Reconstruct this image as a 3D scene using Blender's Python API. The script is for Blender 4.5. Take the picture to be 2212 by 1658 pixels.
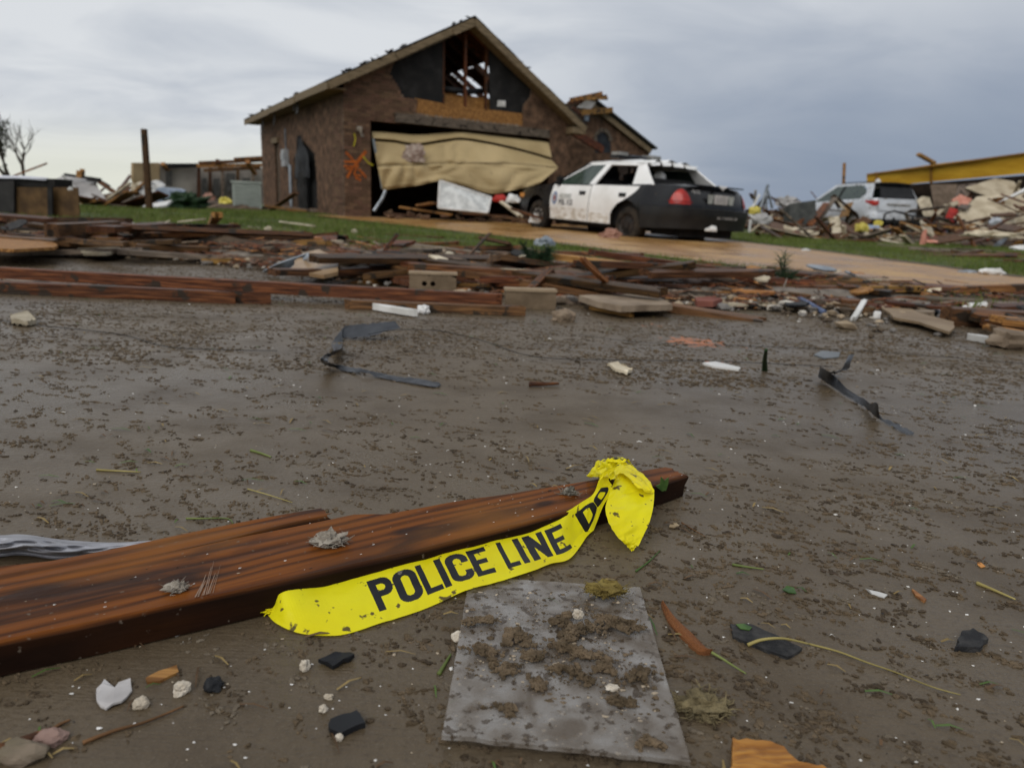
import bpy, bmesh, math, random
import numpy as np
from mathutils import Vector, Matrix, noise, Euler
random.seed(7); rng = np.random.default_rng(11)
for _o in list(bpy.data.objects): bpy.data.objects.remove(_o)
SC = bpy.context.scene
COL = SC.collection
# ------------------------------------------------------------------ camera
F, PITCH, ROLL, CAMH = 1551.03, 0.2301, 0.0399, 0.456      # focal length for a 2212 px wide picture
_cp, _sp, _c, _s = math.cos(PITCH), math.sin(PITCH), math.cos(ROLL), math.sin(ROLL)
FW = Vector((0, _cp, -_sp)); _R0 = Vector((1, 0, 0)); _U0 = Vector((0, _sp, _cp))
RT = _R0 * _c + _U0 * _s; UP = _U0 * _c - _R0 * _s
cam_d = bpy.data.cameras.new('camera'); cam = bpy.data.objects.new('camera', cam_d); COL.objects.link(cam)
cam.matrix_world = Matrix(((RT.x, UP.x, -FW.x, 0), (RT.y, UP.y, -FW.y, 0), (RT.z, UP.z, -FW.z, CAMH), (0, 0, 0, 1)))
cam_d.sensor_width = 36; cam_d.lens = 36 * F / 2212; cam_d.clip_start = .02; cam_d.clip_end = 6000
cam_d.dof.use_dof = True; cam_d.dof.focus_distance = 1.02; cam_d.dof.aperture_fstop = 5.0; cam_d.dof.aperture_blades = 7
SC.camera = cam
# ------------------------------------------------------------------ sky, sun, exposure
SC.view_settings.view_transform = 'Standard'; SC.view_settings.look = 'None'
SC.view_settings.exposure = 0.0; SC.view_settings.gamma = 1
SUN_AZ, SUN_EL = math.radians(-155), math.radians(42)       # azimuth from +Y towards +X
world = bpy.data.worlds.new('World'); SC.world = world; world.use_nodes = True
def build_world():
    nt = world.node_tree; N = nt.nodes; L = nt.links; N.clear()
    out = N.new('ShaderNodeOutputWorld'); bg = N.new('ShaderNodeBackground'); L.new(bg.outputs[0], out.inputs[0])
    sky = N.new('ShaderNodeTexSky'); sky.sky_type = 'NISHITA'; sky.sun_disc = False
    sky.sun_elevation = SUN_EL; sky.sun_rotation = SUN_AZ; sky.dust_density = 3
    mul = N.new('ShaderNodeVectorMath'); mul.operation = 'SCALE'; mul.inputs[3].default_value = .07
    L.new(sky.outputs[0], mul.inputs[0])
    tc = N.new('ShaderNodeTexCoord'); sep = N.new('ShaderNodeSeparateXYZ'); L.new(tc.outputs['Generated'], sep.inputs[0])
    def math_(op, a, b=None):
        m = N.new('ShaderNodeMath'); m.operation = op
        for i, v in enumerate((a, b)):
            if v is None: continue
            if isinstance(v, (int, float)): m.inputs[i].default_value = v
            else: L.new(v, m.inputs[i])
        return m.outputs[0]
    # cloud deck: project the direction on a plane overhead so the bands flatten towards the horizon
    zz = math_('ADD', math_('ABSOLUTE', sep.outputs[2]), .16)
    cx = math_('DIVIDE', sep.outputs[0], zz); cy = math_('DIVIDE', sep.outputs[1], zz)
    cmb = N.new('ShaderNodeCombineXYZ'); L.new(cx, cmb.inputs[0]); L.new(math_('MULTIPLY', cy, 1.35), cmb.inputs[1])
    n1 = N.new('ShaderNodeTexNoise'); n1.inputs['Scale'].default_value = 1.15; n1.inputs['Detail'].default_value = 8; n1.inputs['Roughness'].default_value = .55; n1.inputs['Distortion'].default_value = .5
    L.new(cmb.outputs[0], n1.inputs['Vector'])
    r1 = N.new('ShaderNodeValToRGB'); L.new(n1.outputs[0], r1.inputs[0])
    e = r1.color_ramp.elements
    e[0].position = .30; e[0].color = (.51, .55, .615, 1)
    e[1].position = .58; e[1].color = (.74, .765, .795, 1)
    # the rain-dark low cloud to the right (east) and the pale gap low on the left (west)
    az = math_('ARCTAN2', sep.outputs[0], sep.outputs[1])
    def smooth(v, a, b):
        m = N.new('ShaderNodeMapRange'); m.interpolation_type = 'SMOOTHERSTEP'
        m.inputs[1].default_value = a; m.inputs[2].default_value = b; L.new(v, m.inputs[0]); return m.outputs[0]
    nz = N.new('ShaderNodeTexNoise'); nz.inputs['Scale'].default_value = 2.4; nz.inputs['Detail'].default_value = 5; L.new(tc.outputs['Generated'], nz.inputs['Vector'])
    wob = math_('MULTIPLY', math_('SUBTRACT', nz.outputs[0], .5), .22)
    elv = math_('ADD', sep.outputs[2], wob)
    dark = math_('MULTIPLY', smooth(az, -.25, .5), math_('SUBTRACT', 1, smooth(elv, .03, .42)))
    gap = math_('MULTIPLY', math_('SUBTRACT', 1, smooth(az, -.45, .05)), math_('SUBTRACT', 1, smooth(math_('ADD', sep.outputs[2], math_('MULTIPLY', wob, .3)), .02, .12)))
    def mix(fac, a, b):
        m = N.new('ShaderNodeMix'); m.data_type = 'RGBA'; L.new(fac, m.inputs[0])
        for i, v in ((6, a), (7, b)):
            if isinstance(v, tuple): m.inputs[i].default_value = v
            else: L.new(v, m.inputs[i])
        return m.outputs[2]
    c = mix(math_('MULTIPLY', dark, .95), r1.outputs[0], (.235, .29, .39, 1))
    c = mix(math_('MULTIPLY', gap, .85), c, (.80, .81, .70, 1))
    m = N.new('ShaderNodeMix'); m.data_type = 'RGBA'; m.inputs[0].default_value = .93
    L.new(mul.outputs[0], m.inputs[6]); L.new(c, m.inputs[7])
    L.new(m.outputs[2], bg.inputs[0]); bg.inputs[1].default_value = 1.0
build_world()
sun_d = bpy.data.lights.new('sun', 'SUN'); sun_d.energy = 1.5; sun_d.angle = math.radians(50); sun_d.color = (1, .97, .92)
sun = bpy.data.objects.new('sun', sun_d); COL.objects.link(sun); sun.location = (0, 0, 30)
_sd = Vector((math.sin(SUN_AZ) * math.cos(SUN_EL), math.cos(SUN_AZ) * math.cos(SUN_EL), math.sin(SUN_EL)))
sun.rotation_euler = _sd.to_track_quat('Z', 'Y').to_euler()
SC.cycles.use_denoising = True
SC.cycles.max_bounces = 6; SC.cycles.transparent_max_bounces = 8
SC.cycles.caustics_reflective = False; SC.cycles.caustics_refractive = False
# ------------------------------------------------------------------ picture -> place helpers (2212 x 1658 picture units)
CAMP = Vector((0, 0, CAMH))
def ray(x, y): return FW + RT * ((x - 1106) / F) - UP * ((y - 829) / F)
def px(x, y, z=0.0):
    d = ray(x, y); return CAMP + d * ((z - CAMH) / d.z)
def pxY(x, y, Y):
    d = ray(x, y); return CAMP + d * (Y / d.y)
def pxP(x, y, p, n):
    d = ray(x, y); return CAMP + d * ((Vector(p) - CAMP).dot(n) / d.dot(n))
def z1(X, Y): return (X / 1.4747 / 1.8517, (1800 + Y / 1.4747) / 1.8517)
def z2(X, Y): return ((1000 + X / 1.1642) / 1.8517, (1750 + Y / 1.1642) / 1.8517)
# the house frame: corner of the garage front, axes along the front and into the house
HP = Vector((-3.973, 16.841, .287)); PSI = .5392
HE = Vector((math.cos(PSI), math.sin(PSI), 0)); HN = Vector((-math.sin(PSI), math.cos(PSI), 0))
def house_s(x, y): return -((x - HP.x) * HN.x + (y - HP.y) * HN.y)      # distance in front of the garage front
def hw(u, v, z=0): return HP + HE * u + HN * v + Vector((0, 0, z))
def hfront(x, y, v=0.0):                                                 # picture -> (u, z) on the plane v
    p = pxP(x, y, hw(0, v), HN) - HP; return (p.dot(HE), p.z)
def hside(x, y, u=0.0):
    p = pxP(x, y, hw(u, 0), HE) - HP; return (p.dot(HN), p.z)
def smoothstep(a, b, x):
    t = min(1, max(0, (x - a) / (b - a))); return t * t * (3 - 2 * t)
KERB_PX = [(-900, 497), (-400, 522), (0, 538), (400, 558), (800, 602), (1150, 640), (1500, 655), (1775, 662), (2035, 672), (2300, 690), (2700, 722)]
def catmull(P, n):
    out = []
    for i in range(len(P) - 1):
        p0 = P[max(0, i - 1)]; p1 = P[i]; p2 = P[i + 1]; p3 = P[min(len(P) - 1, i + 2)]
        for k in range(n):
            t = k / n
            out.append(0.5 * ((2 * p1) + (p2 - p0) * t + (2 * p0 - 5 * p1 + 4 * p2 - p3) * t * t + (3 * p1 - p0 - 3 * p2 + p3) * t ** 3))
    out.append(P[-1].copy()); return out
KERB = [px(x, y, 0) for x, y in KERB_PX]
KERB = [Vector((-60, KERB[0].y + 18, 0)), Vector((-25, KERB[0].y + 6, 0))] + KERB + [Vector((20, 3.6, 0)), Vector((60, 3.0, 0))]
KERB = catmull(KERB, 8)
_KX = np.array([p.x for p in KERB]); _KY = np.array([p.y for p in KERB])
def kerb_y(x): return float(np.interp(x, _KX, _KY))
def yard_z(x, y):
    s = house_s(x, y)
    if s < 0: return .287 + min(.25, .006 * -s)
    return .06 + .227 * max(0, 1 - s / 14) ** 1.6
def ground_z(x, y):
    d = y - kerb_y(x)
    if d <= 0: return 0.0
    return yard_z(x, y) * smoothstep(0, .35, d) if on_drive(x, y) else yard_z(x, y)
def on_drive(x, y):
    p = Vector((x, y, 0)) - HP; s = house_s(x, y); return dr_u0(s) < p.x * HE.x + p.y * HE.y < dr_u1(s) and s > 0
def dr_u0(s): return np.interp(s, [0, 3, 7, 12, 13.7, 16], [-.9, -.3, .25, 0., -.25, -.6])
def dr_u1(s): return np.interp(s, [0, 4, 7.5, 8.9, 10.7, 12, 13, 14, 17], [6.7, 6.4, 5.2, 4.75, 3.85, 3.1, 2.5, 2.2, 1.9])
def gpx(x, y):
    z = 0.1
    for _ in range(12):
        p = px(x, y, z)
        if p.y < 0 or p.y > 400: p = pxY(x, y, 60)
        z = .5 * z + .5 * ground_z(p.x, p.y)
    p.z = ground_z(p.x, p.y); return p
# ------------------------------------------------------------------ materials
MATS = {}
def pmat(name, c1, c2=None, c3=None, rough=.6, rough2=None, scale=6, stretch=(1, 1, 1), detail=6, distort=0, bump=0., bscale=None, rnd=0., hue=0., metal=0, spec=.2,
         trans=0., alpha=None, coat=0., lo=.35, hi=.65, sub=0., coord='Object', fleck=None, fleck_scale=30, fleck_lo=.66):
    if name in MATS: return MATS[name]
    m = bpy.data.materials.new(name); m.use_nodes = True; nt = m.node_tree; N = nt.nodes; L = nt.links
    b = N['Principled BSDF']; tc = N.new('ShaderNodeTexCoord'); oi = N.new('ShaderNodeObjectInfo')
    mp = N.new('ShaderNodeMapping'); mp.inputs['Scale'].default_value = stretch
    ad = N.new('ShaderNodeVectorMath'); ad.operation = 'ADD'
    sc = N.new('ShaderNodeVectorMath'); sc.operation = 'SCALE'; sc.inputs[0].default_value = (13.1, 7.7, 5.3); L.new(oi.outputs['Random'], sc.inputs[3])
    L.new(tc.outputs[coord], ad.inputs[0]); L.new(sc.outputs[0], ad.inputs[1]); L.new(ad.outputs[0], mp.inputs[0])
    nz = N.new('ShaderNodeTexNoise'); nz.inputs['Scale'].default_value = scale; nz.inputs['Detail'].default_value = detail; nz.inputs['Distortion'].default_value = distort
    L.new(mp.outputs[0], nz.inputs['Vector'])
    rp = N.new('ShaderNodeValToRGB'); L.new(nz.outputs[0], rp.inputs[0]); e = rp.color_ramp.elements
    c2 = c2 or c1
    e[0].position = lo; e[0].color = (*c1, 1); e[1].position = hi; e[1].color = (*c2, 1)
    if c3: x = e.new((lo + hi) / 2); x.color = (*c3, 1)
    colr = rp.outputs[0]
    if fleck:
        n3 = N.new('ShaderNodeTexNoise'); n3.inputs['Scale'].default_value = fleck_scale; n3.inputs['Detail'].default_value = 3; L.new(ad.outputs[0], n3.inputs['Vector'])
        r3 = N.new('ShaderNodeMapRange'); r3.inputs[1].default_value = fleck_lo; r3.inputs[2].default_value = fleck_lo + .04; L.new(n3.outputs[0], r3.inputs[0])
        mx = N.new('ShaderNodeMix'); mx.data_type = 'RGBA'; mx.inputs[7].default_value = (*fleck, 1); L.new(r3.outputs[0], mx.inputs[0]); L.new(colr, mx.inputs[6]); colr = mx.outputs[2]
    if rnd or hue:
        hs = N.new('ShaderNodeHueSaturation'); L.new(colr, hs.inputs['Color'])
        mr = N.new('ShaderNodeMapRange'); mr.inputs[3].default_value = 1 - rnd; mr.inputs[4].default_value = 1 + rnd; L.new(oi.outputs['Random'], mr.inputs[0]); L.new(mr.outputs[0], hs.inputs['Value'])
        if hue:
            fr = N.new('ShaderNodeMath'); fr.operation = 'MULTIPLY_ADD'; fr.inputs[1].default_value = 17.3; L.new(oi.outputs['Random'], fr.inputs[0])
            f2 = N.new('ShaderNodeMath'); f2.operation = 'FRACT'; L.new(fr.outputs[0], f2.inputs[0])
            mh = N.new('ShaderNodeMapRange'); mh.inputs[3].default_value = .5 - hue; mh.inputs[4].default_value = .5 + hue; L.new(f2.outputs[0], mh.inputs[0]); L.new(mh.outputs[0], hs.inputs['Hue'])
        colr = hs.outputs[0]
    L.new(colr, b.inputs['Base Color'])
    b.inputs['Roughness'].default_value = rough; b.inputs['Metallic'].default_value = metal; b.inputs['Specular IOR Level'].default_value = spec
    if rough2 is not None:
        rr = N.new('ShaderNodeMapRange'); rr.inputs[1].default_value = lo; rr.inputs[2].default_value = hi; rr.inputs[3].default_value = rough; rr.inputs[4].default_value = rough2
        L.new(nz.outputs[0], rr.inputs[0]); L.new(rr.outputs[0], b.inputs['Roughness'])
    b.inputs['Coat Weight'].default_value = coat; b.inputs['Transmission Weight'].default_value = trans
    if sub: b.inputs['Subsurface Weight'].default_value = sub; b.inputs['Subsurface Radius'].default_value = (.01, .01, .01)
    if alpha is not None: b.inputs['Alpha'].default_value = alpha
    if bump:
        bp = N.new('ShaderNodeBump'); bp.inputs['Strength'].default_value = bump; bp.inputs['Distance'].default_value = .01
        if bscale:
            n2 = N.new('ShaderNodeTexNoise'); n2.inputs['Scale'].default_value = bscale; n2.inputs['Detail'].default_value = 5; L.new(mp.outputs[0], n2.inputs['Vector']); L.new(n2.outputs[0], bp.inputs['Height'])
        else: L.new(nz.outputs[0], bp.inputs['Height'])
        L.new(bp.outputs[0], b.inputs['Normal'])
    MATS[name] = m; return m
# timber: grain along local x
W_RED = pmat('wood_wet_red', (.034, .012, .005), (.17, .062, .021), (.085, .029, .011), rough=.42, rough2=.6, scale=5, stretch=(1.2, 22, 22), detail=8, bump=.35, rnd=.35, hue=.010, fleck=(.030, .020, .013), fleck_scale=9, fleck_lo=.58)
W_BRN = pmat('wood_brown', (.028, .014, .007), (.145, .066, .027), (.075, .034, .015), rough=.5, scale=5, stretch=(1.2, 22, 22), detail=8, bump=.3, rnd=.45, hue=.015, fleck=(.022, .015, .010), fleck_scale=9, fleck_lo=.60)
W_YEL = pmat('wood_fresh', (.13, .056, .016), (.37, .19, .060), (.24, .112, .034), rough=.6, scale=5, stretch=(1.2, 20, 20), detail=8, bump=.3, rnd=.3, hue=.015, fleck=(.06, .036, .018), fleck_scale=8, fleck_lo=.56)
W_GRY = pmat('wood_grey', (.07, .055, .042), (.22, .17, .125), (.13, .10, .075), rough=.6, scale=5, stretch=(1.2, 20, 20), detail=8, bump=.3, rnd=.35, hue=.012, fleck=(.035, .026, .018), fleck_scale=8, fleck_lo=.57)
OSB = pmat('chipboard', (.17, .075, .02), (.40, .20, .06), (.27, .125, .035), rough=.6, scale=26, stretch=(1, 2, 1), detail=3, distort=1.2, bump=.2, rnd=.25, lo=.38, hi=.62)
DRYW = pmat('drywall', (.30, .245, .165), (.48, .41, .30), rough=.8, scale=3, rnd=.2, bump=.1)
WHITE = pmat('white_debris', (.48, .47, .44), (.70, .69, .67), rough=.5, scale=5, rnd=.15)
CREAM = pmat('pale_debris', (.30, .25, .17), (.55, .48, .36), rough=.7, scale=7, rnd=.25, bump=.2)
CONC = pmat('concrete', (.17, .125, .085), (.32, .25, .18), rough=.75, scale=7, detail=9, bump=.4, bscale=60, rnd=.2)
BLACKP = pmat('black_plastic', (.006, .006, .007), (.014, .015, .017), rough=.6, spec=.25, scale=6, bump=.2)
TAR = pmat('tar_felt', (.010, .010, .010), (.024, .023, .022), (.015, .014, .013), rough=.75, scale=4, detail=8, bump=.2)
SHING = pmat('shingle', (.018, .018, .019), (.05, .048, .046), rough=.85, scale=60, bump=.5, bscale=160, rnd=.3)
METAL = pmat('bent_metal', (.16, .18, .20), (.36, .39, .42), rough=.4, scale=5, metal=.6, rnd=.25)
DKMET = pmat('dark_metal', (.012, .012, .013), (.04, .038, .036), rough=.5, scale=5, metal=.4)
YINS = pmat('yellow_insulation', (.42, .34, .05), (.68, .58, .16), rough=.9, scale=9, bump=.5, rnd=.2)
PINK = pmat('pink_insulation', (.40, .15, .10), (.58, .28, .21), rough=.9, scale=9, bump=.4, rnd=.2)
RED = pmat('red_plastic', (.25, .012, .010), (.42, .03, .02), rough=.4, scale=4)
BLUE = pmat('blue_plastic', (.02, .06, .22), (.06, .14, .40), rough=.4, scale=4)
GREENP = pmat('dark_foliage', (.008, .020, .008), (.025, .055, .02), rough=.6, scale=9, rnd=.2)
BRICKM = pmat('brick', (.066, .038, .023), (.170, .098, .060), (.112, .064, .039), rough=.8, scale=9, detail=6, bump=.3, rnd=.3, hue=.01)
MORTAR = pmat('mortar', (.115, .080, .056), (.18, .13, .094), rough=.9, scale=9)
# ------------------------------------------------------------------ mesh helpers
class MB:
    def __init__(s): s.v = []; s.f = []; s.mi = []
    def add(s, vs, fs, mi=0):
        o = len(s.v); s.v += [tuple(p) for p in vs]; s.f += [tuple(i + o for i in f) for f in fs]; s.mi += [mi] * len(fs); return s
    def box(s, c, d, R=None, mi=0):
        c = Vector(c); P = []
        for x in (-.5, .5):
            for y in (-.5, .5):
                for z in (-.5, .5):
                    q = Vector((x * d[0], y * d[1], z * d[2]))
                    if R is not None: q = R @ q
                    P.append(c + q)
        return s.add(P, [(0, 1, 3, 2), (4, 6, 7, 5), (0, 4, 5, 1), (2, 3, 7, 6), (0, 2, 6, 4), (1, 5, 7, 3)], mi)
    def bar(s, a, b, w, h, up=(0, 0, 1), mi=0):
        a = Vector(a); b = Vector(b); d = (b - a).normalized(); up = Vector(up)
        sd = d.cross(up)
        if sd.length < 1e-4: sd = d.cross(Vector((1, 0, 0)))
        sd.normalize(); u2 = sd.cross(d); P = []
        for e in (a, b):
            for i, j in ((-1, -1), (1, -1), (1, 1), (-1, 1)): P.append(e + sd * (i * w / 2) + u2 * (j * h / 2))
        return s.add(P, [(3, 2, 1, 0), (4, 5, 6, 7), (0, 1, 5, 4), (1, 2, 6, 5), (2, 3, 7, 6), (3, 0, 4, 7)], mi)
    def tube(s, pts, rad, n=8, mi=0, cap=True):
        pts = [Vector(p) for p in pts]; rads = rad if isinstance(rad, (list, tuple)) else [rad] * len(pts)
        base = len(s.v); prev = None
        for i, p in enumerate(pts):
            t = (pts[min(i + 1, len(pts) - 1)] - pts[max(i - 1, 0)]).normalized()
            if prev is None:
                a = t.orthogonal().normalized()
            else:
                a = (prev - t * prev.dot(t)); a = a.normalized() if a.length > 1e-6 else t.orthogonal().normalized()
            prev = a; b = t.cross(a)
            for k in range(n):
                an = 2 * math.pi * k / n; s.v.append(tuple(p + (a * math.cos(an) + b * math.sin(an)) * rads[i]))
        for i in range(len(pts) - 1):
            for k in range(n):
                k2 = (k + 1) % n; s.f.append((base + i * n + k, base + i * n + k2, base + (i + 1) * n + k2, base + (i + 1) * n + k)); s.mi.append(mi)
        if cap:
            s.f.append(tuple(base + k for k in range(n))[::-1]); s.mi.append(mi)
            s.f.append(tuple(base + (len(pts) - 1) * n + k for k in range(n))); s.mi.append(mi)
        return s
    def slab(s, top, thick, n=None, mi=0):
        """polygon 'top' (3D points, in order) with thickness along -n"""
        top = [Vector(p) for p in top]
        if n is None:
            n = Vector((0, 0, 0))
            for i in range(len(top)):
                a = top[i]; b = top[(i + 1) % len(top)]; n += a.cross(b)
            n.normalize()
        n = Vector(n); k = len(top); bot = [p - n * thick for p in top]
        fs = [tuple(range(k)), tuple(range(2 * k - 1, k - 1, -1))] + [(i, k + i, k + (i + 1) % k, (i + 1) % k) for i in range(k)]
        return s.add(top + bot, fs, mi)
    def grid(s, rows, mi=0, close=False):
        o = len(s.v); nr = len(rows); nc = len(rows[0])
        for r in rows: s.v += [tuple(p) for p in r]
        for i in range(nr - 1):
            for j in range(nc if close else nc - 1):
                j2 = (j + 1) % nc; s.f.append((o + i * nc + j, o + i * nc + j2, o + (i + 1) * nc + j2, o + (i + 1) * nc + j)); s.mi.append(mi)
        return s
    def mesh(s, name, mats, smooth=False):
        me = bpy.data.meshes.new(name); me.from_pydata(s.v, [], s.f); me.update()
        mats = mats if isinstance(mats, (list, tuple)) else [mats]
        for m in mats: me.materials.append(m)
        if len(mats) > 1: me.polygons.foreach_set('material_index', s.mi)
        if smooth: me.polygons.foreach_set('use_smooth', [True] * len(me.polygons))
        return me
def tag(o, label=None, cat=None, group=None, kind=None):
    if label: o['label'] = label
    if cat: o['category'] = cat
    if group: o['group'] = group
    if kind: o['kind'] = kind
    return o
def put(name, me, parent=None, loc=None, rot=None, **kw):
    o = bpy.data.objects.new(name, me); COL.objects.link(o)
    if parent is not None: o.parent = parent
    if loc is not None: o.location = loc
    if rot is not None: o.rotation_euler = rot
    return tag(o, **kw)
def build(name, mb, mats, parent=None, smooth=False, centre=False, **kw):
    """link a mesh built in world space; 'centre' moves the origin to the base of the thing"""
    if centre:
        a = np.array(mb.v); c = Vector(((a[:, 0].min() + a[:, 0].max()) / 2, (a[:, 1].min() + a[:, 1].max()) / 2, a[:, 2].min()))
        mb.v = [tuple(Vector(p) - c) for p in mb.v]
        return put(name, mb.mesh(name, mats, smooth), parent, loc=c, **kw)
    return put(name, mb.mesh(name, mats, smooth), parent, **kw)
def empty(name, loc=(0, 0, 0), rz=0, **kw):
    o = bpy.data.objects.new(name, None); COL.objects.link(o); o.location = loc; o.rotation_euler = (0, 0, rz); o.empty_display_size = .1
    return tag(o, **kw)
def npmesh(name, V, Fc, mats, smooth=False, mi=None):
    """numpy triangles/quads -> mesh"""
    me = bpy.data.meshes.new(name); nv = len(V); nf, k = Fc.shape
    me.vertices.add(nv); me.vertices.foreach_set('co', V.astype(np.float32).ravel())
    me.loops.add(nf * k); me.loops.foreach_set('vertex_index', Fc.astype(np.int32).ravel())
    me.polygons.add(nf); me.polygons.foreach_set('loop_start', np.arange(0, nf * k, k, dtype=np.int32)); me.polygons.foreach_set('loop_total', np.full(nf, k, np.int32))
    for m in (mats if isinstance(mats, (list, tuple)) else [mats]): me.materials.append(m)
    if mi is not None: me.polygons.foreach_set('material_index', mi.astype(np.int32))
    me.polygons.foreach_set('use_smooth', np.full(nf, smooth)); me.update(calc_edges=True); return me
def ico(sub):
    bm = bmesh.new(); bmesh.ops.create_icosphere(bm, subdivisions=sub, radius=1)
    V = np.array([v.co[:] for v in bm.verts]); Fc = np.array([[v.index for v in f.verts] for f in bm.faces]); bm.free(); return V, Fc
def blob_mesh(name, mat, size, sub=3, amp=.35, freq=1.6, seed=0, flat=.15, smooth=False, fine=.0):
    V, Fc = ico(sub); o = Vector((seed * 3.7, seed * 1.3, seed * 9.1)); out = []
    for p in V:
        q = Vector(p); k = 1 + amp * noise.fractal(q * freq + o, 1, 2, 4) + fine * noise.noise(q * 9 + o)
        r = q * k; z = r.z
        if z < -flat: z = -flat
        out.append((r.x * size[0], r.y * size[1], (z + flat) * size[2]))
    return npmesh(name, np.array(out), Fc, mat, smooth)
def jag(rnd, n, amp):
    return [rnd.uniform(-amp, amp) for _ in range(n)]
def plank_mesh(name, L, w, t, mat, seed=0, jl=.06, jr=.06, bend=0., cols=4, st=4):
    """splintered board, grain along x, base at z=0"""
    r = random.Random(seed); M = MB(); top = []; bot = []
    ys = [-w / 2 + w * k / cols for k in range(cols + 1)]
    el = [r.uniform(0, jl) for _ in ys]; er = [r.uniform(0, jr) for _ in ys]
    for k, y in enumerate(ys):
        a = []; b = []
        for i in range(st + 1):
            x0 = -L / 2 + el[k]; x1 = L / 2 - er[k]; x = x0 + (x1 - x0) * i / st; zz = bend * (1 - (2 * x / L) ** 2)
            e = .004 * noise.noise(Vector((x * 3, y * 9, seed)))
            edge = .003 if k in (0, cols) else 0
            a.append((x, y + e, t + zz + e - edge)); b.append((x, y + e, zz + (0 if k not in (0, cols) else .002)))
        top.append(a); bot.append(b)
    n = st + 1; idx = lambda s_, k, i: (0 if s_ else (cols + 1) * n) + k * n + i
    V = [p for a in top for p in a] + [p for a in bot for p in a]; Fs = []
    for k in range(cols):
        for i in range(st):
            Fs.append((idx(1, k, i), idx(1, k, i + 1), idx(1, k + 1, i + 1), idx(1, k + 1, i)))
            Fs.append((idx(0, k, i), idx(0, k + 1, i), idx(0, k + 1, i + 1), idx(0, k, i + 1)))
        Fs.append((idx(1, k, 0), idx(1, k + 1, 0), idx(0, k + 1, 0), idx(0, k, 0)))
        Fs.append((idx(1, k, st), idx(0, k, st), idx(0, k + 1, st), idx(1, k + 1, st)))
    for i in range(st):
        Fs.append((idx(1, 0, i), idx(0, 0, i), idx(0, 0, i + 1), idx(1, 0, i + 1)))
        Fs.append((idx(1, cols, i), idx(1, cols, i + 1), idx(0, cols, i + 1), idx(0, cols, i)))
    M.add(V, Fs); return M.mesh(name, mat)
def plank_between(name, a, b, w, t, mat, seed=0, jl=.06, jr=.06, bend=0., roll=0., parent=None, **kw):
    """a board from a to b (its lower centre line), with its own origin in its middle"""
    a = Vector(a); b = Vector(b); d = b - a; me = plank_mesh(name, d.length, w, t, mat, seed, jl, jr, bend)
    o = put(name, me, parent, **kw); x = d.normalized(); z = Vector((0, 0, 1)); y = z.cross(x)
    if y.length < 1e-3: y = Vector((0, 1, 0))
    y.normalize(); z = x.cross(y); R = Matrix((x, y, z)).transposed() @ Matrix.Rotation(roll, 3, 'X')
    o.matrix_world = Matrix.Translation((a + b) / 2) @ R.to_4x4(); return o
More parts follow.
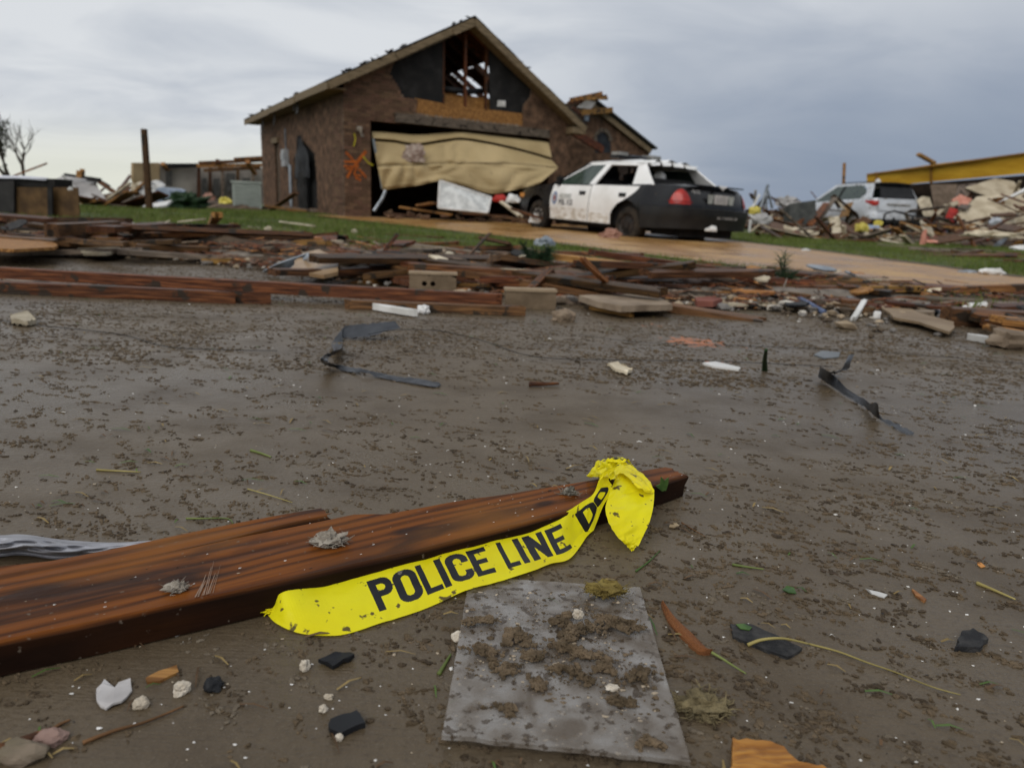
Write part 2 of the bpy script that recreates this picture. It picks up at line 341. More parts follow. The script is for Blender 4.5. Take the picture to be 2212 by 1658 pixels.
# ================================================================== the setting: street, kerb, yard, driveway
def street_material():
    m = bpy.data.materials.new('wet_street'); m.use_nodes = True; nt = m.node_tree; N = nt.nodes; L = nt.links; b = N['Principled BSDF']
    tc = N.new('ShaderNodeTexCoord'); ob = tc.outputs['Object']
    def nz(scale, detail=6, st=(1, 1, 1), rot=0, rough=.55):
        mp = N.new('ShaderNodeMapping'); mp.inputs['Scale'].default_value = st; mp.inputs['Rotation'].default_value = (0, 0, rot); L.new(ob, mp.inputs[0])
        n = N.new('ShaderNodeTexNoise'); n.inputs['Scale'].default_value = scale; n.inputs['Detail'].default_value = detail; n.inputs['Roughness'].default_value = rough; L.new(mp.outputs[0], n.inputs['Vector']); return n.outputs[0]
    def ramp(v, *els):
        r = N.new('ShaderNodeValToRGB'); L.new(v, r.inputs[0]); e = r.color_ramp.elements
        while len(e) < len(els): e.new(.5)
        for i, (p, c) in enumerate(els): e[i].position = p; e[i].color = (*c, 1)
        return r.outputs[0]
    def rng_(v, a, b_, c=0, d=1):
        r = N.new('ShaderNodeMapRange'); L.new(v, r.inputs[0]); r.inputs[1].default_value = a; r.inputs[2].default_value = b_; r.inputs[3].default_value = c; r.inputs[4].default_value = d; return r.outputs[0]
    def mix(f, a, c, mode='MIX'):
        x = N.new('ShaderNodeMix'); x.data_type = 'RGBA'; x.blend_type = mode
        if isinstance(f, float): x.inputs[0].default_value = f
        else: L.new(f, x.inputs[0])
        for i, v in ((6, a), (7, c)):
            if isinstance(v, tuple): x.inputs[i].default_value = (*v, 1)
            else: L.new(v, x.inputs[i])
        return x.outputs[2]
    big = nz(.9, 5); mid = nz(5, 7); fine = nz(120, 4, rough=.7); grit = nz(420, 2)
    broom = nz(9, 3, (1.5, 34, 1), math.radians(-62)); tiny = nz(60, 5)
    base = ramp(big, (.3, (.082, .059, .034)), (.7, (.120, .091, .058)))
    base = mix(rng_(mid, .45, .75), base, (.064, .045, .026))
    base = mix(rng_(broom, .55, .75, 0, .35), base, (.055, .040, .024))
    base = mix(rng_(fine, .5, .72, 0, .6), base, (.047, .033, .020))
    base = mix(rng_(grit, .60, .72, 0, .5), base, (.17, .142, .108))
    silt = nz(1.3, 6, (.55, 2.2, 1), math.radians(24)); base = mix(rng_(silt, .48, .70, 0, .55), base, (.140, .110, .075))
    # orange spray marks left on the road
    spray = None
    for (x, y, rad) in ((1500, 738, .30), (1400, 703, .26), (1590, 748, .2), (1560, 790, .24)):
        p = px(x, y); d = N.new('ShaderNodeVectorMath'); d.operation = 'DISTANCE'; L.new(ob, d.inputs[0]); d.inputs[1].default_value = p
        v = rng_(d.outputs['Value'], rad, rad * .2, 0, .36 if x != 1500 else .5)
        if spray is None: spray = v
        else:
            mx = N.new('ShaderNodeMath'); mx.operation = 'MAXIMUM'; L.new(spray, mx.inputs[0]); L.new(v, mx.inputs[1]); spray = mx.outputs[0]
    sp = nz(30, 5, (1, .7, 1), rough=.6); ml = N.new('ShaderNodeMath'); ml.operation = 'ADD'; L.new(sp, ml.inputs[0]); L.new(spray, ml.inputs[1])
    base = mix(rng_(ml.outputs[0], .93, .99, 0, .85), base, (.46, .125, .018))
    L.new(base, b.inputs['Base Color'])
    # thin standing water in places
    L.new(rng_(mix(.35, big, mid), .40, .62, .22, .62), b.inputs['Roughness'])
    hs = N.new('ShaderNodeMath'); hs.operation = 'MULTIPLY_ADD'; hs.inputs[1].default_value = .5; L.new(fine, hs.inputs[0]); L.new(tiny, hs.inputs[2])
    bp = N.new('ShaderNodeBump'); bp.inputs['Strength'].default_value = .5; bp.inputs['Distance'].default_value = .0035; L.new(hs.outputs[0], bp.inputs['Height'])
    b2 = N.new('ShaderNodeBump'); b2.inputs['Strength'].default_value = .25; b2.inputs['Distance'].default_value = .004; L.new(broom, b2.inputs['Height']); L.new(bp.outputs[0], b2.inputs['Normal'])
    L.new(b2.outputs[0], b.inputs['Normal']); b.inputs['Specular IOR Level'].default_value = .27
    return m
STREET = street_material()
mb = MB(); xs = np.linspace(-60, 60, 61)
rows = [[(x, y, 0) for x in xs] for y in (-30, -8, -2, 0, 1, 2, 3, 4, 6, 9, 14, 26)]
build('street', mb.grid(rows), STREET, kind='structure')
# terrain with the lawn; starts behind the kerb
LAWN = pmat('lawn_soil', (.045, .062, .016), (.105, .10, .04), (.06, .08, .022), rough=.9, scale=1.6, detail=9, bump=.5, bscale=40)
offs = [.10, .3, .6, 1, 1.6, 2.3, 3.2, 4.2, 5.4, 6.8, 8.5, 10.5, 13, 16, 20, 26, 34, 46, 70, 120, 260, 700, 3000]
mb = MB(); rows = []
kx = np.unique(np.concatenate([np.linspace(-60, -12, 10), np.linspace(-12, 14, 70), np.linspace(14, 60, 12)]))
for of in offs:
    r = []
    for x in kx:
        y = kerb_y(x) + of; xx = x * (1 + max(0, of - 30) / 40); z = yard_z(xx, y)
        z += .025 * noise.noise(Vector((xx * .7, y * .7, 0))) * smoothstep(.3, 2, of) * (0 if of > 100 else 1)
        if on_drive(xx, y): z -= .06
        r.append((xx, y, z))
    rows.append(r)
build('lawn', mb.grid(rows), LAWN, smooth=True, kind='structure')
# kerb: rolled concrete kerb swept along the street, worn
KERBM = pmat('kerb_concrete', (.13, .11, .09), (.24, .205, .17), rough=.7, scale=5, detail=9, bump=.4, bscale=50)
mb = MB(); rows = []
prof = [(-.26, .004), (-.13, .006), (-.05, .03), (-.02, .075), (.03, .095), (.14, .10), (.15, .02)]
for x in np.concatenate([np.linspace(-40, -8, 17), np.linspace(-7.6, 8, 90), np.linspace(8.6, 40, 20)]):
    y = kerb_y(x); dr = 1.0
    pd = Vector((x, y, 0)) - HP; uu = pd.x * HE.x + pd.y * HE.y
    s_ = house_s(x, y); dr = 1 - .85 * smoothstep(dr_u0(s_) - .9, dr_u0(s_) - .1, uu) * (1 - smoothstep(dr_u1(s_) + .1, dr_u1(s_) + .9, uu))
    rows.append([(x, y + o, h * (dr if h > .01 else 1) + .006 * noise.noise(Vector((x * 2, o * 9, 3)))) for o, h in prof])
build('kerb', mb.grid(rows), KERBM, smooth=True, kind='structure')
# driveway: muddy wet concrete
DRIVEM = pmat('driveway_mud', (.25, .122, .030), (.42, .26, .112), (.33, .175, .055), rough=.2, rough2=.55, scale=1.3, detail=9, bump=.35, bscale=26, fleck=(.11, .065, .032), fleck_scale=22, fleck_lo=.62)
mb = MB(); rows = []
for s_ in np.concatenate([np.linspace(-.2, 12.5, 30), np.linspace(12.9, 17.5, 14)]):
    r = []
    for u in np.linspace(dr_u0(s_), dr_u1(s_), 22):
        p = hw(u, -s_); d = p.y - kerb_y(p.x); z = yard_z(p.x, p.y) if s_ > 0 else .287
        z = z * smoothstep(-.05, .8, d) + .008
        if d < -.15: p.y = kerb_y(p.x) - .15
        r.append((p.x, p.y, z))
    rows.append(r)
build('driveway', mb.grid(rows), DRIVEM, smooth=True, kind='structure')
# slab joint between the mud-stained and the rinsed part of the driveway edge
mb = MB()
for uf, wd in ((dr_u0, .09), (dr_u1, .16)):
    rows = []
    for s_ in np.linspace(0, 13.0, 30):
        u = float(uf(s_)); a = hw(u - wd / 2, -s_); b_ = hw(u + wd / 2, -s_)
        rows.append([(a.x, a.y, yard_z(a.x, a.y) + .014), (b_.x, b_.y, yard_z(b_.x, b_.y) + .014)])
    mb.grid(rows)
build('driveway_edge', mb, pmat('edge_mud', (.07, .05, .035), (.14, .10, .07), rough=.6, scale=3), kind='structure')
# grass: blades on the lawn (uncountable)
def lawn_grass():
    N_ = 150000; X = rng.uniform(-9, 13, N_ * 3); D = rng.uniform(0, 1, N_ * 3) ** 1.3 * 16 + .15
    Y = np.interp(X, _KX, _KY) + D
    hx = (X - HP.x); hy = (Y - HP.y); uu = hx * HE.x + hy * HE.y; ss = -(hx * HN.x + hy * HN.y)
    keep = ~((uu > dr_u0(ss) - .02) & (uu < dr_u1(ss) + .02) & (ss > -.1)) & ~((uu > -.1) & (uu < 7) & (ss < .1))
    nz_ = np.sin(X * 2.1 + 1.3 * np.sin(Y * 1.7)) + np.sin(Y * 2.7 + X)
    keep &= nz_ + rng.uniform(-1, 1, len(X)) > -1.1
    X, Y = X[keep][:N_], Y[keep][:N_]; n = len(X)
    s = -((X - HP.x) * HN.x + (Y - HP.y) * HN.y)
    Z = np.where(s < 0, .287 + np.minimum(.25, .006 * -s), .06 + .227 * np.clip(1 - s / 14, 0, 1) ** 1.6)
    an = rng.uniform(0, 6.28, n); w = rng.uniform(.003, .007, n); h = rng.uniform(.025, .075, n); lean = rng.uniform(.2, 1.1, n) * h; la = rng.uniform(0, 6.28, n)
    V = np.empty((n, 3, 3))
    V[:, 0] = np.stack([X - np.cos(an) * w, Y - np.sin(an) * w, Z - .01], 1); V[:, 1] = np.stack([X + np.cos(an) * w, Y + np.sin(an) * w, Z - .01], 1)
    V[:, 2] = np.stack([X + np.cos(la) * lean, Y + np.sin(la) * lean, Z + h], 1)
    G1 = pmat('grass_green', (.065, .100, .014), (.115, .155, .024), rough=.6, scale=.8); G2 = pmat('grass_dry', (.10, .10, .03), (.17, .15, .055), rough=.7, scale=.8)
    put('grass', npmesh('grass', V.reshape(-1, 3), np.arange(n * 3).reshape(-1, 3), [G1, G2], mi=(rng.uniform(0, 1, n) > .8).astype(int)),
        label='short green wet lawn grass beside the muddy driveway', cat='grass', kind='stuff')
lawn_grass()
# ================================================================== the wrecked brick house with the garage
HW, HD, HZE, HZP, HOV = 6.08, 8.6, 2.52, 4.61, .31
SLOPE = (HZP - HZE) / (HW / 2 + HOV); SLL = .520; OVL = .42; ZEL = HZP - SLL * (HW / 2 + OVL)      # the left slope is shallower and hangs out farther
def rake(u): return ZEL + SLL * (u + OVL) if u < HW / 2 else HZE + SLOPE * (HW + HOV - u)
house = empty('brick_house', HP, PSI, label='wrecked brown brick house with torn gable and crushed tan garage door', cat='house')
def F2(pts, v=0.): return [hfront(x, y, v) for x, y in pts]
DOOR_U0, DOOR_U1, DOOR_Z = .62, 5.50, 2.16
torn = F2([(842, 160), (862, 190), (868, 207), (902, 217), (898, 246), (960, 258), (1060, 270), (1131, 281), (1130, 245), (1133, 225), (1146, 212), (1150, 190), (1143, 165), (1120, 130)])
torn = torn + [(4.2, 4.6), (HW / 2, 4.9), (1.6, 4.6)]
def cut(intervals, a, b):
    out = []
    for x0, x1 in intervals:
        if b <= x0 or a >= x1: out.append((x0, x1)); continue
        if a > x0: out.append((x0, a))
        if b < x1: out.append((b, x1))
    return out
def poly_spans(poly, z):
    xs_ = []
    for i in range(len(poly)):
        (x0, y0), (x1, y1) = poly[i], poly[(i + 1) % len(poly)]
        if (y0 - z) * (y1 - z) < 0: xs_.append(x0 + (z - y0) / (y1 - y0) * (x1 - x0))
    xs_.sort(); return list(zip(xs_[::2], xs_[1::2]))
BL, BH, BJ = .200, .062, .011
unit_brick = MB().box((0, 0, 0), (1, 1, 1)).mesh('brick', BRICKM)
def brick_rows(spans_at, ztop, z0=.02, seed=0):
    r = random.Random(seed); z = z0; k = 0; out = []
    while z + BH < ztop:
        for a, b_ in spans_at(z + BH / 2):
            x = a - (.5 * (BL + BJ) if k % 2 else 0)
            while x < b_:
                xa_, xb_ = max(x, a), min(x + BL, b_)
                if xb_ - xa_ > .05: out.append(((xa_ + xb_) / 2, z + BH / 2, xb_ - xa_, r.uniform(-.003, .003)))
                x += BL + BJ
        z += BH + BJ; k += 1
    return out
def front_spans(z):
    if z > HZP - .3: return []
    a = max(0, (z + .18 - ZEL) / SLL - OVL); b_ = min(HW, HW + HOV - (z + .16 - HZE) / SLOPE)
    sp_ = [(a, b_)] if a < b_ else []
    if z < DOOR_Z + .20: sp_ = cut(sp_, DOOR_U0 if z < DOOR_Z else 1.35, DOOR_U1 if z < DOOR_Z else 5.40)
    for c, d in poly_spans(torn, z): sp_ = cut(sp_, c, d)
    return sp_
dA = [hside(592, 305), hside(606, 445)]; dA = sorted([dA[0][0], dA[1][0]])            # narrow doorway in the side wall
dB = [hside(636, 400)[0], hside(682, 400)[0]]; dB = sorted(dB)                         # the hole with the black plastic
hole_poly = [(dB[0] - .1, .12), (dB[1] + .05, .12), (dB[1] + .1, .9), (dB[1] + .02, 1.5), ((dB[0] + dB[1]) / 2, 1.86), (dB[0] + .05, 1.5), (dB[0] - .12, .8)]
def side_spans(z):
    sp_ = [(.10, HD)]
    if z < 2.0: sp_ = cut(sp_, dA[0], dA[1])
    for c, d in poly_spans(hole_poly, z): sp_ = cut(sp_, c, d)
    return sp_
fb = brick_rows(front_spans, 4.5, seed=1); sb = brick_rows(side_spans, rake(0) - .16, seed=2)
allb = [(('f',) + b_, (hw(b_[0], 0, b_[1]) - CAMP).length / math.sqrt(b_[2])) for b_ in fb] + [(('s',) + b_, (hw(0, b_[0], b_[1]) - CAMP).length / math.sqrt(b_[2])) for b_ in sb]
allb.sort(key=lambda t: t[1])
wall_f = None
mbf = MB(); mbs = MB()
def wall_slab(spans_fn, ztop, place, dz=.073):
    mb = MB(); z = 0
    while z < ztop:
        for a, b_ in spans_fn(z + dz / 2):
            if b_ - a > .03: mb.add([place(a, z, 0), place(b_, z, 0), place(b_, z + dz, 0), place(a, z + dz, 0), place(a, z, 1), place(b_, z, 1), place(b_, z + dz, 1), place(a, z + dz, 1)], [(0, 1, 2, 3), (7, 6, 5, 4), (0, 3, 7, 4), (1, 5, 6, 2), (3, 2, 6, 7), (0, 4, 5, 1)])
        z += dz
    return mb
def half_spans(lo, hi):
    return lambda z: [(max(a, lo), min(b_, hi)) for a, b_ in front_spans(z) if max(a, lo) < min(b_, hi)]
wf = build('front_wall', wall_slab(half_spans(-1, 3), 4.4, lambda a, z, k: (a, .012 + .09 * k, z)), MORTAR, house)
wfr = build('front_wall', wall_slab(half_spans(3, 9), 4.4, lambda a, z, k: (a, .012 + .09 * k, z)), MORTAR, house)
wsd = build('side_wall', wall_slab(side_spans, rake(0) - .15, lambda a, z, k: (.012 + .09 * k, a, z)), MORTAR, house)
for (w_, x, z, l, dp), _ in allb[:300]:
    o = bpy.data.objects.new('brick', unit_brick); COL.objects.link(o); o.parent = (wf if x < 3 else wfr) if w_ == 'f' else wsd
    if w_ == 'f': o.location = (x, .05 + dp, z); o.scale = (l, .10, BH)
    else: o.location = (.05 + dp, x, z); o.scale = (.10, l, BH)
for (w_, x, z, l, dp), _ in allb[300:]:
    if w_ == 'f': mbf.box((x, .05 + dp, z), (l, .10, BH))
    else: mbs.box((.05 + dp, x, z), (.10, l, BH))
BRK2 = pmat('brick_field', (.060, .035, .021), (.180, .104, .062), (.112, .065, .040), rough=.8, scale=5.3, detail=8, bump=.3)
build('brickwork', mbf, BRK2, wf, kind='stuff'); build('brickwork', mbs, BRK2, wsd, kind='stuff')
# inner leaf of the garage: stud walls, ceiling, back wall, slab
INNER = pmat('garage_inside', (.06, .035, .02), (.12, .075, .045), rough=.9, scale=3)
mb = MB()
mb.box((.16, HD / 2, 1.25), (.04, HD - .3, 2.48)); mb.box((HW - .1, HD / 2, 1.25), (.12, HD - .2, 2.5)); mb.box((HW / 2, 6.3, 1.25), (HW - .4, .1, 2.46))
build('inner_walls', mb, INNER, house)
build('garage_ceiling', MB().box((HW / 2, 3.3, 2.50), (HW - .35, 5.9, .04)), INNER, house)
build('floor_slab', MB().box((HW / 2, HD / 2, -.06), (HW + .06, HD + .06, .14)), CONC, house)
# sheathing in the torn gable: tar felt, chipboard band, studs
def fpoly(pts, v, th=.012): return [(u, v, z) for u, z in pts], th
def front_slab(name, img, v, th, mat, parent=house, **kw):
    P = [(u, v, z) for u, z in F2(img, v)]; mb = MB(); mb.slab(P, th, (0, -1, 0)); return build(name, mb, mat, parent, **kw)
front_slab('tar_felt', [(836, 150), (842, 195), (880, 222), (958, 232), (957, 70), (900, 105)], .06, .012, TAR)
front_slab('tar_felt', [(1056, 92), (1058, 246), (1136, 258), (1153, 215), (1155, 175), (1110, 140)], .06, .012, TAR)
front_slab('chipboard_band', [(896, 212), (893, 246), (960, 260), (1060, 272), (1133, 283), (1133, 246), (1060, 237), (960, 224)], .045, .014, OSB)
front_slab('label_sticker', [(1075, 217), (1092, 218), (1092, 231), (1074, 230)], .046, .003, WHITE)
for (x0, y0, x1, y1, w) in ((1005, 60, 1005, 232, .05), (1051, 75, 1049, 240, .05), (958, 70, 957, 225, .04)):
    a = F2([(x0, y0)], .08)[0]; b_ = F2([(x1, y1)], .08)[0]; build('stud', MB().bar((a[0], .085, a[1]), (b_[0], .085, b_[1]), w, .085, (0, 1, 0)), W_RED, house)
a = F2([(958, 205)], .3)[0]; b_ = F2([(1050, 222)], .3)[0]
build('attic_board', MB().box(((a[0] + b_[0]) / 2, .3, (a[1] + b_[1]) / 2 - .1), (b_[0] - a[0] + .4, .02, .36)), OSB, house)
a = F2([(950, 190)], .25)[0]; b_ = F2([(1056, 196)], .25)[0]; build('sagging_duct', MB().tube([(a[0], .25, a[1]), ((a[0] + b_[0]) / 2, .24, (a[1] + b_[1]) / 2 - .06), (b_[0], .25, b_[1])], .07, 10), BLACKP, house, smooth=True)
# garage header beam with mortar residue on its top edge
hd = [hfront(800, 251), hfront(1193, 292), hfront(1193, 309), hfront(800, 266)]
build('header_beam', MB().box(((1.2 + 5.45) / 2, .02, DOOR_Z + .10), (5.45 - 1.2, .10, .20)), W_GRY, house)
r = random.Random(3)
for i in range(34):
    u = 1.28 + i * .123; build('mortar_residue', MB().box((u, .045, DOOR_Z + .205 + .02), (r.uniform(.04, .11), .04, r.uniform(.01, .05))), CONC, house)
build('lintel', MB().box((DOOR_U0 + .37, .06, DOOR_Z + .006), (.80, .10, .012)), DKMET, house)
# roof: decks, shingles, fascia
def roof_pt(u, v, dz=0):
    return (u, v, rake(u) + dz)
def roof_patch(name, u0, u1, v0, v1, dz, th, mat, seed=0, ragged=0., parent=house):
    r = random.Random(seed); n = 14; P = []
    for k in range(n): P.append((u0 + (u1 - u0) * k / n, v0 + r.uniform(0, ragged)))
    for k in range(n): P.append((u1, v0 + (v1 - v0) * k / n))
    for k in range(n): P.append((u1 + (u0 - u1) * k / n, v1 - r.uniform(0, ragged * 3)))
    for k in range(n): P.append((u0 + (r.uniform(0, ragged) if u0 < 0 else 0), v1 + (v0 - v1) * k / n))
    T = [roof_pt(u, v, dz) for u, v in P]; nrm = (-SLL, 0, 1) if u1 <= HW / 2 + .01 else (SLOPE, 0, 1); mb = MB(); mb.slab(T, th, Vector(nrm).normalized()); return build(name, mb, mat, parent)
roof_patch('roof_deck', -OVL, HW / 2, -HOV + .03, HD + HOV, 0, .05, W_BRN, 1)
roof_patch('shingle_layer', -OVL - .04, HW / 2, -HOV - .03, HD + HOV, .032, .028, SHING, 2, .05)
roof_patch('roof_deck', HW / 2 + .001, HW + HOV, -HOV + .03, .85, 0, .05, W_BRN, 3)
roof_patch('shingle_layer', HW / 2, HW + HOV + .03, -HOV - .03, .95, .032, .028, SHING, 4, .05)
roof_patch('roof_deck', HW / 2 + .001, HW / 2 + 1.0, .9, 7.5, 0, .05, W_BRN, 5, .12)
roof_patch('roof_deck', HW / 2 + 1.9, HW + HOV, 3.4, 7.0, 0, .05, W_BRN, 6, .12)
roof_patch('roof_deck', HW / 2 + 1.05, HW / 2 + 1.7, 1.6, 2.4, 0, .05, W_BRN, 7, .12); roof_patch('roof_deck', HW / 2 + 1.02, HW / 2 + 1.6, 3.0, 5.2, 0, .05, W_BRN, 8, .12)
for v in np.arange(.1, 8.6, .62):
    build('rafter', MB().bar(roof_pt(HW / 2 + .02, v, -.12), roof_pt(HW + .1, v, -.12), .04, .14), W_RED, house)
    if v < 4: build('rafter', MB().bar(roof_pt(.1, v, -.12), roof_pt(HW / 2 - .02, v, -.12), .04, .14), W_BRN, house)
FASC = pmat('fascia_tan', (.11, .080, .045), (.21, .155, .092), (.16, .118, .068), rough=.7, scale=4, stretch=(1, 6, 6), detail=7, bump=.2)
def fascia(a, b_, h=.16, t=.035, up=(0, 0, 1), name='fascia'): build(name, MB().bar(a, b_, t, h, up), FASC, house)
pk = (HW / 2, -HOV, HZP - .09)
fascia((-OVL, -HOV, ZEL - .09), (1.1, -HOV, rake(1.1) - .09)); fascia((1.12, -HOV + .004, rake(1.12) - .10), pk, .14)
fascia(pk, (HW + HOV, -HOV, HZE - .09), .17)
fascia((HW / 2 - .55, -HOV - .03, rake(HW / 2 - .55) - .13), (HW / 2, -HOV - .03, HZP - .13), .13); fascia((HW / 2, -HOV - .03, HZP - .13), (HW / 2 + .9, -HOV - .03, rake(HW / 2 + .9) - .13), .13)
fascia((-OVL, -HOV + .03, ZEL - .07), (-OVL, 2.6, ZEL - .05), .17); fascia((-OVL - .02, 2.5, ZEL - .09), (-OVL - .02, 5.4, ZEL - .07), .15); fascia((-OVL, 5.3, ZEL - .07), (-OVL, HD + HOV, ZEL - .07), .17)
build('soffit', MB().box((-OVL / 2 + .01, HD / 2, ZEL - .12), (OVL - .03, HD + .5, .02)), FASC, house)
mb = MB(); mb.slab([(.0, -HOV + .02, rake(0) - .19), (HW / 2, -HOV + .02, HZP - .19), (HW / 2, .0, HZP - .19), (0, .0, rake(0) - .19)], .015); build('soffit', mb, FASC, house)
mb = MB(); mb.slab([(HW / 2, -HOV + .02, HZP - .19), (HW, -HOV + .02, rake(HW) - .19), (HW, .0, rake(HW) - .19), (HW / 2, .0, HZP - .19)], .015); build('soffit', mb, FASC, house)
build('rake_return', MB().box((HW + .1, -.16, HZE - .13), (.42, .30, .16)), FASC, house)
# loose shingles standing up along the roof edge
r = random.Random(8)
for i in range(34):
    if i < 18: u = r.uniform(-.25, 2.9); v = -HOV + r.uniform(-.02, .2)
    elif i < 28: u = r.uniform(3.2, 6.2); v = -HOV + r.uniform(-.02, .2)
    else: u = -OVL + r.uniform(-.02, .15); v = r.uniform(0, 8.5)
    p = Vector(roof_pt(u, v, .05)); s = r.uniform(.08, .16); e = Euler((r.uniform(-.4, .4), r.uniform(-.6, .3), r.uniform(0, 6)))
    build('loose_shingle', MB().box(p, (s, s * .7, .008), e.to_matrix()), SHING, house)
for (x, y, s) in ((628, 215, .28), (634, 222, .34), (560, 262, .30), (585, 250, .22)):
    p = pxP(x, y, hw(-OVL, 0), HE); q = p - HP; c = Vector((q.dot(HE) + .05, q.dot(HN), q.z)); build('loose_shingle', MB().slab([c + Vector((0, -s * .5, -.25)), c + Vector((.02, s * .35, -.25)), c + Vector((.1, s * .25, .12)), c + Vector((.06, -.02, .20)), c + Vector((.05, -s * .3, .02))], .012, (-1, 0, 0)), SHING, house)
# side doorway, lintel, hole
build('side_door', MB().box((.09, (dA[0] + dA[1]) / 2, 1.0), (.05, dA[1] - dA[0] - .02, 2.0)), pmat('door_dark', (.05, .035, .022), (.09, .062, .04), rough=.6), house)
build('door_lintel', MB().box((-.02, (dA[0] + dA[1]) / 2, 2.06), (.10, dA[1] - dA[0] + .18, .14)), FASC, house)
build('hole_backing', MB().box((.13, (dB[0] + dB[1]) / 2, 1.0), (.03, dB[1] - dB[0] + .5, 2.0)), TAR, house)
# paint: orange search mark on the front pier
def stroke(mb, pts, w, v=-.006):
    pp = [hfront(1300 / 1.8517 + X / 3.188 / 1.8517, 380 / 1.8517 + Y / 3.188 / 1.8517) for X, Y in pts]
    for (a, b_) in zip(pp, pp[1:]):
        a = Vector((a[0], v, a[1])); b_ = Vector((b_[0], v, b_[1])); d = (b_ - a).normalized(); n_ = Vector((-d.z, 0, d.x)) * w / 2; e = d * w * .3
        mb.add([a - n_ - e, a + n_ - e, b_ + n_ + e, b_ - n_ + e], [(0, 1, 2, 3)])
        v -= .0006
    return v
mb = MB(); v = -.006
for pts, w in (([(270, 735), (330, 800), (395, 880)], .055), ([(515, 725), (455, 800), (390, 885)], .075), ([(250, 850), (330, 852), (430, 848)], .05), ([(245, 905), (340, 912), (425, 905)], .045), ([(390, 880), (330, 960), (285, 1045)], .06), ([(270, 945), (335, 940)], .04), ([(400, 930), (370, 1000), (400, 1060), (450, 1085)], .045), ([(430, 950), (480, 1000), (515, 1045)], .05), ([(400, 1020), (450, 1030)], .04)):
    v = stroke(mb, pts, w, v) - .0006
build('spray_mark', mb, pmat('spray_orange', (.20, .045, .008), (.40, .10, .015), rough=.7, scale=14, detail=6, lo=.3, hi=.6), wf)
mb = MB(); mb.box((.35, -.03, 1.93), (.12, .05, .10)); mb.tube([(.35, -.05, 1.95), (.35, -.10, 1.92), (.36, -.10, 1.82)], [.03, .045, .02], 8); mb.box((.42, -.02, 1.80), (.07, .03, .07)); build('wall_lamp', mb, pmat('lamp_pale', (.16, .13, .10), (.30, .26, .21), rough=.6), house)
# things fixed to the side wall
mc = hside(621, 342); build('meter_box', MB().box((-.07, mc[0], mc[1]), (.14, .34, .46)).box((-.15, mc[0] + .02, mc[1] + .04), (.03, .2, .2)), pmat('meter_grey', (.22, .23, .24), (.34, .35, .36), rough=.5), house)
build('conduit', MB().tube([(-.05, hside(634, 400)[0] + .12, mc[1] - .2), (-.05, hside(634, 400)[0] + .12, .0)], .045, 8), METAL, house)
build('conduit', MB().tube([(-.04, mc[0], mc[1] + .2), (-.04, mc[0], 2.3)], .02, 6), METAL, house)
# black plastic hanging from the hole: a draped sheet
def drape(name, cy, z_top, z_bot, w_top, w_bot, mat, label, cat, seed):
    rows = []; n = 22; m_ = 18
    for i in range(n + 1):
        t = i / n; z = z_top + (z_bot - z_top) * t; w = w_top + (w_bot - w_top) * smoothstep(0, .6, t); r_ = []
        for k in range(m_ + 1):
            s = k / m_ - .5; x = -.06 - .10 * math.cos(s * math.pi) * (1 - .4 * t) - .05 * noise.noise(Vector((s * 6, t * 2.5, seed))); r_.append(hw(x, cy + s * w + .06 * noise.noise(Vector((t * 4, s, seed + 3))), z + .05 * noise.noise(Vector((s * 7, seed, t))) * (1 if i == n else .2)))
        rows.append(r_)
    mb = MB(); mb.grid(rows); build(name, mb, mat, smooth=True, centre=True, label=label, cat=cat)
drape('plastic_sheet', (dB[0] + dB[1]) / 2, 1.98, .92, .10, 1.45, BLACKP, 'shiny black plastic sheet bunched over the hole in the side wall', 'plastic sheet', 2)
drape('felt_sheet', (dB[0] + dB[1]) / 2, 1.05, .06, .75, .85, TAR, 'dull black felt hanging below the shiny plastic on the side wall', 'felt', 6)
# ---- crushed garage door, folded sections
gd = empty('garage_door', hw(3.0, -.3), PSI, label='crumpled tan sectional garage door hanging out of its opening', cat='garage door')
TAN = pmat('door_tan', (.32, .235, .115), (.46, .35, .185), (.39, .295, .15), rough=.5, scale=.8, detail=4, fleck=(.22, .165, .09), fleck_scale=14, fleck_lo=.70)
TOPC = [(803, 284), (850, 287), (900, 291), (960, 287), (1000, 285), (1060, 291), (1130, 300), (1185, 307)]
SEAM1 = [(806, 303), (850, 306), (900, 313), (960, 305), (1000, 301), (1060, 310), (1130, 326), (1192, 344)]
SEAM2 = [(816, 359), (860, 357), (900, 356), (960, 352), (1000, 352), (1060, 352), (1130, 355), (1206, 362)]
BOTC = [(828, 411), (865, 405), (905, 400), (950, 391), (1000, 401), (1060, 418), (1112, 410), (1165, 397)]
def door_row(pts, vfn, n=60):
    P = []
    for k, (x, y) in enumerate(pts): P.append(Vector((x, y, k / (len(pts) - 1))))
    P = catmull(P, 8); out = []
    for p in P: out.append((p.x, p.y, vfn(p.z)))
    return out
CUR = [door_row(TOPC, lambda a: .16 - .1 * a), door_row(SEAM1, lambda a: .05 - .35 * a), door_row(SEAM2, lambda a: -.12 - .75 * a), door_row(BOTC, lambda a: -.10 - .95 * a)]
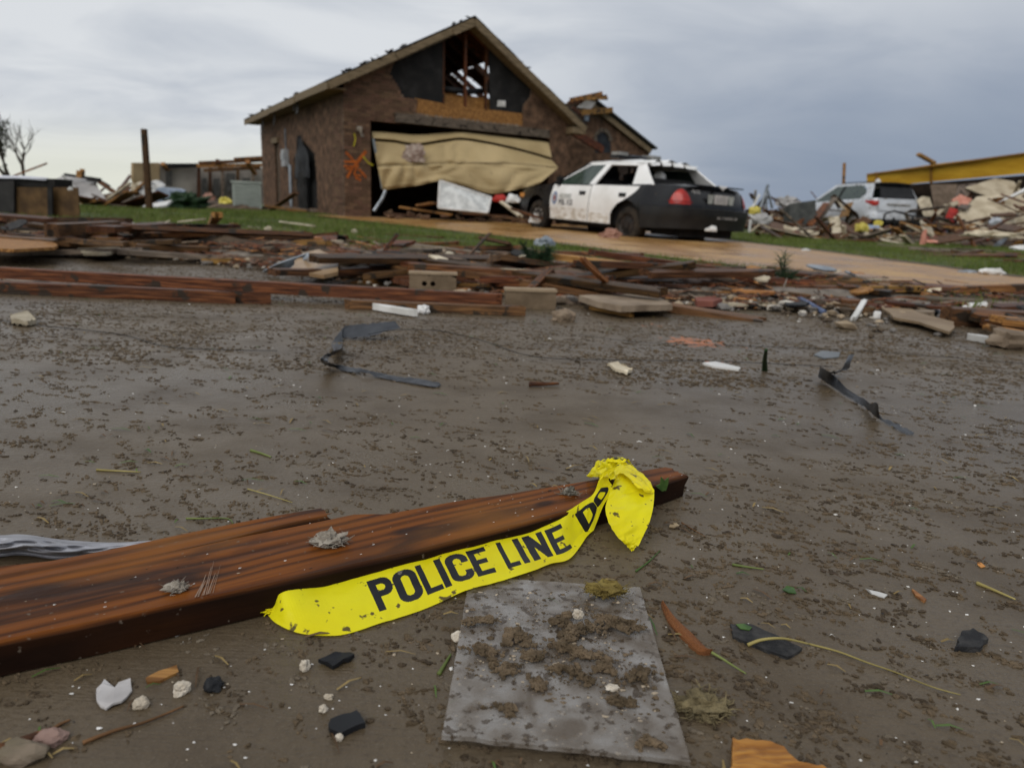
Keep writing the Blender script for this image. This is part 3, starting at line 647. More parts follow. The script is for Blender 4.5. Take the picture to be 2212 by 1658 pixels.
def door_section(name, A, B, seed, amp):
    n = len(A); m_ = 8; rows = []
    for j in range(m_ + 1):
        t = j / m_; r_ = []
        for i in range(n):
            x = A[i][0] * (1 - t) + B[i][0] * t; y = A[i][1] * (1 - t) + B[i][1] * t; v_ = A[i][2] * (1 - t) + B[i][2] * t
            v_ += amp * noise.noise(Vector((i * .09, t * 1.4, seed))) + .9 * amp * (.5 - abs(noise.noise(Vector((i * .16 + t * .9, t * 1.3 - i * .05, seed + 2)))) * 2)
            if j in (0, m_): v_ += .035
            p = pxP(x, y, hw(0, v_), HN); r_.append(p)
        rows.append(r_)
    mb = MB(); mb.grid(rows); bk = HN * .03; mb.grid([[p + bk for p in reversed(r_)] for r_ in rows]); ed = rows[0] + [r_[-1] for r_ in rows[1:]] + rows[-1][-2::-1] + [r_[0] for r_ in rows[-2::-1]]
    mb.grid([ed, [p + bk for p in ed]]); o = build(name, mb, TAN, gd, smooth=False); o.matrix_parent_inverse = (Matrix.Translation(gd.location) @ Matrix.Rotation(PSI, 4, 'Z')).inverted(); return o
def off(c, d): return [(x, y + d, v_) for x, y, v_ in c]
door_section('door_panel', CUR[0], off(CUR[1], -3.2), 3, .03)
door_section('door_panel', off(CUR[1], 2.2), off(CUR[2], -.6), 5, .055)
door_section('door_panel', off(CUR[2], .6), CUR[3], 7, .065)
mb = MB(); P = [pxP(x, y, hw(0, -.02), HN) for x, y in ((806, 300), (812, 330), (820, 370), (826, 408))]; mb.tube(P, .03, 6)
o = build('door_track', mb, METAL, gd); o.matrix_parent_inverse = (Matrix.Translation(gd.location) @ Matrix.Rotation(PSI, 4, 'Z')).inverted()
for i, (x, y, s) in enumerate(((1138, 343, .06), (893, 337, .05), (1012, 361, .07))):
    p = pxP(x, y, hw(0, -.25 - .35 * (x - 800) / 400), HN); put('door_bracket', blob_mesh('door_bracket', DKMET if i < 2 else WHITE, (s, s * .5, s), 2, .5, 2, i, .9), gd).matrix_world = Matrix.Translation(p - HN * .03)
mb = MB(); P = [pxP(x, y, hw(0, -.12), HN) for x, y in ((833, 411), (826, 428), (808, 456))]; mb.tube(P, .04, 6); build('bent_track', mb, METAL, centre=True, label='bent grey door track leaning at the left jamb of the garage', cat='track')
put('insulation_lump', blob_mesh('insulation_lump', pmat('grime_lump', (.17, .11, .085), (.40, .33, .28), rough=.9, scale=9), (.24, .05, .20), 3, .7, 2.3, 5, .9), loc=pxP(893, 350, hw(0, -.28), HN) - HN * .03, label='matted pinkish insulation stuck on the garage door', cat='insulation')
# white panel leaning at the garage
cs = [pxP(x, y, hw(0, v_), HN) for x, y, v_ in ((950, 391, -.75), (1060, 427, -1.05), (1053, 459, -1.35), (947, 449, -1.0))]
wp = empty('enamel_sheet', cs[3], label='white rimmed sheet lying tilted before the garage', cat='sheet'); inv = Matrix.Translation(-cs[3])
nrm = (cs[1] - cs[0]).cross(cs[3] - cs[0]).normalized()
if nrm.y > 0: nrm = -nrm
build('face', MB().slab(cs, .04, nrm), pmat('appliance_white', (.42, .43, .42), (.66, .67, .65), rough=.35, scale=7, fleck=(.25, .24, .21), fleck_scale=30), wp).matrix_parent_inverse = inv
mb = MB()
for i in range(4): mb.bar(cs[i], cs[(i + 1) % 4], .045, .05, nrm)
build('rim', mb, WHITE, wp).matrix_parent_inverse = inv
# wing of the house behind, to the right
V2 = 3.6
def W2(pts, v=V2): return [(u, v, z) for u, z in [hfront(x, y, v) for x, y in pts]]
def wslab(name, pts, v, th, mat, **kw): return build(name, MB().slab(W2(pts, v), th, (0, -1, 0)), mat, house, **kw)
wing = wslab('wing_wall', [(1180, 250), (1245, 212), (1275, 228), (1402, 330), (1402, 420), (1180, 420)], V2, .12, MORTAR)
def wing_spans(z):
    return poly_spans([(p[0], p[2]) for p in W2([(1180, 250), (1245, 212), (1275, 228), (1402, 330), (1402, 470), (1180, 470)])], z)
mb = MB()
for x, z, l, dp in brick_rows(wing_spans, 3.4, 0, seed=4): mb.box((x, V2 - .006 + dp, z), (l, .05, BH))
build('brickwork', mb, BRK2, wing, kind='stuff')
def wbar(name, a, b_, w, h, mat, v=V2 - .1, parent=house):
    p, q = W2([a, b_], v); return build(name, MB().bar(p, q, w, h, (0, 1, 0)), mat, parent)
wbar('wing_fascia', (1262, 214), (1406, 327), .16, .05, FASC, V2 - .15); wbar('wing_shingle_edge', (1266, 208), (1410, 322), .06, .5, SHING, V2)
wbar('wing_beam', (1254, 243), (1322, 238), .17, .10, W_YEL, V2 - .3); wbar('wing_beam', (1232, 216), (1300, 202), .12, .08, W_YEL, V2 - .35); wbar('wing_beam', (1228, 222), (1310, 208), .10, .06, W_BRN, V2 - .1); wbar('wing_beam', (1262, 212), (1312, 213), .09, .06, W_YEL, V2 - .5); wbar('wing_beam', (1236, 232), (1256, 248), .10, .06, W_BRN, V2 - .3)
wslab('torn_sheet', [(1246, 232), (1268, 217), (1290, 219), (1276, 236)], V2 - .2, .02, WHITE)
wbar('wing_post', (1268, 240), (1266, 262), .16, .08, METAL, V2 - .05); wbar('fallen_beam', (1234, 282), (1302, 324), .22, .10, W_RED, V2 - .6)
for dx in (0,):
    arc = [(1302 + 17 * math.cos(t), 305 - 24 * math.sin(t)) for t in np.linspace(0, math.pi, 9)] + [(1285, 330), (1319, 330)]
    wn = wslab('window', arc, V2 - .04, .03, pmat('window_dark', (.012, .013, .014), (.03, .032, .034), rough=.15)); mb = MB(); ap = W2(arc[:9], V2 - .07)
    for a, b_ in zip(ap, ap[1:]): mb.bar(a, b_, .12, .05, (0, 1, 0))
    build('arch', mb, W_GRY, wn)
# ================================================================== vehicles
def resample(P, n):
    P = catmull([Vector(p) for p in P], 12); d = [0]
    for a, b_ in zip(P, P[1:]): d.append(d[-1] + (b_ - a).length)
    t = np.linspace(0, d[-1], n); return np.stack([np.interp(t, d, [p[k] for p in P]) for k in range(2)], 1)
class CarShell:
    """half plan outline (rear centre -> left side -> front centre) with a vertical section; x forward, y left"""
    def __init__(s, plan, zs, zb, axles, R, crown, tuck, dents=(), tail=0.):
        s.P = resample([(x, y, 0) for x, y in plan], 121); s.zsf = zs; s.zbf = zb; s.ax = axles; s.R = R; s.crown = crown; s.tuck = tuck; s.dents = dents; s.tail = tail
        d = np.gradient(s.P, axis=0); n = np.stack([d[:, 1], -d[:, 0]], 1); n /= np.linalg.norm(n, axis=1, keepdims=True); s.N = -n
        if s.N[60, 1] < 0: s.N = -s.N
    def zt(s, x): return float(np.interp(x, *s.zsf))
    def zb(s, x, y=1.):
        z = float(np.interp(x, *s.zbf))
        if y > .5:
            for a in s.ax:
                if abs(x - a) < s.R: z = max(z, .33 + math.sqrt(s.R ** 2 - (x - a) ** 2))
        return z
    def pt(s, i, t, off=0., side=1, z=None):
        """point at outline index i (float) and height fraction t or height z"""
        x = float(np.interp(i, range(121), s.P[:, 0])); y = float(np.interp(i, range(121), s.P[:, 1])); nx = float(np.interp(i, range(121), s.N[:, 0])); ny = float(np.interp(i, range(121), s.N[:, 1]))
        b_, tp_ = s.zb(x, y), s.zt(x)
        if z is None: z = b_ + (tp_ - b_) * t
        k = (z - .25) / max(.1, tp_ - .25)
        tk = s.tuck(k); o = off - tk
        if k > .55 and s.tail: o -= s.tail * ((k - .55) / .45) ** 2 * smoothstep(-.35, -.95, x)
        for (dx, dz, rr, am) in s.dents:
            q = ((x - dx) ** 2 + (z - dz) ** 2) / rr ** 2
            if q < 1: o -= am * (1 - q) ** 2
        return Vector((x + nx * o, (y + ny * o) * side, z))
    def idx(s, x, rear=True):
        """outline index on the side for a given x"""
        return float(np.interp(x, s.P[15:106, 0], range(15, 106)))
    def shell(s, mat, parent, name='body', cut=None, rows=14):
        mb = MB(); T = [0, .04, .12, .25, .38, .5, .6, .7, .8, .88, .94, .975, 1]
        for side in (1, -1):
            g = [[s.pt(i, t, 0, side) for i in range(121)] for t in T]
            # deck from shoulder to the centre line
            for q in (.985, .95, .85, .7, .5, .25, 0): g.append([Vector((p.x, p.y * q, p.z + s.crown * (1 - q * q) + .012 * (1 - abs(2 * q - 1)))) for p in g[len(T) - 1]])
            for a, b_ in zip(range(len(g)), range(1, len(g))):
                for i in range(120):
                    quad = [g[a][i], g[a][i + 1], g[b_][i + 1], g[b_][i]]
                    if cut and a >= len(T) + 1:
                        xm = (quad[0].x + quad[1].x) / 2
                        if cut[0] < xm < cut[1]: continue
                    mb.add(quad if side == 1 else quad[::-1], [(0, 1, 2, 3)])
        me = mb.mesh(name, mat, True); bm = bmesh.new(); bm.from_mesh(me); bmesh.ops.remove_doubles(bm, verts=bm.verts, dist=.0008); bmesh.ops.recalc_face_normals(bm, faces=bm.faces); bm.to_mesh(me); bm.free()
        for p in me.polygons: p.use_smooth = True
        return put(name, me, parent)
    def patch(s, name, mat, parent, left, right, zlo, zhi, off=.006, side=1, n=14, m_=8, smooth=True, byx=True):
        """surface patch lying on the shell; left/right: x limits as functions of z (or outline index if byx is False)"""
        g = []
        for j in range(m_ + 1):
            z = zlo + (zhi - zlo) * j / m_; a = left(z) if callable(left) else left; b_ = right(z) if callable(right) else right
            if byx: a, b_ = s.idx(a), s.idx(b_)
            g.append([s.pt(a + (b_ - a) * i / n, None, off, side, z=max(z, s.zb(float(np.interp(a + (b_ - a) * i / n, range(121), s.P[:, 0])), 1) + .0)) for i in range(n + 1)])
        mb = MB(); mb.grid(g); return build(name, mb, mat, parent, smooth=smooth)
def wheel(parent, x, y, r, w, tyre, rim_m, hub_m, flat=0.):
    wh = empty('wheel', (x, y, r - flat)); wh.parent = parent; mb = MB(); sgn = 1 if y > 0 else -1
    prof = [(r * .62, -.5), (r * .80, -.52), (r * .93, -.46), (r, -.3), (r, .3), (r * .93, .46), (r * .80, .52), (r * .62, .5)]; g = []
    for k in range(33):
        a = 2 * math.pi * k / 32; g.append([(q * math.sin(a), o * w, max(-r + flat, -q * math.cos(a))) for q, o in prof])
    mb.grid(g); build('tyre', mb, tyre, wh, smooth=True); mb = MB()
    rp = [(r * .64, .46), (r * .60, .40), (r * .52, .30), (r * .40, .36), (r * .22, .42), (.0, .42)]; g = []
    for k in range(33):
        a = 2 * math.pi * k / 32; g.append([(q * math.sin(a), o * w * sgn, -q * math.cos(a)) for q, o in rp])
    mb.grid(g); rm = build('rim', mb, rim_m, wh, smooth=True)
    mb = MB()
    for k in range(10):
        a = 2 * math.pi * k / 10; mb.box((r * .46 * math.sin(a), .37 * w * sgn, -r * .46 * math.cos(a)), (.05, .02, .03), Matrix.Rotation(a, 3, 'Y'))
    mb.tube([(0, .40 * w * sgn, 0), (0, .50 * w * sgn, 0)], r * .19, 12); build('hub_cap', mb, hub_m, wh)
    return wh
CBLK = pmat('car_black', (.006, .006, .007), (.011, .0105, .011), rough=.2, rough2=.34, scale=3, detail=7, spec=.35, fleck=(.030, .023, .017), fleck_scale=11, fleck_lo=.66)
CWHT = pmat('car_white', (.74, .73, .70), (.86, .855, .84), rough=.35, scale=3, detail=7, coat=.2, spec=.4)
TYRE = pmat('tyre', (.012, .011, .010), (.05, .038, .027), rough=.85, scale=6)
RIMB = pmat('rim_black', (.012, .012, .012), (.04, .03, .024), rough=.5, scale=6); RIMS = pmat('rim_silver', (.30, .29, .28), (.48, .47, .46), rough=.35, metal=.6)
HUB = pmat('hub_silver', (.28, .26, .23), (.5, .48, .45), rough=.4, metal=.5)
CABIN = pmat('car_interior', (.008, .008, .009), (.022, .021, .020), rough=.8)
GLASSD = pmat('car_glass', (.02, .035, .028), (.045, .065, .05), rough=.08, spec=.6)
LAMP = pmat('tail_red', (.24, .008, .005), (.44, .024, .011), rough=.18, scale=5, coat=.5)
MUDW = pmat('door_mud_white', (.46, .41, .33), (.80, .79, .76), (.64, .60, .54), rough=.5, scale=6, stretch=(1, 1, 2), detail=8, lo=.32, hi=.58)
PRINT_K = pmat('decal_black', (.02, .02, .025), (.05, .05, .055), rough=.4); PRINT_G = pmat('decal_grey', (.28, .29, .27), (.40, .41, .38), rough=.4); PRINT_B = pmat('decal_blue', (.07, .13, .28), (.14, .20, .34), rough=.4); PRINT_R = pmat('decal_red', (.20, .04, .04), (.30, .08, .08), rough=.4); PRINT_W = pmat('decal_white', (.38, .36, .34), (.52, .50, .48), rough=.4)
def lettering(name, text, h, place, mat, parent, squeeze=.62, weight=1., seg=None):
    """flat letters made of strokes; place(a, b) maps text coords (0..len along, 0..1 up) to a point"""
    G = {'P': [(0, 0, 0, 1), (0, 1, .5, 1), (.5, 1, .5, .5), (.5, .5, 0, .5)], 'O': [(0, 0, 0, 1), (0, 1, .5, 1), (.5, 1, .5, 0), (.5, 0, 0, 0)], 'L': [(0, 0, 0, 1), (0, 0, .5, 0)], 'I': [(.25, 0, .25, 1)], 'C': [(.5, 1, 0, 1), (0, 1, 0, 0), (0, 0, .5, 0)], 'E': [(0, 0, 0, 1), (0, 1, .5, 1), (0, .5, .42, .5), (0, 0, .5, 0)],
         'M': [(0, 0, 0, 1), (0, 1, .25, .4), (.25, .4, .5, 1), (.5, 1, .5, 0)], 'R': [(0, 0, 0, 1), (0, 1, .5, 1), (.5, 1, .5, .5), (.5, .5, 0, .5), (.2, .5, .5, 0)], 'W': [(0, 1, .12, 0), (.12, 0, .25, .6), (.25, .6, .38, 0), (.38, 0, .5, 1)], '.': [(.2, 0, .2, .12)], 'T': [(0, 1, .5, 1), (.25, 0, .25, 1)], 'Y': [(0, 1, .25, .5), (.5, 1, .25, .5), (.25, .5, .25, 0)], 'F': [(0, 0, 0, 1), (0, 1, .5, 1), (0, .5, .42, .5)], '1': [(.25, 0, .25, 1)], '5': [(.5, 1, 0, 1), (0, 1, 0, .5), (0, .5, .5, .5), (.5, .5, .5, 0), (.5, 0, 0, 0)], '3': [(0, 1, .5, 1), (.5, 1, .5, 0), (0, .5, .5, .5), (0, 0, .5, 0)], '0': [(0, 0, 0, 1), (0, 1, .5, 1), (.5, 1, .5, 0), (.5, 0, 0, 0)]}
    mb = MB(); x = 0.
    for ch in text:
        for k, (a, b_, c, d) in enumerate(G.get(ch, [])):
            p0 = Vector((x + a, b_)); p1 = Vector((x + c, d)); dr = (p1 - p0).normalized(); n_ = Vector((-dr.y, dr.x)) * .085 * weight; e = dr * .085 * weight
            q = [p0 - n_ - e, p0 + n_ - e, p1 + n_ + e, p1 - n_ + e]; mb.add([place(v_.x, v_.y, k * .0004) for v_ in q], [(0, 1, 2, 3)])
        x += .82 if ch != ' ' else .5
    return build(name, mb, mat, parent)
# ---- the police sedan
CAR = empty('police_car', (2.749, 14.093, .085), 2.151, label='wrecked black and white police sedan parked on the muddy driveway', cat='car')
CAR.rotation_euler = Euler((math.radians(.8), math.radians(-1.9), 2.151))
plan = [(-1.335, 0), (-1.33, .32), (-1.305, .56), (-1.25, .75), (-1.14, .87), (-.98, .935), (-.6, .968), (0, .985), (.7, .992), (1.5, .992), (2.3, .985), (2.9, .972), (3.35, .94), (3.65, .88), (3.86, .74), (3.97, .46), (4.0, 0)]
sedan = CarShell(plan, ([-1.34, -1.25, -1.0, -.5, .2, 2.2, 2.6, 3.4, 3.8, 4.0], [.99, 1.0, 1.015, 1.01, .985, .955, .945, .87, .78, .72]), ([-1.34, -.6, 0, .6, 2.3, 3.4, 4.0], [.30, .26, .24, .225, .235, .26, .32]), (0, 2.91), .385, .035,
                 lambda k: .035 * (1 - min(1, k / .35)) + (.07 * ((k - .62) / .38) ** 2 if k > .62 else 0) + .006 * math.sin(k * 9), dents=((.75, .62, .42, .035), (-.7, .75, .4, .03)), tail=.085)
sedan.shell(CBLK, CAR, cut=(-.42, 2.42))
build('underbody', MB().box((1.3, 0, .36), (4.6, 1.45, .22)).box((1.45, 0, .40), (2.2, 1.75, .3)), CABIN, CAR)
build('cabin_tub', MB().box((1.0, 0, .66), (2.7, 1.70, .44)), CABIN, CAR); build('underside_shade_box', MB().box((-.75, 0, .26), (.75, 1.3, .22)).box((1.45, 0, .24), (2.0, 1.5, .16)), CABIN, CAR)  # low black boxes added to fill in the shadow under the car
for side in (1, -1):
    fd = sedan.patch('front_door', CWHT, CAR, lambda z: 1.12 - .05 * math.sin((z - .25) * 3), lambda z: 2.36 - .05 * max(0, z - .6), .262, .945, .008, side)
    rd = sedan.patch('rear_door', CWHT, CAR, lambda z: max(.44 - .02, .0) if z < .42 else .42 - .80 * smoothstep(.42, .99, z) * .88, lambda z: 1.105 - .05 * math.sin((z - .25) * 3), .262, .965, .008, side)
    sedan.patch('mud_film', MUDW, fd, lambda z: 1.14, lambda z: 2.34, .27, .50, .0105, side); sedan.patch('mud_film', MUDW, rd, lambda z: .47, lambda z: 1.08, .27, .44, .0105, side)
    for par, x in ((fd, 1.30), (rd, .12)):
        p = sedan.pt(sedan.idx(x), None, .018, side, z=.80); build('handle', MB().box(p, (.15, .03, .045)).box(p + Vector((0, -.012 * side, 0)), (.19, .02, .075)), CBLK, par)
    # greenhouse pillars
    Y = lambda z: side * (.905 - (z - .97) * .64)
    def V3(x, z): return (x, Y(z), z)
    def pill(name, pts, mat, th=.03): 
        P = [Vector(V3(x, z)) for x, z in pts]; mb = MB(); mb.slab(P if side == 1 else P[::-1], th, (0, side * .84, .54)); return build(name, mb, mat, CAR)
    pill('a_pillar', [(2.40, .955), (2.50, .95), (1.62, 1.385), (1.50, 1.385)], CWHT if False else CBLK)
    pill('b_pillar', [(1.06, .965), (1.24, .962), (1.05, 1.36), (.90, 1.36)], CWHT)
    pill('c_pillar', [(-.58, 1.005), (-.02, .99), (.02, 1.10), (.12, 1.34), (.26, 1.40), (-.05, 1.40), (-.30, 1.20)], CWHT)
    pill('roof_rail', [(1.66, 1.345), (1.55, 1.415), (.05, 1.415), (-.10, 1.38), (.10, 1.345), (.9, 1.362)], CWHT)
    pill('window_frame', [(2.34, .955), (2.24, .975), (1.48, 1.345), (1.58, 1.36)], CWHT, .032)
    fw_ = pill('front_window', [(1.22, .965), (2.32, .955), (1.52, 1.35), (1.06, 1.355)], GLASSD, .006)
    if side == -1: pill('rear_window', [(.0, .99), (1.06, .965), (.90, 1.355), (.14, 1.34)], GLASSD, .006)
    m = sedan.pt(sedan.idx(2.15), None, .10, side, z=1.02); build('mirror', MB().slab([m + Vector((dx, 0, dz)) for dx, dz in ((-.04, -.09), (.05, -.08), (.07, .06), (-.02, .09))], .16, (0, side, 0)), CBLK, CAR)
# roof: dented, with a torn ripple at the rear edge
g = []
for i in range(25):
    x = 1.62 - i * (1.70 / 24); r_ = []
    for k in range(25):
        s = k / 12 - 1; z = 1.405 + .095 * (1 - s * s) * (1 - ((x - .8) / 1.3) ** 2) + .022 * noise.noise(Vector((x * 2.5, s * 2.2, 4)))
        if x < .35: z += .030 * math.sin(s * 11 + 1) * (1 - (x + .1) / .45)
        r_.append((x - .05 * s * s, s * .635, z))
    g.append(r_)
mb = MB(); mb.grid(g); mb.grid([[(p[0], p[1], p[2] - .03) for p in reversed(r_)] for r_ in g]); rf = build('roof', mb, CWHT, CAR, smooth=True)
mb = MB()
for s0 in (-.42, -.05, .33):
    P = [(.36 - .38 * t, s0 + .10 * t + .03 * math.sin(t * 5), 1.475 - .045 * t ** 2 - .035 * abs(s0)) for t in np.linspace(0, 1, 7)]; mb.tube([(a, b_, c + .012) for a, b_, c in P], .016, 5)
build('roof_crease', mb, CBLK, rf)
for y0, y1 in ((-.60, -.30), (-.27, .02), (.06, .30), (.34, .60)):
    ym = (y0 + y1) / 2; build('rear_header', MB().slab([(-.085, y0, 1.44 - .05 * y0 * y0), (-.085, y1, 1.44 - .05 * y1 * y1), (-.13, y1 - .03, 1.37 - .06 * y1 * y1), (-.13, y0 + .02, 1.38 - .06 * y0 * y0)], .02, (-1, 0, .4)), CWHT, CAR)
# windscreen, rear shelf, seats and partition inside
build('windscreen', MB().slab([(2.47, .84, .96), (2.47, -.84, .96), (1.60, -.60, 1.41), (1.60, .60, 1.41)], .006), pmat('cracked_glass', (.20, .23, .25), (.30, .33, .35), rough=.2, alpha=.45), CAR)
build('parcel_shelf', MB().box((-.22, 0, .96), (.62, 1.5, .04)), CABIN, CAR)
for x, y in ((1.45, .38), (1.45, -.38)):
    st = build('seat', MB().box((x - .15, y, 1.00), (.18, .50, .5), Matrix.Rotation(.2, 3, 'Y')).box((x + .15, y, .86), (.5, .5, .14)), CABIN, CAR, smooth=False); build('headrest', MB().box((x - .24, y, 1.28), (.09, .26, .16)), CABIN, st)
build('rear_seat', MB().box((.05, 0, .95), (.2, 1.3, .36), Matrix.Rotation(.25, 3, 'Y')), CABIN, CAR)
mb = MB(); mb.bar((1.12, -.62, 1.38), (1.12, .62, 1.38), .03, .03)
for y in (-.62, 0, .62): mb.bar((1.12, y, .9), (1.12, y, 1.38), .03, .03)
mb.box((1.12, 0, 1.0), (.012, 1.2, .2)); build('partition', mb, CABIN, CAR)
put('white_rag', blob_mesh('white_rag', WHITE, (.12, .10, .12), 2, .5, 2, 3, .5), loc=CAR.matrix_basis @ Vector((.2, .02, 1.10)), label='white rag lying inside the police car rear window', cat='rag')
# broken light bar on the roof
lb = build('light_bar', MB().box((.95, 0, 1.525), (.26, 1.14, .05)), DKMET, CAR)
for y, l in ((-.40, .30), (.43, .22)): build('lens', MB().box((.95, y, 1.58), (.24, l, .065)), pmat('lens_grey', (.16, .16, .15), (.30, .29, .27), rough=.3), lb); build('lens_stump', MB().box((.95, 0, 1.565), (.2, .4, .03)), METAL, lb)
# boot lid edge, rear face details
build('boot_lip', MB().box((-1.19, 0, 1.035), (.10, 1.35, .02)), CBLK, CAR)
rb = sedan.patch('rear_bumper', pmat('bumper_black', (.007, .007, .008), (.016, .015, .014), rough=.4, scale=4, spec=.35), CAR, 0, sedan.idx(-.45), .27, .64, .075, 1, 26, 6, True, False)
sedan.patch('rear_bumper_end', MATS['bumper_black'], CAR, 0, sedan.idx(-.45), .27, .64, .075, -1, 26, 6, True, False)
for side in (1, -1):
    g = [[sedan.pt(i, None, o, side, z=z) for i in np.linspace(0, sedan.idx(-.45), 27)] for o, z in ((.075, .64), (.0, .66))]; mb = MB(); mb.grid(g); build('bumper_top', mb, MATS['bumper_black'], CAR, smooth=True)
    i0, i1 = None, None
    ia = float(np.interp(.60, sedan.P[:20, 1], range(20))); ib = sedan.idx(-.99); ic = float(np.interp(.70, sedan.P[:20, 1], range(20)))
    sedan.patch('tail_lamp', LAMP, CAR, lambda z: (ia + ib) / 2 + .4 - (ib - ia) * .40 * math.sqrt(max(.02, 1 - (max(0, z - .70) / .255) ** 2.4)), lambda z: (ia + ib) / 2 + .2 + (ib - ia) * .36 * math.sqrt(max(.02, 1 - (max(0, z - .70) / .255) ** 2.2)), .700, .953, .014, side, 14, 10, True, False)
    sedan.patch('lamp_band', pmat('tail_dark', (.12, .006, .005), (.2, .01, .008), rough=.2), CAR, ia + .6, ib - .4, .735, .755, .015, side, 12, 2, True, False)
    wheel(CAR, 0, .80 * side, .335, .23, TYRE, RIMB, RIMB, .06); wheel(CAR, 2.91, .80 * side, .335, .23, TYRE, RIMB, HUB, .05)
    p = sedan.pt(sedan.idx(3.55), None, .012, side, z=.70); build('marker_lamp', MB().box(p, (.16, .03, .09)), pmat('amber', (.45, .18, .04), (.6, .28, .07), rough=.3), CAR)
def rearp(a, b_, c): return None
xr = -1.355
pl_ = build('number_plate', MB().box((xr + .002, 0, .815), (.012, .33, .155)), pmat('plate_pale', (.34, .32, .30), (.50, .48, .46), rough=.5), CAR)
for y in (.26, -.26): build('plate_recess_lamp', MB().slab([(xr, y - .07, .89), (xr, y + .07, .89), (xr, y + .05, .74), (xr, y - .05, .74)], .012, (-1, 0, 0)), PRINT_G, CAR)
lettering('plate_text', '5313', .1, lambda a, b_, k: (xr - .006 - k, .12 - a * .075, .78 + b_ * .07), pmat('plate_ink', (.20, .19, .20), (.26, .25, .26), rough=.5), pl_, weight=.8)
lettering('boot_text', 'POLICE', .1, lambda a, b_, k: sedan.pt(float(np.interp(.60 - a * .038, sedan.P[:20, 1], range(20))), None, .006 + k, 1, z=.90 + b_ * .045), PRINT_W, CAR, weight=1.0)
lettering('bumper_text', 'WWW.CITYOFMOORE.COM', .1, lambda a, b_, k: (-1.413 - k, .10 - a * .033, .49 + b_ * .035), PRINT_W, rb, weight=.8)
mb = MB(); c = Vector((-1.25, -.02, 1.025)); mb.slab([c + Vector((-.10 + .16 * (1 - abs(s)), .11 * s, .02 + .02 * (1 - abs(s)))) for s in (-1, -.5, 0, .5, 1)] + [c + Vector((-.09, .07, 0)), c + Vector((-.095, 0, -.05)), c + Vector((-.09, -.07, 0))], .004); build('boot_emblem', mb, PRINT_W, CAR)
def doorp(x0, z0, sx, sz): return lambda a, b_, k: sedan.pt(sedan.idx(x0 - a * sx), None, .012 + k, 1, z=z0 + b_ * sz)
lettering('door_text', 'POLICE', .1, doorp(2.03, .56, .098, .085), PRINT_K, CAR, weight=1.25)
lettering('door_text', 'MOORE', .1, doorp(2.03, .685, .105, .075), PRINT_G, CAR, weight=1.2)
for (rx, rz, mt, of_) in ((.095, .13, PRINT_B, .0115), (.06, .085, PRINT_W, .0125), (.035, .055, PRINT_R, .0135)):
    mb = MB(); c = [sedan.pt(sedan.idx(2.20 + rx * math.cos(t)), None, of_, 1, z=.68 + rz * math.sin(t)) for t in np.linspace(0, 2 * math.pi, 18)[:-1]]; mb.add(c, [tuple(range(17))]); build('door_crest', mb, mt, CAR)
# ---- the silver SUV in the rubble on the right
CSIL = pmat('car_silver', (.50, .52, .55), (.64, .66, .69), rough=.32, scale=3, detail=7, metal=.2, coat=.4, fleck=(.24, .22, .19), fleck_scale=9, fleck_lo=.63)
SUV = empty('silver_suv', (12.86, 26.61, .36), 1.763, label='silver sport utility car half buried in debris at right', cat='car')
plan = [(-1.02, 0), (-1.01, .4), (-.97, .66), (-.88, .84), (-.70, .93), (-.4, .965), (0, .98), (.9, .985), (1.9, .98), (2.9, .965), (3.4, .92), (3.7, .8), (3.85, .5), (3.9, 0)]
suvs = CarShell(plan, ([-1.05, -.6, .3, 2.3, 2.7, 3.5, 3.9], [1.16, 1.16, 1.13, 1.07, 1.04, .95, .85]), ([-1.02, -.5, 0, .7, 2.2, 3.9], [.42, .34, .32, .28, .28, .34]), (0, 2.9), .41, .04, lambda k: .03 * (1 - min(1, k / .35)) + (.05 * ((k - .7) / .3) ** 2 if k > .7 else 0) + .008 * math.sin(k * 9), dents=((-.9, .75, .3, .05),))
suvs.shell(CSIL, SUV, cut=(-.80, 2.5)); build('underbody', MB().box((1.3, 0, .42), (4.2, 1.5, .25)), CABIN, SUV); build('cabin_tub', MB().box((.9, 0, .80), (3.1, 1.7, .5)), CABIN, SUV)
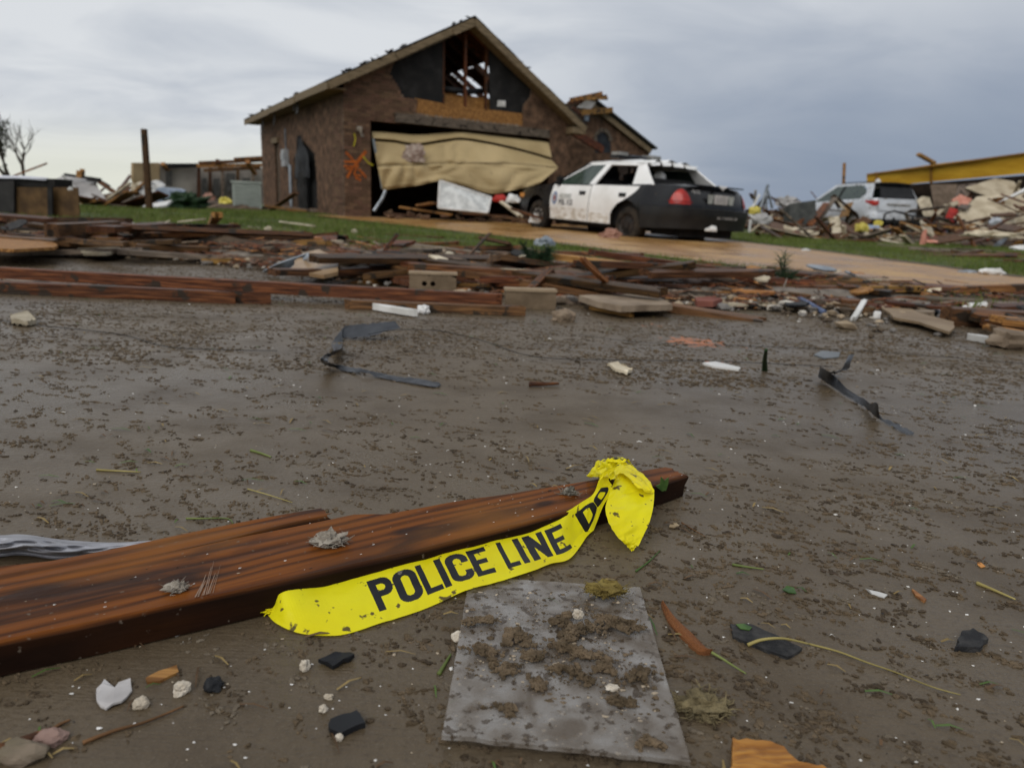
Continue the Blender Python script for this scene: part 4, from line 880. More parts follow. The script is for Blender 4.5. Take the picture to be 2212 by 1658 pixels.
for side in (1, -1):
    Y = lambda z: side * (.925 - (z - 1.12) * .42)
    def pill(name, pts, mat, th=.03):
        P = [Vector((x, Y(z), z)) for x, z in pts]; mb = MB(); mb.slab(P if side == 1 else P[::-1], th, (0, side * .9, .4)); return build(name, mb, mat, SUV)
    pill('rear_pillar', [(-.80, 1.15), (-.15, 1.14), (-.40, 1.30), (-.32, 1.48), (-.1, 1.60), (.5, 1.64), (.5, 1.70), (-.55, 1.68), (-.66, 1.45)], CSIL)
    pill('roof_rail', [(.45, 1.62), (1.5, 1.60), (2.5, 1.06), (2.62, 1.06), (1.6, 1.69), (.45, 1.70)], CSIL); pill('centre_pillar', [(1.0, 1.12), (1.16, 1.12), (1.05, 1.62), (.92, 1.63)], CABIN)
    pill('side_window', [(-.2, 1.14), (2.42, 1.07), (1.5, 1.61), (.1, 1.63), (-.28, 1.48), (-.36, 1.30)], GLASSD, .006)
    i0 = float(np.interp(.60, suvs.P[:24, 1], range(24))); i1 = suvs.idx(-.52)
    suvs.patch('tail_lamp', LAMP, SUV, lambda z: i0 + (i1 - i0) * .35 * smoothstep(1.0, .9, z), lambda z: i1 - (i1 - i0) * .55 * smoothstep(1.06, .90, z), .91, 1.09, .012, side, 12, 6, True, False)
    suvs.patch('bumper', CSIL, SUV, 0, suvs.idx(-.43), .47, .72, .055, side, 22, 5, True, False); suvs.patch('lower_valance', CABIN, SUV, 0, suvs.idx(-.45), .36, .48, .05, side, 20, 3, True, False)
    wheel(SUV, 0, .82 * side, .37, .24, TYRE, RIMS, HUB, .02); wheel(SUV, 2.9, .82 * side, .37, .24, TYRE, RIMS, HUB, .02)
g = []
for i in range(13):
    x = 1.65 - i * (2.30 / 12); g.append([(x, s * .70, 1.685 + .055 * (1 - s * s) * (1 - ((x - .4) / 2.2) ** 2)) for s in np.linspace(-1, 1, 13)])
mb = MB(); mb.grid(g); mb.grid([[(p[0], p[1], p[2] - .03) for p in reversed(r_)] for r_ in g]); build('roof', mb, CSIL, SUV, smooth=True)
build('spoiler', MB().box((-.70, 0, 1.675), (.22, 1.30, .04)), CBLK, SUV)
build('rear_screen', MB().slab([(-.985, -.70, 1.17), (-.985, .70, 1.17), (-.70, .60, 1.645), (-.70, -.60, 1.645)], .006, (-1, 0, .5)), pmat('dark_screen', (.006, .006, .007), (.014, .014, .015), rough=.3), SUV)
build('tailgate', MB().slab([(-1.035, -.74, .75), (-1.035, .74, .75), (-1.0, .74, 1.16), (-1.0, -.74, 1.16)], .02, (-1, 0, 0)), CSIL, SUV); build('gate_trim', MB().box((-1.045, 0, .97), (.02, .9, .05)), HUB, SUV)
build('roof_rack', MB().bar((1.3, .6, 1.74), (-.4, .6, 1.73), .03, .03).bar((1.3, -.6, 1.74), (-.4, -.6, 1.73), .03, .03), DKMET, SUV)
# ================================================================== background: ruins, trees, heaps
def at(x, y, Y): return pxY(x, y, Y)
def gbase(x, Y, y=440):
    p = pxY(x, y, Y); return Vector((p.x, p.y, ground_z(p.x, p.y)))
def world_to(o):
    o.matrix_parent_inverse = o.parent.matrix_basis.inverted(); return o
def wslab3(name, P, th, mat, parent=None, n=None, **kw):
    P = [Vector(p) for p in P]; nn = Vector(n) if n else (P[1] - P[0]).cross(P[2] - P[0]).normalized()
    if n is None and nn.dot(CAMP - P[0]) < 0: nn = -nn
    mb = MB(); mb.slab(P, th, nn)
    if parent is not None: return world_to(build(name, mb, mat, parent, **kw))
    return build(name, mb, mat, centre=True, **kw)
def wallp(img, Y, th, mat, name, parent=None, **kw):
    """wall piece seen face on at depth Y (a function of picture x or a number)"""
    f = Y if callable(Y) else (lambda x: Y); return wslab3(name, [at(x, y, f(x)) for x, y in img], th, mat, parent, **kw)
# ---- ruined pale house on the far left
rh = empty('ruined_house', gbase(430, 27), label='roofless ruined house with tan walls left of the brick house', cat='house')
TANW = pmat('ruin_tan', (.24, .17, .09), (.38, .28, .165), rough=.8, scale=1.2, detail=8); GRYW = pmat('ruin_grey', (.20, .18, .155), (.36, .325, .285), (.28, .25, .22), rough=.8, scale=1.1, detail=8)
Yr = lambda x: 27 + (x - 288) * .012
wallp([(288, 352), (345, 352), (345, 440), (289, 440), (291, 400), (287, 385)], Yr, .2, TANW, 'end_wall', rh)
wallp([(345, 353), (425, 356), (425, 440), (345, 440)], lambda x: Yr(x) + .05, .2, GRYW, 'wall', rh); wallp([(425, 360), (572, 362), (572, 442), (425, 442)], lambda x: Yr(x) + .1, .2, GRYW, 'wall', rh)
wallp([(352, 353), (428, 353), (428, 362), (352, 365)], lambda x: Yr(x) - .2, .1, TAR, 'dark_band', rh)  # near-black band along the top of the grey wall
for x0, x1, y0, y1 in ((358, 372, 368, 402), (437, 447, 385, 420), (462, 474, 386, 422), (490, 508, 375, 415), (524, 540, 385, 420)):
    w_ = wallp([(x0, y0), (x1, y0), (x1, y1), (x0, y1)], lambda x: Yr(x) - .12, .03, pmat('ruin_window', (.05, .048, .045), (.10, .095, .09), rough=.4), 'window', rh); 
for x in (428, 452, 479, 512, 545): wallp([(x, 362), (x + 5, 362), (x + 5, 440), (x, 440)], lambda q: Yr(q) - .15, .08, W_GRY if x % 2 else W_BRN, 'stud', rh)
for i, (a, b_, c, d, m) in enumerate(((428, 356, 572, 350, W_RED), (425, 362, 570, 360, W_YEL), (440, 372, 565, 366, W_BRN), (505, 348, 570, 344, W_YEL), (534, 352, 552, 380, W_YEL), (350, 355, 372, 385, W_YEL), (470, 350, 480, 372, W_BRN))):
    p, q = at(a, b_, 27.4), at(c, d, 28.2); o = plank_between('roof_timber', p, q, .14, .12, m, i, parent=rh); o.matrix_parent_inverse = rh.matrix_basis.inverted()
# ---- timber post
pb = gbase(322, 15.0); pt_ = at(311, 279, 15.0); mb = MB(); mb.tube([pb - Vector((0, 0, .05)), pb.lerp(pt_, .5), pt_], [.075, .07, .065], 8)
build('timber_post', mb, W_BRN, centre=True, label='leaning dark timber post in front of the ruined house', cat='post')
# ---- cooling unit
ac = empty('cooling_unit', gbase(534, 20.2), .35, label='grey green box cooling unit beside the brick house wall', cat='air conditioner'); ACM = pmat('ac_grey', (.27, .30, .265), (.38, .41, .37), rough=.5, scale=3)
build('cabinet', MB().box((0, 0, .36), (.72, .72, .70)), ACM, ac); build('top_cover', MB().box((0, 0, .73), (.78, .78, .05)), ACM, ac)
for k in range(14): build('louvre', MB().box((0, -.365, .10 + k * .043), (.62, .016, .02)), ACM, ac)
# ---- trees
BARK = pmat('bark', (.025, .020, .015), (.06, .048, .036), rough=.9, scale=9); LEAFM = pmat('torn_leaves', (.018, .024, .012), (.05, .058, .03), rough=.7, scale=8)
def tree(name, base, height, lean, seed, label, leafy, spread=.5, depth=5, rad=.09):
    root = empty(name, base, label=label, cat='tree', group=None); r = random.Random(seed); T = MB(); B = MB(); Lf = []
    def grow(p, d, l, rad_, lev, mb):
        pts = [p]; q = p.copy(); dd = d.copy(); n = 4
        for i in range(n):
            dd = (dd + Vector((r.uniform(-1, 1), r.uniform(-1, 1), r.uniform(-.5, .9))) * .16).normalized(); q = q + dd * l / n; pts.append(q.copy())
        mb.tube(pts, [rad_ * (1 - .45 * i / n) for i in range(n + 1)], 6 if lev < 2 else 4, cap=False)
        if lev >= 2:
            for pp in pts[1:]: Lf.append((pp, lev))
        if lev < depth:
            for k in range(3 if lev < 3 else 2):
                s = pts[r.choice([2, 3, 4, 4])]; nd = (dd + Vector((r.uniform(-1, 1), r.uniform(-1, 1), r.uniform(-.3, .8))) * spread).normalized(); grow(s, nd, l * r.uniform(.55, .8), rad_ * .55, lev + 1, B)
    grow(Vector((0, 0, 0)), Vector(lean).normalized(), height * .42, rad, 0, T)
    build('trunk', T, BARK, root, smooth=True); build('branches', B, BARK, root, smooth=True); V = []; Fs = []
    for p, lev in Lf:
        for _ in range(leafy):
            c = p + Vector((r.gauss(0, .07), r.gauss(0, .07), r.gauss(0, .07))); e = Euler((r.uniform(0, 6), r.uniform(0, 6), r.uniform(0, 6))).to_matrix(); s = r.uniform(.02, .06); k = len(V)
            V += [c + e @ Vector((-s, 0, 0)), c + e @ Vector((0, s * .5, 0)), c + e @ Vector((s, 0, 0)), c + e @ Vector((0, -s * .5, 0))]; Fs.append((k, k + 1, k + 2, k + 3))
    if Fs: m_ = MB(); m_.add(V, Fs); build('crown', m_, LEAFM, root)
tree('stripped_tree', gbase(60, 22), 2.45, (.02, 0, 1), 3, 'stripped upright tree with thin bare twigs at the far left', 0, .75, 5, .06)
tree('stripped_tree', gbase(52, 20), 2.3, (-.62, 0, .8), 10, 'dark ragged tree bent over to the left edge', 1, .45, 5, .07)
tree('stripped_tree', gbase(8, 24), 1.8, (-.5, 0, .8), 14, 'small broken sapling at the left edge', 1, .6, 4, .04)
# ---- dark cabinet with plywood sides and the pale collapsed shed behind
cb = empty('smashed_cabinet', gbase(90, 10.2), label='overturned dark cabinet with two brown plywood sides at far left', cat='cabinet'); Yc = 10.
wallp([(-60, 392), (30, 390), (30, 480), (-60, 480)], Yc - .05, .05, DKMET, 'dark_side', cb); wallp([(-60, 384), (118, 386), (118, 404), (-60, 402)], Yc + .05, .4, TAR, 'dark_top', cb)
wallp([(30, 404), (104, 405), (106, 472), (30, 476)], Yc, .02, pmat('ply_wet', (.055, .030, .012), (.12, .068, .026), rough=.5, scale=7, detail=6), 'plywood_side', cb); wallp([(108, 404), (168, 405), (172, 470), (110, 474)], Yc + .06, .02, MATS['ply_wet'], 'plywood_side', cb); wallp([(102, 404), (112, 404), (113, 474), (103, 474)], Yc - .03, .03, TAR, 'post', cb)
wslab3('roof_skin', [at(-60, 383, Yc), at(40, 384, Yc), at(100, 388, Yc), at(104, 384, Yc + .4), at(60, 380, Yc + .5), at(-60, 378, Yc + .5)], .01, pmat('skin_pale', (.40, .41, .45), (.6, .6, .64), rough=.4), cb, n=(0, 0, 1)).matrix_parent_inverse = cb.matrix_basis.inverted()
sh = empty('collapsed_shed', gbase(190, 17), label='collapsed pale grey shed roof with a stub chimney at left', cat='shed'); Ys = 17.
wslab3('roof_panel', [at(118, 396, Ys - .3), at(205, 396, Ys), at(232, 434, Ys - .6), at(150, 442, Ys - .8), at(118, 425, Ys - .8)], .04, pmat('shed_pale', (.26, .245, .235), (.40, .385, .37), rough=.6, scale=1.4, detail=7), sh); wslab3('roof_panel', [at(112, 390, Ys), at(140, 378, Ys + .3), at(214, 386, Ys + .3), at(204, 397, Ys)], .04, MATS['shed_pale'], sh)
world_to(build('ridge_trim', MB().bar(at(140, 377, Ys), at(214, 388, Ys), .06, .06), DKMET, sh)); world_to(build('ridge_trim', MB().bar(at(190, 386, Ys - .1), at(216, 390, Ys - .1), .12, .10), TAR, sh)); world_to(build('stub_chimney', MB().bar(at(173, 384, Ys), at(173, 369, Ys), .10, .12).bar(at(178, 384, Ys), at(178, 365, Ys), .03, .1), W_YEL, sh)); world_to(build('broken_rib', MB().bar(at(205, 397, Ys), at(222, 436, Ys - .4), .05, .05), W_GRY, sh)); world_to(build('broken_rib', MB().bar(at(214, 388, Ys), at(238, 402, Ys), .03, .03), DKMET, sh))
# ---- loose background things, each placed on the ground
def lump(name, x, y, Y, size, mat, seed, label, cat, amp=.45, freq=1.8, sub=3, group=None):
    p = at(x, y, Y); g = ground_z(p.x, p.y); p.z = max(p.z, g) if p.z - g > .15 else g
    return put(name, blob_mesh(name, mat, size, sub, amp, freq, seed, .4), loc=p, label=label, cat=cat, group=group)
lump('insulation_lump', 487, 440, 19, (.15, .12, .12), YINS, 1, 'yellow insulation lump left of the cooling unit', 'insulation')
lump('insulation_lump', 452, 432, 20, (.16, .12, .12), pmat('dull_pink', (.22, .11, .08), (.36, .21, .16), rough=.9, scale=9), 2, 'pinkish lump of debris in front of the ruined house', 'insulation')
lump('torn_shrub', 405, 441, 17, (.42, .3, .26), GREENP, 3, 'dark green uprooted shrub in front of the ruined house', 'shrub', .9, 2.6)
lump('insulation_lump', 300, 418, 20, (.22, .2, .2), CREAM, 4, 'cream foam lump left of the timber post', 'insulation'); lump('white_heap', 330, 425, 18, (.30, .2, .26), WHITE, 5, 'crumpled whitish sheet heap right of the timber post', 'sheet', .6, 2.2)
lump('white_heap', 268, 436, 18, (.32, .2, .28), WHITE, 6, 'pale crumpled heap left of the timber post', 'sheet', .6, 2.2)
p = gbase(352, 17.5); mb = MB(); mb.tube([p + Vector((0, 0, .24)), p + Vector((.12, .7, .24))], .24, 16); build('blue_barrel', mb, pmat('barrel_blue', (.16, .20, .26), (.28, .33, .40), rough=.4), centre=True, smooth=False, label='pale blue barrel lying in front of the ruined house', cat='barrel')
lump('white_bag', 264, 487, 8.4, (.16, .1, .07), WHITE, 7, 'white bag lying on the lumber at left', 'bag', .2, 1.2); lump('white_scrap', 152, 411, 9.9, (.03, .03, .03), WHITE, 8, 'small white scrap on the plywood side of the cabinet', 'scrap')
# ---- planks in stock: shared meshes
POOL = {}
def plank_pool(mat, L, w, t):
    k = (mat.name, L, w, t)
    if k not in POOL: POOL[k] = [plank_mesh('plank', L * f, w, t, mat, seed=hash((L, w, t, f)) % 997, jl=.12 * min(1, L), jr=.12 * min(1, L), bend=.0) for f in (1., .8)]
    return random.choice(POOL[k])
SIZES = [(.5, .09, .04), (.9, .09, .04), (1.4, .14, .04), (1.9, .09, .04), (2.6, .14, .04), (.7, .2, .02), (1.2, .04, .02), (.35, .14, .03)]
def poly_in(poly, x, y):
    ins = False
    for i in range(len(poly)):
        (x0, y0), (x1, y1) = poly[i], poly[i - 1]
        if (y0 > y) != (y1 > y) and x < (x1 - x0) * (y - y0) / (y1 - y0) + x0: ins = not ins
    return ins
def scatter(poly, n, label, group, mats, sizes, yaw=(0, .35), lift=.08, tilt=.08, name='timber_offcut', cat='timber', seed=0):
    r = random.Random(seed); random.seed(seed); x0 = min(p[0] for p in poly); x1 = max(p[0] for p in poly); y0 = min(p[1] for p in poly); y1 = max(p[1] for p in poly); k = 0
    while k < n:
        x, y = r.uniform(x0, x1), r.uniform(y0, y1)
        if not poly_in(poly, x, y): continue
        p = gpx(x, y); o = bpy.data.objects.new(name, plank_pool(r.choice(mats), *r.choice(sizes))); COL.objects.link(o)
        o.location = p + Vector((0, 0, .005 + r.uniform(0, 1) ** 2 * lift)); o.rotation_euler = (r.gauss(0, .12), r.gauss(0, tilt), r.gauss(*yaw)); tag(o, label, cat, group); k += 1
def sheet_scatter(poly, n, label, group, mats, name, cat, size=(.15, .5), lift=.1, seed=0, th=.012, tilt=.25):
    r = random.Random(seed); x0 = min(p[0] for p in poly); x1 = max(p[0] for p in poly); y0 = min(p[1] for p in poly); y1 = max(p[1] for p in poly); k = 0
    while k < n:
        x, y = r.uniform(x0, x1), r.uniform(y0, y1)
        if not poly_in(poly, x, y): continue
        p = gpx(x, y); s = r.uniform(*size); m_ = r.randint(5, 8); P = [Vector((math.cos(2 * math.pi * i / m_) * s * r.uniform(.6, 1), math.sin(2 * math.pi * i / m_) * s * .6 * r.uniform(.6, 1), th)) for i in range(m_)]
        mb = MB(); mb.slab(P, th, (0, 0, 1)); put(name, mb.mesh(name, r.choice(mats)), loc=p + Vector((0, 0, .01 + r.uniform(0, lift))), rot=(r.gauss(0, tilt), r.gauss(0, tilt), r.uniform(0, 6)), label=label, cat=cat, group=group); k += 1
WOODS = [W_RED, W_BRN, W_BRN, W_YEL, W_GRY]
# ---- rubble at the foot of the far left and of the house
scatter([(180, 436), (480, 438), (560, 448), (600, 458), (440, 452), (230, 450)], 18, 'timber offcut in the rubble in front of the ruined house', 'timber rubble before the ruined house', WOODS, SIZES[:4], lift=.15, tilt=.1, seed=21)
sheet_scatter([(190, 432), (420, 434), (560, 446), (440, 448), (230, 446)], 26, 'broken sheet scrap in the rubble before the ruined house', 'sheet scraps before the ruined house', [WHITE, CREAM, DRYW, METAL, OSB], 'sheet_scrap', 'scrap', (.12, .4), .35, 22)
scatter([(560, 446), (650, 452), (700, 462), (610, 462)], 12, 'loose timber lying at the foot of the brick side wall', 'timber at the side wall', WOODS, SIZES[:4], lift=.2, tilt=.2, seed=23)
plank_between('leaning_plank', gbase(582, 19.5, 450) , at(640, 418, 17.9), .16, .04, W_BRN, 3, label='brown plank propped against the brick side wall', cat='plank')
# rubble along the garage front: fallen bricks, boards
r = random.Random(31)
for i in range(44):
    u = r.uniform(.9, 6.4); v_ = -r.uniform(.15, 1.3) * (.5 + .5 * r.random()); p = hw(u, v_); p.z = yard_z(p.x, p.y) + .03 + r.uniform(0, .16) * max(0, 1 + v_ / 1.2); o = bpy.data.objects.new('fallen_brick', unit_brick); COL.objects.link(o); o.location = p; o.scale = (BL, .09, BH); o.rotation_euler = (r.uniform(-.6, .6), r.uniform(-.6, .6), r.uniform(0, 3)); tag(o, 'fallen brown brick in the rubble along the garage front', 'brick', 'fallen bricks at the garage')
for i, (a, b_, w, m) in enumerate((((862, 449), (975, 466), .12, W_YEL), ((905, 446), (940, 440), .18, W_YEL), ((990, 462), (1100, 470), .09, W_RED), ((1080, 436), (1125, 470), .09, CREAM), ((830, 462), (900, 470), .1, W_BRN), ((1065, 470), (1150, 478), .1, W_BRN), ((1100, 452), (1170, 474), .07, W_RED))):
    ya = 15.6 - i * .25; plank_between('timber_offcut', at(*a, ya), at(*b_, ya - .5), w, .04, m, 50 + i, label='broken board on the brick rubble along the garage front', cat='timber', group='boards along the garage front')
lump('red_bag', 1078, 436, 15.2, (.14, .10, .11), RED, 9, 'bright red bag left of the police car front wheel', 'bag', .3, 1.4); lump('white_bag', 1108, 438, 15.0, (.15, .1, .12), WHITE, 10, 'white bag between the red bag and the police car', 'bag', .3, 1.4)
lump('paper_scrap', 1154, 481, 13.8, (.10, .06, .10), WHITE, 11, 'crumpled white paper before the police car front wheel', 'paper', .5, 2.); lump('paper_scrap', 1536, 500, 11.6, (.09, .06, .06), WHITE, 12, 'white paper scrap under the police car rear bumper', 'paper', .5, 2.); lump('debris_clump', 1320, 498, 12.4, (.17, .09, .11), pmat('clod_pink', (.20, .10, .07), (.34, .19, .14), rough=.9, scale=9), 13, 'pinkish clump in front of the police car rear wheel', 'debris', .6, 2.2)
# ---- right: heap of ruins
RH = 'timber in the ruin heap on the right'
def heap(n, xr, Yr_, hfn, label, group, mats, sizes, seed, yaw=(.1, .7), tilt=.35):
    r = random.Random(seed); random.seed(seed)
    for i in range(n):
        x = r.uniform(*xr); Y = r.uniform(*Yr_); p = pxY(x, 460, Y); g = ground_z(p.x, p.y); h = hfn(x, Y); p.z = g + h * r.random() ** 1.3
        o = bpy.data.objects.new('timber_offcut', plank_pool(r.choice(mats), *r.choice(sizes))); COL.objects.link(o); o.location = p; o.rotation_euler = (r.gauss(0, .3), r.gauss(0, tilt), r.gauss(*yaw)); tag(o, label, 'timber', group)
def core(name, xr, Y0, Y1, hfn, mat, seed, label):
    """the packed core of a heap: an uneven mound"""
    rows = []
    for j in range(9):
        Y = Y0 + (Y1 - Y0) * j / 8; r_ = []
        for i in range(41):
            x = xr[0] + (xr[1] - xr[0]) * i / 40; p = pxY(x, 460, Y); g = ground_z(p.x, p.y); e = math.sin(math.pi * (j / 8)) ** .7 * min(1, 6 * i / 40, 6 * (40 - i) / 40 + (1 if xr[1] > 2200 else 0)); r_.append((p.x, p.y, g - .05 + hfn(x, Y) * e * (.55 + .5 * abs(noise.noise(Vector((p.x * 1.3, p.y * 1.3, seed)))) + .35 * noise.noise(Vector((p.x * 4, p.y * 4, seed))))))
        rows.append(r_)
    mb = MB(); mb.grid(rows); build(name, mb, mat, label=label, cat='rubble', kind='stuff')
RUB = pmat('rubble_mix', (.045, .028, .018), (.23, .18, .13), (.10, .065, .042), rough=.85, scale=2.6, detail=10, lo=.38, hi=.66, bump=.8, bscale=9)
hr = lambda x, Y: .45 - .36 * smoothstep(1730, 1790, x) * (1 - smoothstep(1960, 2020, x)) + .65 * smoothstep(2030, 2230, x)
core('rubble_mound', (1620, 2330), 19.0, 24.5, lambda x, Y: .55 * hr(x, Y), RUB, 4, 'packed brown rubble under the ruin heap on the right')
core('rubble_mound', (1600, 1830), 27, 34, lambda x, Y: 1.2, RUB, 6, 'packed rubble behind the dark cabinet on the right')
core('rubble_mound', (2040, 2400), 25, 31, lambda x, Y: 1.9, RUB, 8, 'packed rubble under the yellow beam'); core('rubble_mound', (-120, 330), 19, 25, lambda x, Y: .5, RUB, 11, 'packed rubble beyond the cabinet at far left')
core('rubble_mound', (220, 600), 19, 24, lambda x, Y: .42, RUB, 12, 'packed rubble before the ruined house')
heap(55, (1630, 2260), (17.5, 24), hr, 'splintered timber in the ruin heap around the silver car', RH, WOODS + [W_RED], SIZES[:6], 41)
heap(14, (1980, 2280), (23, 28), lambda x, Y: 1.3, 'splintered timber under the long yellow beam', 'timber under the yellow beam', WOODS + [W_GRY], SIZES[1:5], 42)
heap(14, (1620, 1830), (24, 31), lambda x, Y: 1.3, 'splintered timber sticking up beyond the dark box', 'timber beyond the dark box', WOODS, SIZES[1:5], 43, tilt=.6)
heap(12, (-60, 300), (14, 22), lambda x, Y: .4, 'splintered timber in the rubble beyond the overturned cabinet', 'timber beyond the cabinet', WOODS, SIZES[:5], 44)
def heap_stuff(n, xr, Yr_, hfn, label, mats, seed):
    r = random.Random(seed); mb = MB(); R_ = []
    for i in range(n):
        x = r.uniform(*xr); Y = r.uniform(*Yr_); p = pxY(x, 460, Y); g = ground_z(p.x, p.y); p.z = g + hfn(x, Y) * r.random() ** 1.2
        e = Euler((r.gauss(0, .3), r.gauss(0, .4), r.gauss(.1, .8))).to_matrix(); mb.box(p, (r.uniform(.3, 1.7), r.choice((.09, .14, .3)), r.choice((.02, .04))), e, r.randrange(len(mats)))
    build('splintered_rubble', mb, mats, label=label, cat='rubble', kind='stuff')
heap_stuff(150, (1630, 2280), (17.5, 25), hr, 'small splintered rubble packed in the right ruin heap', WOODS + [CREAM, DRYW], 46)
heap_stuff(110, (1980, 2300), (23, 28), lambda x, Y: 1.0 + .8 * smoothstep(2020, 2150, x), 'small splintered rubble under the yellow beam', WOODS + [DRYW, CREAM], 48)
heap_stuff(45, (1620, 1830), (25, 32), lambda x, Y: 1.1, 'small splintered rubble beyond the dark box', WOODS + [CREAM], 49)
heap_stuff(60, (150, 330), (15, 20), lambda x, Y: .15, 'small splintered rubble behind the lawn at far left', WOODS + [CREAM, WHITE], 50)
sheet_scatter([(1640, 486), (1900, 498), (2212, 520), (2212, 540), (1900, 520), (1650, 506)], 60, 'torn sheet scrap in the ruin heap on the right', 'sheet scraps in the right heap', [CREAM, DRYW, METAL, OSB, TAR, W_BRN, W_RED, W_GRY, RED, BLUE, WHITE], 'sheet_scrap', 'scrap', (.10, .36), .2, 45, tilt=.4)
# yellow beam
yb = empty('yellow_beam', at(2040, 400, 27), label='long yellow box beam sloping over the ruin heap on the right', cat='beam'); YB = pmat('beam_yellow', (.38, .205, .014), (.53, .315, .028), (.45, .26, .02), rough=.5, scale=1.1, stretch=(1, 1, 3), detail=7)
Yb = lambda x: 29.5 - (x - 1870) * .010
tops = [(1872, 378), (1892, 373), (2010, 356), (2290, 322)]; bots = [(1873, 402), (1892, 404), (2010, 393), (2290, 368)]
for i in range(3):
    a, b_, c, d = tops[i], tops[i + 1], bots[i + 1], bots[i]; g_ = 1.2 if i else 0
    wallp([(a[0] + g_, a[1]), b_, c, (d[0] + g_, d[1])], Yb, .25, YB, 'beam_section', yb)
for i, x in enumerate((1893, 2011)): wallp([(x - 2.5, tops[i + 1][1] - 1), (x + 2.5, tops[i + 1][1] - 1), (x + 2.5, bots[i + 1][1] + 2), (x - 2.5, bots[i + 1][1] + 2)], lambda q: Yb(q) - .06, .06, pmat('beam_joint', (.16, .075, .012), (.24, .12, .02), rough=.6), 'joint_plate', yb)
wallp([(1872, 376), (2290, 320), (2290, 323), (1872, 379)], lambda q: Yb(q) - .05, .35, MATS['beam_joint'], 'top_flange', yb)
plank_between('timber_offcut', at(1982, 336, 27), at(2018, 356, 27.5), .16, .10, W_YEL, 60, label='orange timber end sticking up behind the yellow beam', cat='timber')
# dark sheet painted as the shaded void, and slumped drywall sheets under it
wallp([(1900, 404), (2300, 372), (2300, 500), (1900, 500)], lambda x: 30.5 - (x - 1900) * .008, .1, pmat('void_brown', (.012, .008, .006), (.03, .02, .014), rough=.9), 'inner_wall', None, label='dark sheet standing in for the shaded void below the yellow beam', cat='wall')
for i, (P, m, lab) in enumerate((([(2085, 405, 25), (2150, 385, 25.5), (2190, 392, 25), (2230, 440, 24.2), (2150, 430, 24.2)], DRYW, 'tan drywall sheet slumped just below the yellow beam'), ([(2060, 470, 23), (2110, 425, 24), (2200, 415, 24), (2240, 470, 22.8), (2130, 490, 22.6)], DRYW, 'large tan drywall sheet lying in the heap at right edge'), ([(2105, 500, 22), (2150, 462, 22.6), (2240, 455, 22), (2240, 520, 21.5)], CREAM, 'cream wall sheet at the right edge of the heap'),
        ([(2055, 432, 24.5), (2075, 420, 24.6), (2100, 430, 24.4), (2082, 452, 24.2)], PINK, 'pinkish board scrap under the drywall sheets'), ([(2042, 470, 23.6), (2052, 448, 23.8), (2068, 452, 23.6), (2082, 478, 23.2), (2060, 480, 23.2)], RED, 'bright red sheet in the right heap'), ([(1980, 432, 25), (1994, 424, 25), (2008, 426, 25), (2022, 470, 24.8), (2000, 474, 24.6)], CREAM, 'cream cabinet door leaning right of the silver car'),
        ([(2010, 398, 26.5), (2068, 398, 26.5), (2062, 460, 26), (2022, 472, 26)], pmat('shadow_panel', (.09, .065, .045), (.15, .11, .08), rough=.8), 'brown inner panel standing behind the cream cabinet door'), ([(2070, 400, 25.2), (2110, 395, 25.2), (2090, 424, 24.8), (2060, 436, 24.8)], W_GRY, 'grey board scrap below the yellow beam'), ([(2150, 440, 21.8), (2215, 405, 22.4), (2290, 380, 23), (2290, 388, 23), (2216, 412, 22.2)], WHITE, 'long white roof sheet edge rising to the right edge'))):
    wslab3('wall_sheet', [at(*q) for q in P], .03, m, label=lab, cat='sheet')
# black metal frame in front of the silver car
mf = empty('metal_frame', gbase(1960, 20.2, 490), label='twisted black metal bed frame in front of the silver car', cat='frame')
for i, (a, b_) in enumerate((((1905, 492), (1912, 462)), ((1912, 462), (1932, 456)), ((1932, 456), (1968, 466)), ((1968, 466), (2085, 476)), ((1905, 478), (2000, 482)), ((1972, 466), (1970, 502)), ((2020, 470), (2012, 505)), ((2000, 478), (2060, 500)), ((1930, 470), (1935, 500)), ((2060, 474), (2085, 505)))):
    world_to(build('bar', MB().bar(at(*a, 20.6 - .1 * (i % 3)), at(*b_, 20.4), .045, .045), DKMET, mf))
# dark box, poles, white heap, insulation
wslab3('dark_box', [at(1706, 440, 21), at(1762, 432, 21), at(1764, 492, 20.8), at(1706, 494, 20.8)], .55, pmat('box_dark', (.03, .032, .03), (.06, .062, .056), rough=.6), label='dark grey metal box left of the silver car', cat='box')
plank_between('leaning_plank', at(1762, 486, 21), at(1805, 428, 22.2), .14, .05, W_GRY, 70, label='pale plank leaning between the dark box and the silver car', cat='plank'); plank_between('leaning_plank', at(1748, 490, 20.6), at(1786, 440, 21.6), .2, .04, W_RED, 71, label='red brown plank leaning on the dark box', cat='plank')
for i, (a, b_, rr_, lab) in enumerate((((1642, 452), (1659, 399), .05, 'grey broken pole standing left of the dark box'), ((1659, 410), (1668, 450), .05, 'second grey pole crossing the broken pole'), ((1822, 405), (1824, 352), .06, 'thin tan post standing behind the silver car'), ((1624, 452), (1641, 420), .03, 'thin white rod right of the police car'))):
    A, B = at(*a, (25, 24, 30, 20)[i]), at(*b_, (25, 24, 30, 20)[i]); mb = MB(); mb.tube([A - Vector((0, 0, .6)), A, B], rr_, 6); build('broken_pole', mb, (METAL, METAL, W_YEL, WHITE)[i], centre=True, label=lab, cat='pole')
